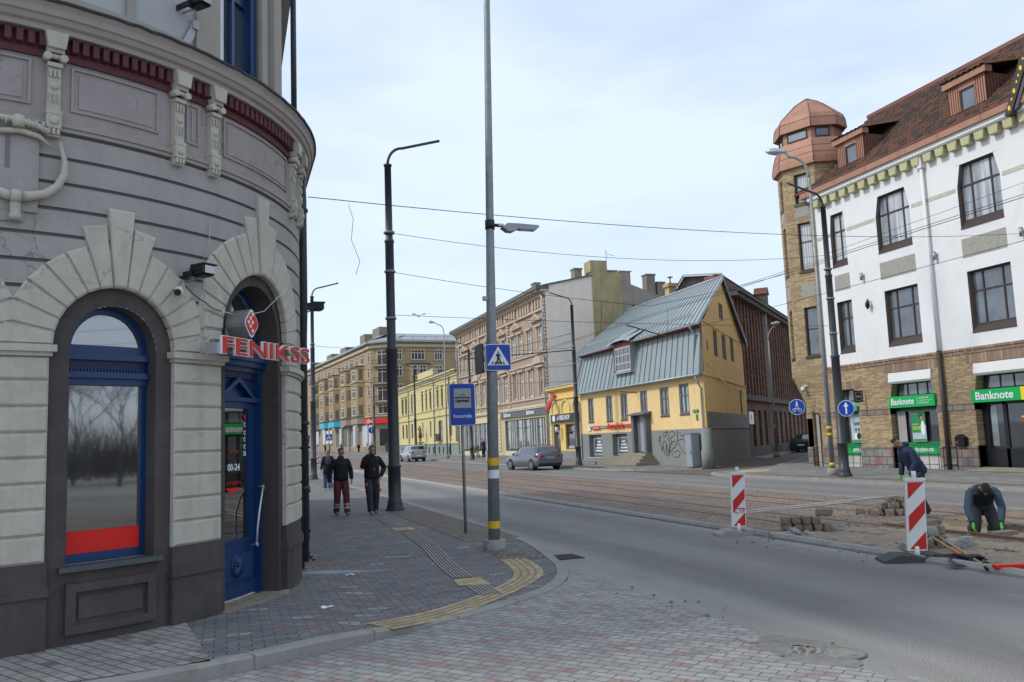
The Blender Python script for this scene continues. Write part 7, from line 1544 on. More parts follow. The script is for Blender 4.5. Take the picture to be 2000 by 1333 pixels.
t = thing('bird', 'tiny dark bird flying above the brown tenement', 'bird', (13, 60, 11.1)); s = MB(); s.tube([(13.0, 59.8, 11.0), (13, 60.2, 11.0)], [.03, .05], 'hair_dark', 6); s.face([(13, 59.9, 11.02), (13, 60.1, 11.02), (12.6, 60.1, 11.22), (12.45, 59.9, 11.1)], 'hair_dark'); s.face([(13, 59.9, 11.02), (13, 60.1, 11.02), (13.4, 60.1, 11.22), (13.55, 59.9, 11.16)], 'hair_dark'); s.build('body', t)
# ---------------------------------------------------------------- barrier boards
def barrier(x, y, rz, label, lean=0.0, txt=False, base='base_rubber', bw=.45, bl=.5):
    t = thing('barrier_board', label, 'traffic barrier', (0, 0, 0), 'red and white barrier boards'); F = lambda u, v, w: (u+v*lean, -w, v)
    s = MB(); a, b, z0, z1 = -.13, .13, .14, 1.1
    s.box(F, a, b, z0, z1, -.03, .03, 'white_plastic'); s.box(F, a-.012, b+.012, z1-.01, z1+.025, -.04, .04, 'white_plastic'); s.tube([(z1*lean, 0, z1), (z1*lean, 0, z1+.12)], .03, 'white_plastic', 10); s.tube([(0, 0, .02), (0, 0, .2)], .045, 'white_plastic', 8); s.build('board', t)
    s = MB(); i0, i1 = -.1, .118; S = lambda *p: s.prism(F, [(q[0], q[1]) for q in p], .03, .034, 'reflect_red')
    H = z1-.03; S((i0, H), (i1, H), (i0, H-.23)); S((i0, H-.46), (i1, H-.24), (i1, H-.42), (i0, H-.68)); S((i1, z0+.02), (i0+.0, z0+.02), (i1, z0+.26)); s.build('red_stripes', t)
    if txt: text('CTP', 'stencil_letters', (-.06, -.036, .38), (1, 0, 0), .1, 'reflect_red', t, .19, .003, bold=.01)
    s = MB(); FB = lambda u, v, w: (u, w, v); s.prism(lambda u, v, w: (u, w, v), [(-bl, 0), (bl, 0), (bl, .035), (bl*.55, .1), (.07, .1), (.06, .07), (-.06, .07), (-.07, .1), (-bl*.6, .1), (-bl, .03)], -bw*.5, bw*.5, base, .015, back=True); s.build('base', t)
    t.location = (x, y, .0); t.rotation_euler = (0, 0, rz); return t
barrier(8.82, 13.85, R(-20), 'red and white barrier board stencilled CTP, the one farther from the viewer', .035, True, 'concrete', .5, .42)
barrier(9.0, 9.75, R(-26), 'taller looking red and white barrier board beside the tools and black sack, at the right', .045)
t = barrier(9.6, 92, 0, 'tiny distant red and white barrier board beyond the woman', 0); t.location.z = .2
t = barrier(8.9, 92.5, 0, 'tiny distant red and white barrier board, the left one beyond the woman', 0); t.location.z = .2
# ---------------------------------------------------------------- stones and rubble
def stone(x, y, z, sx, sy, sz, rz, label, m='stone', grp='paving setts piled by the tracks', name='paving_stone', cat='stone', seed=0):
    bm = bmesh.new(); bmesh.ops.create_cube(bm, size=1); bmesh.ops.subdivide_edges(bm, edges=bm.edges[:], cuts=2, use_grid_fill=True); q = random.Random(seed)
    for v in bm.verts:
        c = v.co; k = 1-.13*((abs(c.x) > .4)+(abs(c.y) > .4)+(abs(c.z) > .4) == 3)-.04*((abs(c.x) > .4)+(abs(c.y) > .4)+(abs(c.z) > .4) == 2)
        v.co = Vector((c.x*sx, c.y*sy, c.z*sz))*k+Vector((q.uniform(-1, 1), q.uniform(-1, 1), q.uniform(-1, 1)))*.009
    me = bpy.data.meshes.new(name); bm.to_mesh(me); bm.free(); me.materials.append(MATS[m]); o = bpy.data.objects.new(name, me); sc.collection.objects.link(o)
    o.location = (x, y, z+sz/2); o.rotation_euler = (q.uniform(-.06, .06), q.uniform(-.06, .06), rz); return tag(o, label, cat, grp)
rs = random.Random(21); n_ = 0
ordn = ['first', 'second', 'third', 'fourth', 'fifth', 'sixth', 'seventh', 'eighth']
for lev, cnt in ((0, 5), (1, 4)):
    for i in range(cnt):
        for j in range(1 if lev else 2):
            n_ += 1; x = 9.6+.14*i-.02*lev+.12*j; y = 13.5-.1*i+.17*j
            stone(x, y, .035+.135*lev, .145, .22, .13, R(-20+rs.uniform(-7, 7)), 'brown sett in the neat stack, %s layer, %s from the left%s' % (('bottom', 'top')[lev], ordn[i], ', back row' if j else ''), seed=n_)
stone(10.12, 13.1, .3, .15, .26, .13, R(30), 'loose brown sett lying across the top right of the neat stack', seed=77)
pile = [(12.75, 14.95, 0), (12.62, 14.7, 0), (12.85, 14.55, 0), (13.05, 14.45, 0), (12.95, 14.75, 0), (13.2, 14.65, 0), (13.35, 14.4, 0), (13.15, 14.95, 0), (12.78, 14.72, 1), (13.0, 14.6, 1), (13.22, 14.5, 1), (12.95, 14.9, 1), (13.3, 14.75, 1), (12.95, 14.68, 2), (13.18, 14.62, 2), (12.65, 15.2, 0), (13.5, 14.7, 0)]
for i, (x, y, l) in enumerate(pile):
    stone(x+.02*l, y, .035+.125*l, .19, .17, .135, R(rs.uniform(0, 180)), 'brown sett in the loose heap, %s, %s' % (('ground layer', 'middle layer', 'on top')[l], '%s of the heap' % ['first', 'second', 'third', 'fourth', 'fifth', 'sixth', 'seventh', 'eighth', 'ninth', 'tenth', 'eleventh', 'twelfth', 'thirteenth', 'fourteenth', 'fifteenth', 'sixteenth', 'seventeenth'][i]), seed=100+i)
for i, (x, y, z, a, d) in enumerate(((9.25, 10.15, 0, .2, 'leftmost, behind the barrier foot'), (9.5, 10.2, 0, .17, 'beside the barrier foot'), (10.0, 10.75, 0, .2, 'behind the shovel handles'), (10.2, 10.55, 0, .2, 'rightmost of the back ones'), (10.05, 10.6, .14, .2, 'topmost, tilted'), (10.32, 10.7, .13, .18, 'on top at the right'), (10.0, 10.15, 0, .2, 'large one under the handles'), (9.75, 10.35, 0, .15, 'small one between the others'), (10.4, 10.25, 0, .22, 'broad flat one at the right'))):
    stone(x, y, z+.035, a, .18, .15, R(rs.uniform(0, 180)), 'grey brown sett by the right barrier, '+d, 'stone' if i % 2 else 'stone_grey', 'setts beside the right barrier board', seed=200+i)
for i, (x, y, a, b, h, d) in enumerate(((9.2, 13.0, .34, .3, .07, 'large flat slab'), (9.38, 12.95, .2, .16, .05, 'tilted pale slab on top'), (9.52, 12.75, .14, .12, .07, 'small lump at the right'), (9.0, 13.05, .16, .14, .09, 'lump at the left end'), (9.6, 12.95, .13, .1, .08, 'rightmost lump'), (9.4, 13.2, .15, .12, .06, 'lump at the back'))):
    o = stone(x, y, .01+(.07 if i == 1 else 0), a, b, h, R(rs.uniform(0, 90)), 'broken grey concrete beside the stencilled barrier, '+d, 'concrete' if i % 2 else 'stone_grey', 'broken concrete rubble', 'rubble_chunk', 'rubble', seed=300+i)
    if i == 1: o.rotation_euler = (.5, .2, .3)
s = MB(); rr = random.Random(8)
for k in range(520):
    cx, cy, sp = rr.choice(((9.4, 12.8, .5), (10.1, 10.3, .7), (12.9, 14.6, .6), (9.6, 9.7, .7), (10.6, 11.2, 1.2), (11.4, 13.4, 1.0), (4.65, 6.3, .12), (4.7, 8.5, 1.2))); x, y = cx+rr.gauss(0, sp), cy+rr.gauss(0, sp*.6)
    if (x < 8.0 and x > 5) or x < 4.2 or (TX0-.05 < x < TX1+.05 and y < TY1+.1): continue
    r = rr.uniform(.008, .028); z = .045 if x > 8.95 else .012
    s.lathe((x, y, z-.01), [(r*.7, 0), (r, r*.5), (r*.6, r*1.1)], 'stone_grey' if rr.random() < .4 else 'stone', 5, False)
o = s.build('gravel'); o['kind'] = 'stuff'; tag(o, 'scattered stone crumbs round the road works', 'gravel')
# edge setts of the trench and timbers
for i in range(9):
    stone(TX1+.08, 13.2-.3*i, -.06, .15, .24, .14, R(rs.uniform(-6, 6)), 'sett lining the far trench edge, %s from its far end' % ['first', 'second', 'third', 'fourth', 'fifth', 'sixth', 'seventh', 'eighth', 'ninth'][i], grp='setts lining the trench', seed=400+i)
t = thing('steel_beam', 'pale steel edge beam lying along the near side of the trench', 'beam', (TX0-.1, 11.5, .04)); s = MB(); s.box(W0, TX0-.14, TX0-.04, .03, .075, 9.4, 13.3, 'rail_steel'); s.build('beam', t)
t = thing('plank', 'short brown plank beside the kneeling worker', 'plank', (12.2, 11.1, .05)); s = MB(); s.box(W0, 11.75, 12.2, .03, .09, 10.95, 11.15, 'stone'); s.build('board', t)
# tools
def tool(name, label, cat, a, b, r=.017):
    t = thing(name, label, cat, a); s = MB(); s.tube([a, b], r, 'wood_handle', 8); s.build('handle', t); return t
t = tool('shovel', 'shovel with wooden handle lying on the setts beside the right barrier', 'shovel', (10.05, 10.62, .2), (9.35, 9.35, .1)); s = MB(); s.tube([(9.5, 9.62, .12), (9.32, 9.3, .1)], .026, 'orange_wrap', 8); s.tube([(9.35, 9.35, .1), (9.2, 9.08, .08)], [.024, .012], 'black_iron', 8); s.build('socket', t)
s = MB(); s.grid([[(9.23-.1*i-.11*(j-2)*.8+.0, 9.12-.09*i+.1*(j-2)*.6, .05+.012*(j-2)**2) for j in range(5)] for i in range(4)], 'black_iron', True); s.build('blade', t)
t = tool('rake', 'long wooden handle lying beside the shovel on the setts', 'tool', (10.25, 10.7, .19), (9.05, 8.7, .07)); s = MB(); s.tube([(9.05, 8.7, .07), (8.9, 8.5, .05)], .02, 'black_iron', 8); s.build('socket', t)
t = thing('broom', 'red street broom head lying on the road at the right edge', 'broom', (9.1, 8.4, .0)); a = Vector((8.93, 8.42, .0)); b = Vector((9.75, 8.15, .0)); d = (b-a).normalized(); n2 = Vector((-d.y, d.x, 0)); BM = lambda u, v, w: (a.x+d.x*u+n2.x*w, a.y+d.y*u+n2.y*w, v)
s = MB(); s.box(BM, 0, .7, .075, .115, -.05, .05, 'red_vinyl'); s.build('head', t); s = MB()
for i in range(34):
    for j in range(4): x = .02+.02*i; w = -.036+.024*j; s.face([BM(x-.006, .075, w), BM(x+.006, .075, w), BM(x+.004+(.02*math.sin(i*3+j)), .0, w-.03), BM(x-.004+(.02*math.sin(i*3+j)), .0, w-.03)], 'reflect_red')
s.build('bristles', t)
# crumpled black sack
bm = bmesh.new(); bmesh.ops.create_icosphere(bm, subdivisions=4, radius=1); q = random.Random(3)
from mathutils import noise as mn
for v in bm.verts:
    c = v.co.copy(); k = 1+.55*mn.noise(c*1.6)+.3*mn.noise(c*4.5); v.co = Vector((c.x*.36*k, c.y*.09*k*(1+.6*math.sin(c.x*5)), max(-.01, c.z*.075*k+.05)))
me = bpy.data.meshes.new('black_sack'); bm.to_mesh(me); bm.free(); me.materials.append(MATS['black_plastic'])
for p in me.polygons: p.use_smooth = True
o = bpy.data.objects.new('black_sack', me); sc.collection.objects.link(o); o.location = (9.24, 9.2, .01); o.rotation_euler = (0, 0, R(-62)); tag(o, 'crumpled black sack lying against the foot of the right barrier', 'sack')
# paper scraps, drain grate, manhole, hole
for i, (x, y, lab) in enumerate(((.98, 9.95, 'white paper scrap on the dark pavers nearest the pavement edge'), (1.55, 12.35, 'crumpled white paper scrap near the window grille'), (.55, 9.75, 'tiny white paper scrap by the door threshold'), (2.9, 12.9, 'tiny white scrap on the pavers beside the ribbed guide strip'))):
    s = MB(); q = random.Random(i+3); n = 5; s.grid([[(x+.03*a_+q.uniform(-.01, .01), y+.025*b_+q.uniform(-.01, .01), hw(x, y)+.008+q.uniform(0, .03)) for a_ in range(n if i < 2 else 2)] for b_ in range(3)], 'paper'); tag(s.build('paper_scrap'), lab, 'paper scrap'); rebase(sc.objects[-1], (x, y, hw(x, y)))
t = thing('drain_grate', 'dark cast iron drain grate in the gutter at the corner', 'drain grate', (4.98, 12.85, .0)); s = MB()
for k in range(8): s.box(W0, 4.72, 5.25, .004, .014, 12.6+.07*k, 12.625+.07*k, 'black_iron')
for k in range(6): s.box(W0, 4.72+.1*k, 4.74+.1*k, .004, .012, 12.6, 13.12, 'black_iron')
s.box(W0, 4.72, 5.25, .002, .004, 12.6, 13.12, 'shop_dark'); s.build('grate', t)
t = thing('manhole_cover', 'rough round manhole cover set in sandy ground at the paver edge', 'manhole cover', (4.68, 6.25, .0)); s = MB(); s.lathe((4.78, 6.12, .004), [(.2, 0), (.2, .014), (.17, .014), (.165, .009), (.01, .009)], 'dirt', 28)
for k in range(5): s.box(W0, 4.66+.05*k, 4.68+.05*k, .008, .018, 6.02, 6.24, 'concrete')
s.build('cover', t)
s = MB(); q = random.Random(2); ctr = Vector((4.62, 6.35)); rows_ = []
for r in range(6): rows_.append([(ctr.x+(.1+.045*r)*math.cos(a*.4189)*(1+.12*math.sin(a*2.3)), ctr.y+(.16+.085*r)*math.sin(a*.4189)*(1+.1*math.cos(a*1.7)), .0135 if r < 5 else .007) for a in range(16)])
s.grid(rows_, 'dirt'); o = s.build('sand_patch'); struct(o)
s = MB(); s.box(W0, 4.32, 4.4, .0, .03, 6.72, 6.95, 'kerb_stone'); o = s.build('broken_kerb_piece'); tag(o, 'loose broken kerb piece at the edge of the pavers by the manhole', 'kerb piece'); rebase(o, (4.4, 6.9, 0))
t = thing('waste_bin', 'grey metal bin on the near pavement behind the tram stop sign post', 'bin', (4.7, 31.0, .1))
bx0 = 21.0; s = MB(); s.box(W0, 20.9, 21.9, .15, 1.1, 70.6, 71.1, 'cabinet_grey'); s.box(W0, 20.95, 21.3, 1.1, 1.7, 70.7, 70.8, 'paper'); o = s.build('advert_box'); bpy.data.objects.remove(t); tag(o, 'grey box on the far pavement seen behind the tram stop post', 'box'); rebase(o, (21.4, 70.8, .15))
t = thing('planter', 'low dark stone planter on the far pavement before the tenement', 'planter', (23.3, 66.5, .5)); s = MB(); s.box(W0, 23.0, 23.9, .4, .95, 66.0, 67.6, 'fascia_grey'); s.box(W0, 22.95, 23.95, .9, 1.0, 65.95, 67.65, 'chimney_stone'); s.build('trough', t)
# ---------------------------------------------------------------- cars
def car(root_name, label, paint, L=4.8, W=1.82, H=1.48, style='wagon', plate='LV'):
    t = thing(root_name, label, 'car', (0, 0, 0)); s = MB(); hw_ = W/2                       # x forward = -Y: the rear faces -Y
    # stations from the rear (y=0) to the nose (y=L): y, z_low, z_belt, z_roof, half width, half width at roof
    if style == 'wagon': S = [(0, .42, .72, .73, .80, .78), (.03, .36, .9, .95, .86, .70), (.16, .26, .96, 1.12, .9, .70), (.42, .22, .97, 1.40, .91, .66), (.75, .2, .97, 1.46, .91, .67), (1.6, .2, .96, 1.48, .91, .69), (2.45, .2, .95, 1.45, .91, .68), (2.8, .2, .94, 1.38, .91, .65), (3.5, .2, .92, .97, .90, .76), (4.2, .22, .84, .87, .87, .7), (4.62, .27, .72, .74, .8, .62), (4.78, .35, .6, .61, .66, .5)]
    elif style == 'mpv': S = [(0, .45, .8, .82, .80, .76), (.04, .36, 1.0, 1.05, .86, .74), (.12, .28, 1.03, 1.25, .88, .72), (.3, .24, 1.04, 1.56, .89, .68), (.7, .22, 1.04, 1.62, .89, .68), (1.6, .2, 1.02, 1.65, .89, .7), (2.4, .2, 1.0, 1.62, .89, .68), (2.75, .2, .99, 1.52, .89, .66), (3.45, .2, .97, 1.03, .88, .74), (3.95, .24, .86, .89, .84, .66), (4.25, .32, .68, .7, .7, .52)]
    else: S = [(0, .42, .8, .82, .80, .76), (.04, .34, .94, .96, .86, .74), (.6, .24, .97, 1.0, .88, .7), (.75, .22, .97, 1.05, .88, .68), (1.3, .2, .96, 1.38, .88, .62), (1.7, .2, .96, 1.42, .88, .63), (2.5, .2, .94, 1.4, .88, .63), (2.7, .2, .93, 1.33, .88, .62), (3.4, .2, .91, .95, .88, .72), (4.1, .24, .8, .83, .84, .66), (4.4, .34, .66, .67, .7, .5)]
    k = L/S[-1][0]; kz = H/max(q[3] for q in S); kw = W/1.82
    ring = []
    for (y, z0, zb, zr_, a, b) in S:
        z0 *= kz; zb *= kz; zr_ *= kz; a *= kw; b *= kw; zm = z0+(zb-z0)*.45
        ring.append([(-a*.9, y*k, z0), (-a, y*k, z0+.12), (-a*1.01, y*k, zm), (-a*.985, y*k, zb), (-b, y*k, zr_-.05*min(1, (zr_-zb)*4)), (-b*.86, y*k, zr_), (0, y*k, zr_+.02), (b*.86, y*k, zr_), (b, y*k, zr_-.05*min(1, (zr_-zb)*4)), (a*.985, y*k, zb), (a*1.01, y*k, zm), (a, y*k, z0+.12), (a*.9, y*k, z0)])
    base = len(s.v); n = 13
    for r in ring: s.v += r
    g = MB(); body = s
    for i in range(len(S)-1):
        cab = S[i][3]-S[i][2] > .1 and S[i+1][3]-S[i+1][2] > .1
        for j in range(n-1):
            fidx = (base+i*n+j, base+i*n+j+1, base+(i+1)*n+j+1, base+(i+1)*n+j); body.f.append(fidx); body.fm.append(body.mi(paint)); body.sm.append(True)
            q = [Vector(s.v[x]) for x in fidx]; c = sum(q, Vector())/4
            if (cab and j in (3, 8) and S[i][0] > .1) or (S[i+1][3]-S[i+1][2] > .25 and S[i][3]-S[i][2] <= .3 and j in (4, 5, 6, 7) and S[i][0] < 1.4) or (S[i][3]-S[i][2] > .3 and S[i+1][3]-S[i+1][2] < .1 and j in (4, 5, 6, 7)):
                nr = (q[1]-q[0]).cross(q[3]-q[0]).normalized(); nr = nr if nr.dot(c-Vector((0, L/2, .7))) > 0 else -nr; ins = .9 if j in (3, 8) else .985
                g.face([c+(p-c)*ins+nr*.006 for p in q], 'glass_car')
    body.face([ring[0][j] for j in range(n)][::-1], paint); body.face([ring[-1][j] for j in range(n)], paint); body.face([(-hw_*.85, .1, .22), (hw_*.85, .1, .22), (hw_*.85, L-.2, .22), (-hw_*.85, L-.2, .22)], 'rubber'); body.build('body', t)
    g.build('windows', t)
    s = MB(); s.box(lambda u, v, w: (u, w, v), -hw_*.8, hw_*.8, .26, .42, -.06, .1, 'rubber'); s.build('bumper', t)
    for sx in (-1, 1):
        for yy in (.82*k, 3.7*k if style != 'mpv' else 3.5*k):
            w_ = MB(); x = sx*(hw_-.09); P = [(x-sx*.1, yy, .32), (x+sx*.11, yy, .32)]; w_.tube(P, .32, 'rubber', 20, True, False); w_.build('wheel', t); wo = sc.objects[-1]
            w_ = MB(); w_.tube([(x+sx*.1, yy, .32), (x+sx*.117, yy, .32)], .22, 'chrome' if style == 'wagon' else 'grey_metal', 16); w_.tube([(x+sx*.115, yy, .32), (x+sx*.125, yy, .32)], .05, 'fascia_grey', 8)
            for q_ in range(5):
                a = q_*1.2566; w_.tube([(x+sx*.12, yy+.09*math.cos(a+.6), .32+.09*math.sin(a+.6)), (x+sx*.12, yy+.2*math.cos(a+.6), .32+.2*math.sin(a+.6))], [.02, .035], 'fascia_grey', 5)
            w_.build('rim', wo)
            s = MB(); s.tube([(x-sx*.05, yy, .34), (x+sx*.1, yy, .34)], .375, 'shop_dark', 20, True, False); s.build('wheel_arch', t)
        s = MB(); zt = .82*kz if style != 'mpv' else .95*kz; x0 = .5 if style != 'sedan' else .56
        s.face([(sx*x0*kw, -.012, zt-.08), (sx*.86*kw, .03, zt-.08), (sx*.88*kw, .05, zt+.1), (sx*x0*kw, -.0, zt+.08)], 'tail_red'); s.face([(sx*.86*kw+sx*.02, .03, zt-.08), (sx*.93*kw, .34, zt-.0), (sx*.93*kw, .3, zt+.12), (sx*.88*kw+sx*.02, .05, zt+.1)], 'tail_red'); s.build('tail_lamp', t)
        s = MB(); s.lathe((sx*(hw_+.1), 3.0*k, .92*kz), [(.03, 0), (.1, .03), (.11, .1), (.07, .15)], paint, 8); s.build('mirror', t)
    s = MB(); s.box(lambda u, v, w: (u, -w, v), -.26, .26, .7 if style == 'wagon' else .55, .81 if style == 'wagon' else .66, -.02, .025, 'sign_white' if style != 'wagon' else 'sign_grey'); s.build('number_plate', t)
    s = MB()
    if style == 'wagon':
        for sx in (-1, 1): s.tube([(sx*.6, .7, H+.0), (sx*.6, .9, H+.05), (sx*.6, 2.6, H+.05), (sx*.6, 2.8, H-.02)], .015, 'black_plastic', 6)
        s.tube([(.1, .2, 1.0), (.45, .32, 1.2)], .012, 'black_plastic', 5); s.build('roof_rails', t)
    return t
c = car('parked_car', 'grey station wagon parked at the far kerb, seen from behind', 'car_grey'); c.location = (18.55, 49.2, .0); c.rotation_euler = (0, 0, R(8))
c = car('car', 'silver people carrier driving away in the far lane', 'car_silver', 4.3, 1.75, 1.63, 'mpv'); c.location = (18.1, 85.5, .12); c.rotation_euler = (0, 0, R(4))
c = car('parked_car', 'dark green saloon parked in the narrow side street', 'car_green', 4.4, 1.75, 1.42, 'sedan'); c.location = (44.0, 59.2, .03); c.rotation_euler = (0, 0, R(-45))
c = car('parked_car', 'second dark car parked beyond the green saloon in the side street', 'black_plastic', 4.4, 1.75, 1.45, 'sedan'); c.location = (48.6, 64.8, .05); c.rotation_euler = (0, 0, R(-45))
# ---------------------------------------------------------------- people
def skin_obj(name, verts, edges, rad, mats, parent, root=0, sub=2, smooth=True, matfn=None):
    me = bpy.data.meshes.new(name); me.from_pydata([tuple(v) for v in verts], edges, []); o = bpy.data.objects.new(name, me); sc.collection.objects.link(o)
    m = o.modifiers.new('skin', 'SKIN'); m.use_smooth_shade = True; m.branch_smoothing = .4
    if not me.skin_vertices: me.skin_vertices.new()
    sv = me.skin_vertices[0].data
    for i, r in enumerate(rad): sv[i].radius = r if isinstance(r, tuple) else (r, r); sv[i].use_root = (i == root)
    sb = o.modifiers.new('sub', 'SUBSURF'); sb.levels = sub; sb.render_levels = sub
    dg = bpy.context.evaluated_depsgraph_get(); dg.update(); e = bpy.data.meshes.new_from_object(o.evaluated_get(dg)); bpy.data.objects.remove(o)
    for mm in mats: e.materials.append(MATS[mm])
    if matfn:
        for p in e.polygons: p.material_index = matfn(p.center)
    for p in e.polygons: p.use_smooth = True
    o = bpy.data.objects.new(name, e); sc.collection.objects.link(o); o.parent = parent; ORG[o] = ORG[parent]; return o
class G:
    def __init__(s): s.v = []; s.e = []; s.r = []
    def chain(s, pts, start=None):
        prev = start
        for p, r in pts:
            s.v.append(Vector(p)); s.r.append(r); i = len(s.v)-1
            if prev is not None: s.e.append((prev, i))
            prev = i
        return prev
def hand(g, wrist, wi, d, up, sc_=1.0, curl=.4):
    """palm and five unequal, bent fingers grown from the wrist"""
    d = Vector(d).normalized(); up = Vector(up); up = (up-d*up.dot(d)).normalized(); sd = d.cross(up).normalized(); w = Vector(wrist)
    palm = g.chain([(w+d*.045*sc_, (.026, .018))], wi); kn = g.chain([(w+d*.085*sc_, (.034, .015))], palm)
    for k, (o, l) in enumerate(((-.03, .062), (-.01, .074), (.011, .069), (.031, .053))):
        a = w+d*.1*sc_+sd*o*sc_; b = a+(d*math.cos(curl)-up*math.sin(curl))*l*.5*sc_; c_ = b+(d*math.cos(curl*2.2)-up*math.sin(curl*2.2))*l*.5*sc_
        g.chain([(a, .009), (b, .0085), (c_, .007)], kn)
    a = w+d*.05*sc_-sd*.036*sc_; g.chain([(a, .011), (a+(d*.8-sd*.6).normalized()*.035*sc_, .0095), (a+(d*.95-sd*.35).normalized()*.06*sc_, .008)], palm)
def person(label, loc, rz, J, jacket, trousers, shoes, hair=None, cap=None, glove=None, H=1.76, coat=0.0, head_turn=(0, 0), details=None):
    """J gives joint positions for a 1.76 m figure facing -Y; x to the figure's left"""
    t = thing('person', label, 'person', (0, 0, 0)); V = lambda k: Vector(J[k])
    hd = (V('head')-V('neck')).normalized(); fw = Vector(J.get('face', (0, -1, 0))); fw = (fw-hd*fw.dot(hd)).normalized(); sdv = fw.cross(hd).normalized(); hc = V('head')
    g = G(); pel = g.chain([(V('pelvis'), (.13, .1))]); ch = g.chain([(V('pelvis').lerp(V('chest'), .5), (.12, .09)), (V('chest'), (.14, .1))], pel); nk = g.chain([(V('neck'), .055)], ch)
    h1 = g.chain([(hc-hd*.075+fw*.012, (.062, .07)), (hc, (.074, .088)), (hc+hd*.05-fw*.008, (.068, .08)), (hc+hd*.082-fw*.01, .03)], nk)
    for sd in 'LR':
        a = g.chain([(V('sh'+sd), .055), (V('el'+sd), .042), (V('wr'+sd), (.028, .024))], ch); wv = V('wr'+sd); d = (wv-V('el'+sd)); hand(g, wv, a, J.get('hd'+sd, d), J.get('hu'+sd, (1 if sd == 'L' else -1, 0, .2)), 1.0, J.get('curl'+sd, .45))
        g.chain([(V('hip'+sd), .085), (V('kn'+sd), .058), (V('an'+sd), .04), (V('an'+sd)+Vector(J.get('ft'+sd, (0, -.12, -.04))), (.04, .03))], pel)
    gl = glove or 'skin'; body = skin_obj('body', g.v, g.e, g.r, ['skin', gl], t, 0, 2, matfn=(lambda c_: 1 if glove and min((c_-V('wrL')).length, (c_-V('wrR')).length) < .2 and min((c_-V('elL')).length, (c_-V('elR')).length) > .17 else 0))
    # face: nose, ears, eyes, mouth
    s = MB(); s.tube([hc+fw*.086+hd*.012, hc+fw*.104-hd*.022, hc+fw*.088-hd*.03], [.008, .014, .009], 'skin', 8); s.build('nose', body)
    for k in (-1, 1):
        s = MB(); s.tube([hc+sdv*k*.07+hd*.015-fw*.002, hc+sdv*k*.083+hd*.0-fw*.01, hc+sdv*k*.074-hd*.03-fw*.0], [.008, .016, .008], 'skin', 8); s.build('ear', body)
        s = MB(); s.tube([hc+fw*.078+sdv*k*.028+hd*.014, hc+fw*.088+sdv*k*.027+hd*.014], [.012, .007], 'sign_white', 8); s.tube([hc+fw*.086+sdv*k*.027+hd*.014, hc+fw*.0905+sdv*k*.027+hd*.014], .005, 'hair_dark', 6); s.build('eye', body)
        s = MB(); s.tube([hc+fw*.088+sdv*k*.015+hd*.03, hc+fw*.082+sdv*k*.042+hd*.03], .005, 'hair_dark', 5); s.build('eyebrow', body)
    s = MB(); s.tube([hc+fw*.084-sdv*.02-hd*.052, hc+fw*.092-hd*.053, hc+fw*.084+sdv*.02-hd*.052], .006, 'tail_red' if False else 'cloth_maroon', 6); s.build('mouth', body)
    # jacket: lofted trunk with sleeves, gathered hem and collar
    ax = (V('shL')-V('shR')).normalized(); jm = [jacket] if isinstance(jacket, str) else list(jacket[0]); pf = fw
    def loft(s, secs, m, n=18):
        rows = []
        for c_, rx, ry in secs:
            up = Vector((0, 0, 1)); up = (V('neck')-V('pelvis')).normalized(); bk = ax.cross(up).normalized(); rows.append([c_+ax*rx*math.cos(2*math.pi*k/n)+bk*ry*math.sin(2*math.pi*k/n)*(1+.03*math.sin(5*k+c_.z*30)) for k in range(n+1)])
        s.grid(rows, m, True)
    s = MB(); pv, ct, nk_ = V('pelvis'), V('chest'), V('neck'); L_ = lambda t_: pv.lerp(ct, t_); hem = pv+(pv-ct).normalized()*(.05+coat)
    loft(s, [(hem+(ct-pv)*.05, .12, .09), (hem, .185, .135), (hem+(ct-pv)*.1, .2+coat*.1, .155+coat*.1), (L_(.15), .195, .15), (L_(.5), .192, .147), (L_(.85), .2, .14), (ct, .205, .14), (ct.lerp(nk_, .3), .21, .13), (ct.lerp(nk_, .52), .19, .115), (ct.lerp(nk_, .66), .14, .1), (ct.lerp(nk_, .75), .11, .09), (ct.lerp(nk_, .95), .075, .075), (ct.lerp(nk_, 1.12)+fw*.005, .07, .072), (ct.lerp(nk_, 1.12)+fw*.005, .055, .055)], jm[0])
    for sd in 'LR':
        e, w, u_ = V('el'+sd), V('wr'+sd), V('sh'+sd); i0 = u_.lerp(nk_, .35)-Vector((0, 0, .045)); u_ = u_-Vector((0, 0, .015)); ee = u_.lerp(e, .5); P = [i0, u_.lerp(i0, .2), u_.lerp(e, .15), ee, u_.lerp(e, .88), e, e.lerp(w, .12), e.lerp(w, .35), e.lerp(w, .6), e.lerp(w, .9), e.lerp(w, .98), e.lerp(w, 1.0)]
        s.tube(P, [.05, .064, .07, .067, .064, .064, .062, .06, .056, .05, .046, .036], jm[0], 14)
    jk = s.build('jacket', t)
    if len(jm) > 1:
        jk.data.materials.append(MATS[jm[1]])
        for p in jk.data.polygons:
            if jacket[1](p.center): p.material_index = len(jk.data.materials)-1
    tm_ = [trousers] if isinstance(trousers, str) else list(trousers[0]); s = MB()
    loft(s, [(pv+Vector((0, 0, .12)), .15, .11), (pv, .165, .125), (pv-Vector((0, 0, .05)), .165, .12), (pv-Vector((0, 0, .09)), .12, .09)], tm_[0])
    for sd in 'LR':
        hp, kn_, an = V('hip'+sd), V('kn'+sd), V('an'+sd); P = [hp+Vector((0, 0, .03)), hp.lerp(kn_, .15), hp.lerp(kn_, .5), hp.lerp(kn_, .9), kn_, kn_.lerp(an, .12)]+[kn_.lerp(an, q_) for q_ in (.3, .42, .5, .56, .62, .68, .74, .8, .88, .96, 1.02)]
        s.tube(P, [.09, .103, .1, .09, .086, .083, .082, .084, .08, .08, .078, .08, .077, .078, .076, .08, .07], tm_[0], 14)
    tj = s.build('trousers', t)
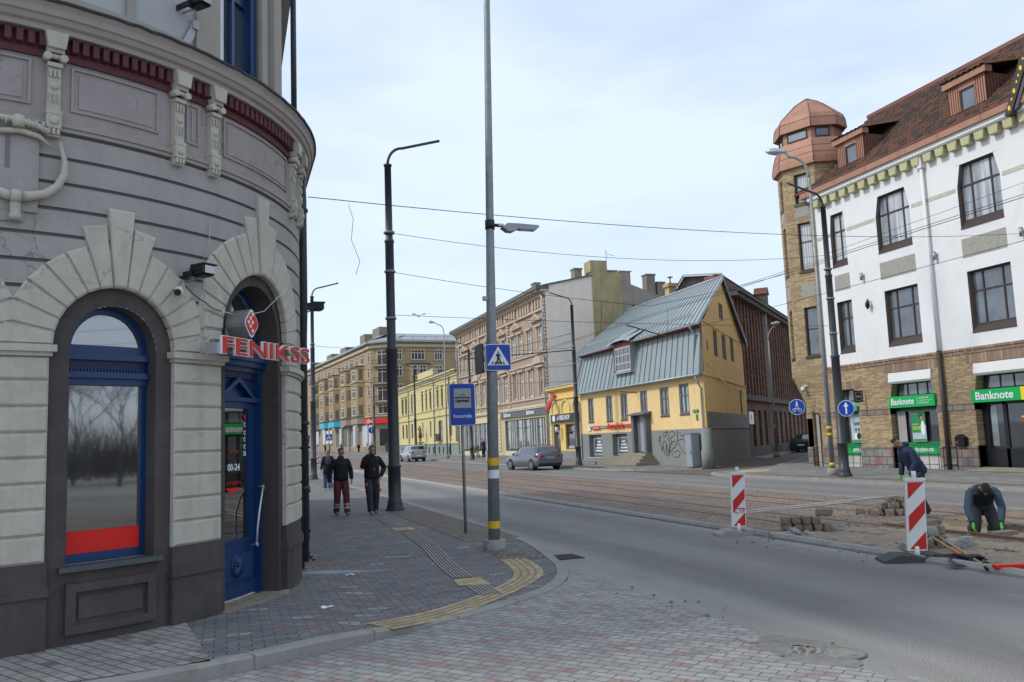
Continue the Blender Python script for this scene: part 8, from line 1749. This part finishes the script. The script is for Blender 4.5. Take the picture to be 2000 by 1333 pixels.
    if len(tm_) > 1:
        tj.data.materials.append(MATS[tm_[1]])
        for p in tj.data.polygons:
            if trousers[1](p.center): p.material_index = len(tj.data.materials)-1
    for sd in 'LR':
        an = V('an'+sd); f = Vector(J.get('ft'+sd, (0, -.12, -.04))); fd = Vector((f.x, f.y, 0)).normalized() if Vector((f.x, f.y, 0)).length > .01 else Vector((0, -1, 0)); dn = Vector((0, 0, 1)).cross(fd)
        g = G(); g.chain([(an-fd*.045+Vector((0, 0, -.025)), (.045, .045)), (an+f*.35+Vector((0, 0, -.02)), (.048, .042)), (an+f*1.0+Vector((0, 0, -.005)), (.052, .032)), (an+f*1.45, (.042, .025))]); skin_obj('shoe', g.v, g.e, g.r, [shoes], t, 0, 1)
    g = G(); sk = .094
    if cap:
        g.chain([(hc+hd*.04-fw*.005, (.084, .098)), (hc+hd*.07-fw*.01, (.074, .088)), (hc+hd*.088-fw*.012, .04)]); skin_obj('cap', g.v, g.e, g.r, [cap[0]], t, 0, 2)
        if cap[1]:
            b = fw*cap[1]; s = MB(); o0 = hc+hd*.045; P = []
            for a in range(7):
                an = (a-3)*.3; dv = b*math.cos(an)+sdv*math.sin(an)*1.0; P.append([o0+dv*.08, o0+dv*.12-hd*.005, o0+dv*(.16 if abs(a-3) < 3 else .12)-hd*.014])
            s.grid(P, cap[0], True); s.build('peak', t)
    if hair:
        g = G(); g.chain([(hc+hd*.06-fw*.01, (.09, .098)), (hc-fw*.03, (.094, .085)), (hc-hd*.1-fw*.05, (.09, .07)), (hc-hd*hair[1]-fw*.075, (.08, .05)), (hc-hd*(hair[1]+.08)-fw*.08, (.04, .03))]) if hair[1] > .05 else g.chain([(hc+hd*.05-fw*.022, (.08, .088)), (hc-hd*.03-fw*.045, (.068, .05))]); skin_obj('hair', g.v, g.e, g.r, [hair[0]], t, 0, 2)
    if details: details(t, V, fw, sdv, hd, hc)
    t.location = loc; t.rotation_euler = (0, 0, rz); t.scale = (H/1.76,)*3; return t
STAND = dict(pelvis=(0, 0, .95), chest=(0, 0, 1.32), neck=(0, -.01, 1.5), head=(0, -.03, 1.64), shL=(.17, 0, 1.42), shR=(-.17, 0, 1.42), elL=(.25, .02, 1.14), elR=(-.25, .02, 1.14), wrL=(.27, -.06, .9), wrR=(-.27, -.06, .9), hipL=(.09, 0, .9), hipR=(-.09, 0, .9), knL=(.1, -.03, .5), knR=(-.1, -.03, .5), anL=(.11, .02, .09), anR=(-.11, .02, .09))
def J_(**k): d = dict(STAND); d.update(k); return d
def back_pack(t, V, fw, sdv, hd, hc):
    g = G(); c_ = V('chest')+Vector((0, .17, -.06)); g.chain([(c_+Vector((0, 0, .15)), (.1, .06)), (c_, (.14, .085)), (c_-Vector((0, 0, .2)), (.13, .08))]); skin_obj('backpack', g.v, g.e, g.r, ['cloth_blue_grey'], t, 0, 2)
def chest_band(c_): return 1 if abs(c_.z-1.335) < .022 and c_.y < -.04 and abs(c_.x) < .2 else 0
def leg_band(c_): return 1 if (.2 < c_.z < .245 or .285 < c_.z < .33) else 0
W1 = J_(head=(.0, -.03, 1.64), face=(.55, -.85, 0), knL=(.1, -.12, .52), anL=(.1, -.2, .1), anR=(-.1, .12, .1), knR=(-.1, .0, .5), wrR=(-.31, -.02, .86), elR=(-.28, .03, 1.13), wrL=(.25, -.1, .93), elL=(.27, .04, 1.15), ftR=(0, -.12, -.04))
person('man in black jacket, backward black cap and maroon work trousers walking towards the viewer', (2.72, 22.4, .12), R(8), W1, (('cloth_black', 'cloth_dark_grey'), chest_band), (('cloth_maroon', 'reflective'), leg_band), 'shoe_grey', hair=('hair_dark', .0), cap=('cloth_black', -1), H=1.74)
def phone(t, V, fw, sdv, hd, hc):
    s = MB(); a = V('wrR')+(hc-V('wrR'))*.45; s.tube([a-hd*.06, a+hd*.06], .012, 'black_plastic', 6); s.build('phone', t)
    for p in ((.14, -.11, .78), (-.15, -.1, .76), (.17, -.09, .62)): s = MB(); s.tube([Vector(p)+Vector((0, 0, .04)), Vector(p)-Vector((0, 0, .04))], [.03, .045], 'cloth_orange', 6); s.build('pocket_trim', t)
    s = MB(); s.lathe((.02, -.135, 1.1), [(.01, 0), (.03, .03), (.02, .05)], 'cloth_orange', 8); s.build('jacket_emblem', t)
W2 = J_(elR=(-.27, -.12, 1.2), wrR=(-.13, -.16, 1.5), hdR=(.35, .15, .6), elL=(.34, .05, 1.16), wrL=(.21, -.08, .95), anL=(.1, .1, .1), knL=(.1, -.02, .5), anR=(-.09, -.18, .1), knR=(-.1, -.13, .52), face=(-.1, -1, -.1))
person('man in black jacket and dark trousers talking on the phone while walking on the pavement', (3.46, 22.1, .12), R(6), W2, 'cloth_black', 'cloth_dark_grey', 'shoe_grey', hair=('hair_dark', .0), cap=('cloth_black', 0), H=1.78, details=phone)
W3 = J_(anL=(.1, -.14, .1), knL=(.1, -.12, .5), anR=(-.1, .18, .12), knR=(-.1, 0, .5))
person('woman with long fair hair, black coat, jeans and backpack walking away', (3.87, 36.2, .12), R(183), W3, 'cloth_black', 'denim', 'sign_white', hair=('hair_blond', .26), H=1.68, coat=.22, details=back_pack)
W4 = dict(pelvis=(0, .12, .93), chest=(0, -.08, 1.27), neck=(0, -.19, 1.42), head=(0, -.3, 1.51), face=(0, -.75, -.65), shL=(.18, -.1, 1.36), shR=(-.18, -.1, 1.36), elL=(.25, -.08, 1.08), elR=(-.24, -.06, 1.08), wrL=(.2, -.18, .84), wrR=(-.2, -.12, .84), hipL=(.09, .1, .88), hipR=(-.09, .1, .88), knL=(.12, -.02, .5), knR=(-.12, .14, .5), anL=(.12, -.02, .09), anR=(-.13, .34, .1))
def hood(t, V, fw, sdv, hd, hc):
    g = G(); n = V('neck')+Vector((0, .06, .03)); g.chain([(n+Vector((-.09, 0, 0)), .045), (n+Vector((0, .05, .02)), .06), (n+Vector((.09, 0, 0)), .045)]); skin_obj('hood', g.v, g.e, g.r, ['cloth_dark_grey'], t, 1, 1)
person('worker in navy jacket and green gloves standing bent over behind the barrier board', (12.95, 13.95, .03), R(-100), W4, 'cloth_navy', 'cloth_dark_grey', 'shoe_grey', hair=('hair_dark', .0), cap=('cloth_black', 0), glove='glove_green', H=1.76, coat=.02, details=hood)
W5 = dict(pelvis=(0, .22, .5), chest=(0, -.08, .74), neck=(0, -.25, .82), head=(0, -.4, .83), face=(0, -.3, -.95), shL=(.19, -.12, .79), shR=(-.19, -.12, .79), elL=(.24, -.26, .5), elR=(-.27, -.28, .5), wrL=(.18, -.42, .27), wrR=(-.24, -.46, .27), hipL=(.1, .16, .48), hipR=(-.1, .16, .48), knL=(.16, -.08, .12), knR=(-.16, -.08, .12), anL=(.15, .34, .1), anR=(-.15, .34, .1), ftL=(0, .1, -.05), ftR=(0, .1, -.05), hdL=(0, -.3, -.9), hdR=(0, -.3, -.9))
person('worker in blue and black jacket with green gloves kneeling in the trench', (12.45, 11.85, -.1), R(-38), W5, (('cloth_blue_grey', 'cloth_black'), lambda c_: 1 if (abs(c_.x) < .14 and c_.y < .0) or c_.z > .93 else 0), 'cloth_dark_grey', 'rubber', hair=('hair_dark', .0), cap=('cloth_black', 0), glove='glove_green', H=1.8)
W6 = J_(elL=(.2, -.12, 1.15), wrL=(.15, -.36, 1.05), elR=(-.2, -.12, 1.15), wrR=(-.15, -.36, 1.05), pelvis=(0, .03, .95), head=(0, -.06, 1.62))
person('person in long purple coat pushing a pram past the tenement', (22.6, 77.5, .4), R(200), W6, 'cloth_purple', 'cloth_black', 'cloth_black', hair=('hair_dark', .0), cap=('cloth_purple', 0), H=1.75, coat=.3)
t = thing('pram', 'brown pram pushed along the pavement past the tenement', 'pram', (22.2, 78.6, .4)); s = MB(); c0 = Vector((22.25, 79.0, .42)); s.lathe(tuple(c0+Vector((0, 0, .5))), [(.2, 0), (.34, .15), (.36, .4), (.3, .62), (.12, .72)], 'stone', 12); s.build('hood', t); s = MB(); s.box(W0, 21.9, 22.5, .8, 1.02, 78.7, 79.5, 'old_white'); s.build('basket', t)
for i, (dx, dy) in enumerate(((-.25, -.3), (.25, -.3), (-.25, .4), (.25, .4))): s = MB(); s.tube([(c0.x+dx-.02, c0.y+dy, .58), (c0.x+dx+.02, c0.y+dy, .58)], .15, 'rubber', 12); s.build('wheel', t)
s = MB(); s.tube([(22.05, 78.9, .6), (22.1, 78.1, 1.35), (22.5, 78.1, 1.35), (22.4, 78.9, .6)], .02, 'black_iron', 5); s.build('frame', t)
for i, (x, y, z, jk, tr, lab) in enumerate(((24.5, 140.4, .52, 'ped_teal', 'denim', 'tiny distant pedestrian in a teal jacket before the chamfered corner'), (21.3, 150, .72, 'cloth_black', 'cloth_black', 'tiny distant pedestrian all in black by the far crossing sign'), (19.6, 160, .82, 'ped_red', 'cloth_black', 'tiny distant pedestrian in a dark red coat by the portal'), (17.7, 162, .84, 'cloth_black', 'cloth_black', 'tiny distant pedestrian in black beyond the far barrier boards, right of two'), (16.9, 162, .84, 'cloth_dark_grey', 'cloth_black', 'tiny distant pedestrian in grey beyond the far barrier boards, left of two'))):
    person(lab, (x, y, z), R(30*i), STAND, jk, tr, 'cloth_black', hair=('hair_dark', .0), H=1.72)
t = person('reddish bronze statue of a standing figure on a bracket before the pale yellow building', (23.2, 108.2, 2.15), R(-90), J_(elR=(-.3, -.1, 1.3), wrR=(-.1, -.2, 1.45)), 'bronze', 'bronze', 'bronze', hair=('bronze', .0), H=2.1, coat=.5); t['category'] = 'statue'; t.name = 'statue'
for c_ in t.children_recursive:
    for i in range(len(c_.data.materials)): c_.data.materials[i] = MATS['bronze']
s = MB(); s.lathe((23.2, 108.2, 1.75), [(.15, 0), (.3, .2), (.5, .3), (.5, .42)], 'lowhouse_yellow', 12); s.build('wall_bracket', yl)
# ---------------------------------------------------------------- bare trees behind the viewer (seen mirrored in the shop window)
def tree(x, y, h, seed, label):
    t = thing('bare_tree', label, 'tree', (x, y, 0)); q = random.Random(seed); s = MB(); tr = MB()
    tr.tube([(x, y, -.3), (x+.1, y, h*.2), (x+.15, y+.1, h*.42)], [.17, .13, .09], 'bark', 8); tr.build('trunk', t)
    def br(p, d, l, r, n):
        e = p+d*l; s.tube([p, p.lerp(e, .5)+Vector((q.uniform(-1, 1), q.uniform(-1, 1), q.uniform(-.3, .5)))*l*.07, e], [r, r*.8, r*.55], 'bark', 5 if n > 2 else 4, False)
        if n == 0: return
        for _ in range(3 if n > 1 else 4):
            nd = (d+Vector((q.uniform(-1, 1), q.uniform(-1, 1), q.uniform(-.25, .8)))*.75).normalized(); br(p.lerp(e, q.uniform(.5, 1)), nd, l*q.uniform(.6, .8), r*.55, n-1)
    for k in range(5): a = k*1.26+q.random(); br(Vector((x+.12, y+.06, h*(.28+.035*k))), Vector((math.cos(a)*.7, math.sin(a)*.7, .9)).normalized(), h*.24, .06, 4)
    s.build('crown', t)
for i, (x, y, h, lab) in enumerate(((34, -20, 9, 'bare tree behind the viewer, first of the row from the tracks'), (40, -25, 10, 'bare tree behind the viewer, second of the row from the tracks'), (46, -22, 9, 'bare tree behind the viewer, third of the row from the tracks'), (42, -34, 11, 'tall bare tree behind the viewer at the back of the row'), (52, -30, 10, 'bare tree behind the viewer at the far end of the row'))): tree(x, y, h, i, lab)
s = MB(); q = random.Random(9)
for k in range(5200):
    t_ = q.random(); x = 30+40*t_+q.gauss(0, 2.5); y = -34+14*t_+q.gauss(0, 2.5); h = q.uniform(.8, 5.5)*q.uniform(.5, 1); a = q.uniform(-.35, .35); w_ = q.uniform(.015, .05); z = q.uniform(0, 1.5)
    s.face([(x-w_, y, z), (x+w_, y+w_, z), (x+a*h+.01, y+a*h*.6, z+h)], 'bark')
o = s.build('thicket'); o['kind'] = 'stuff'; tag(o, 'leafless park thicket behind the viewer, mirrored in the shop window', 'thicket')
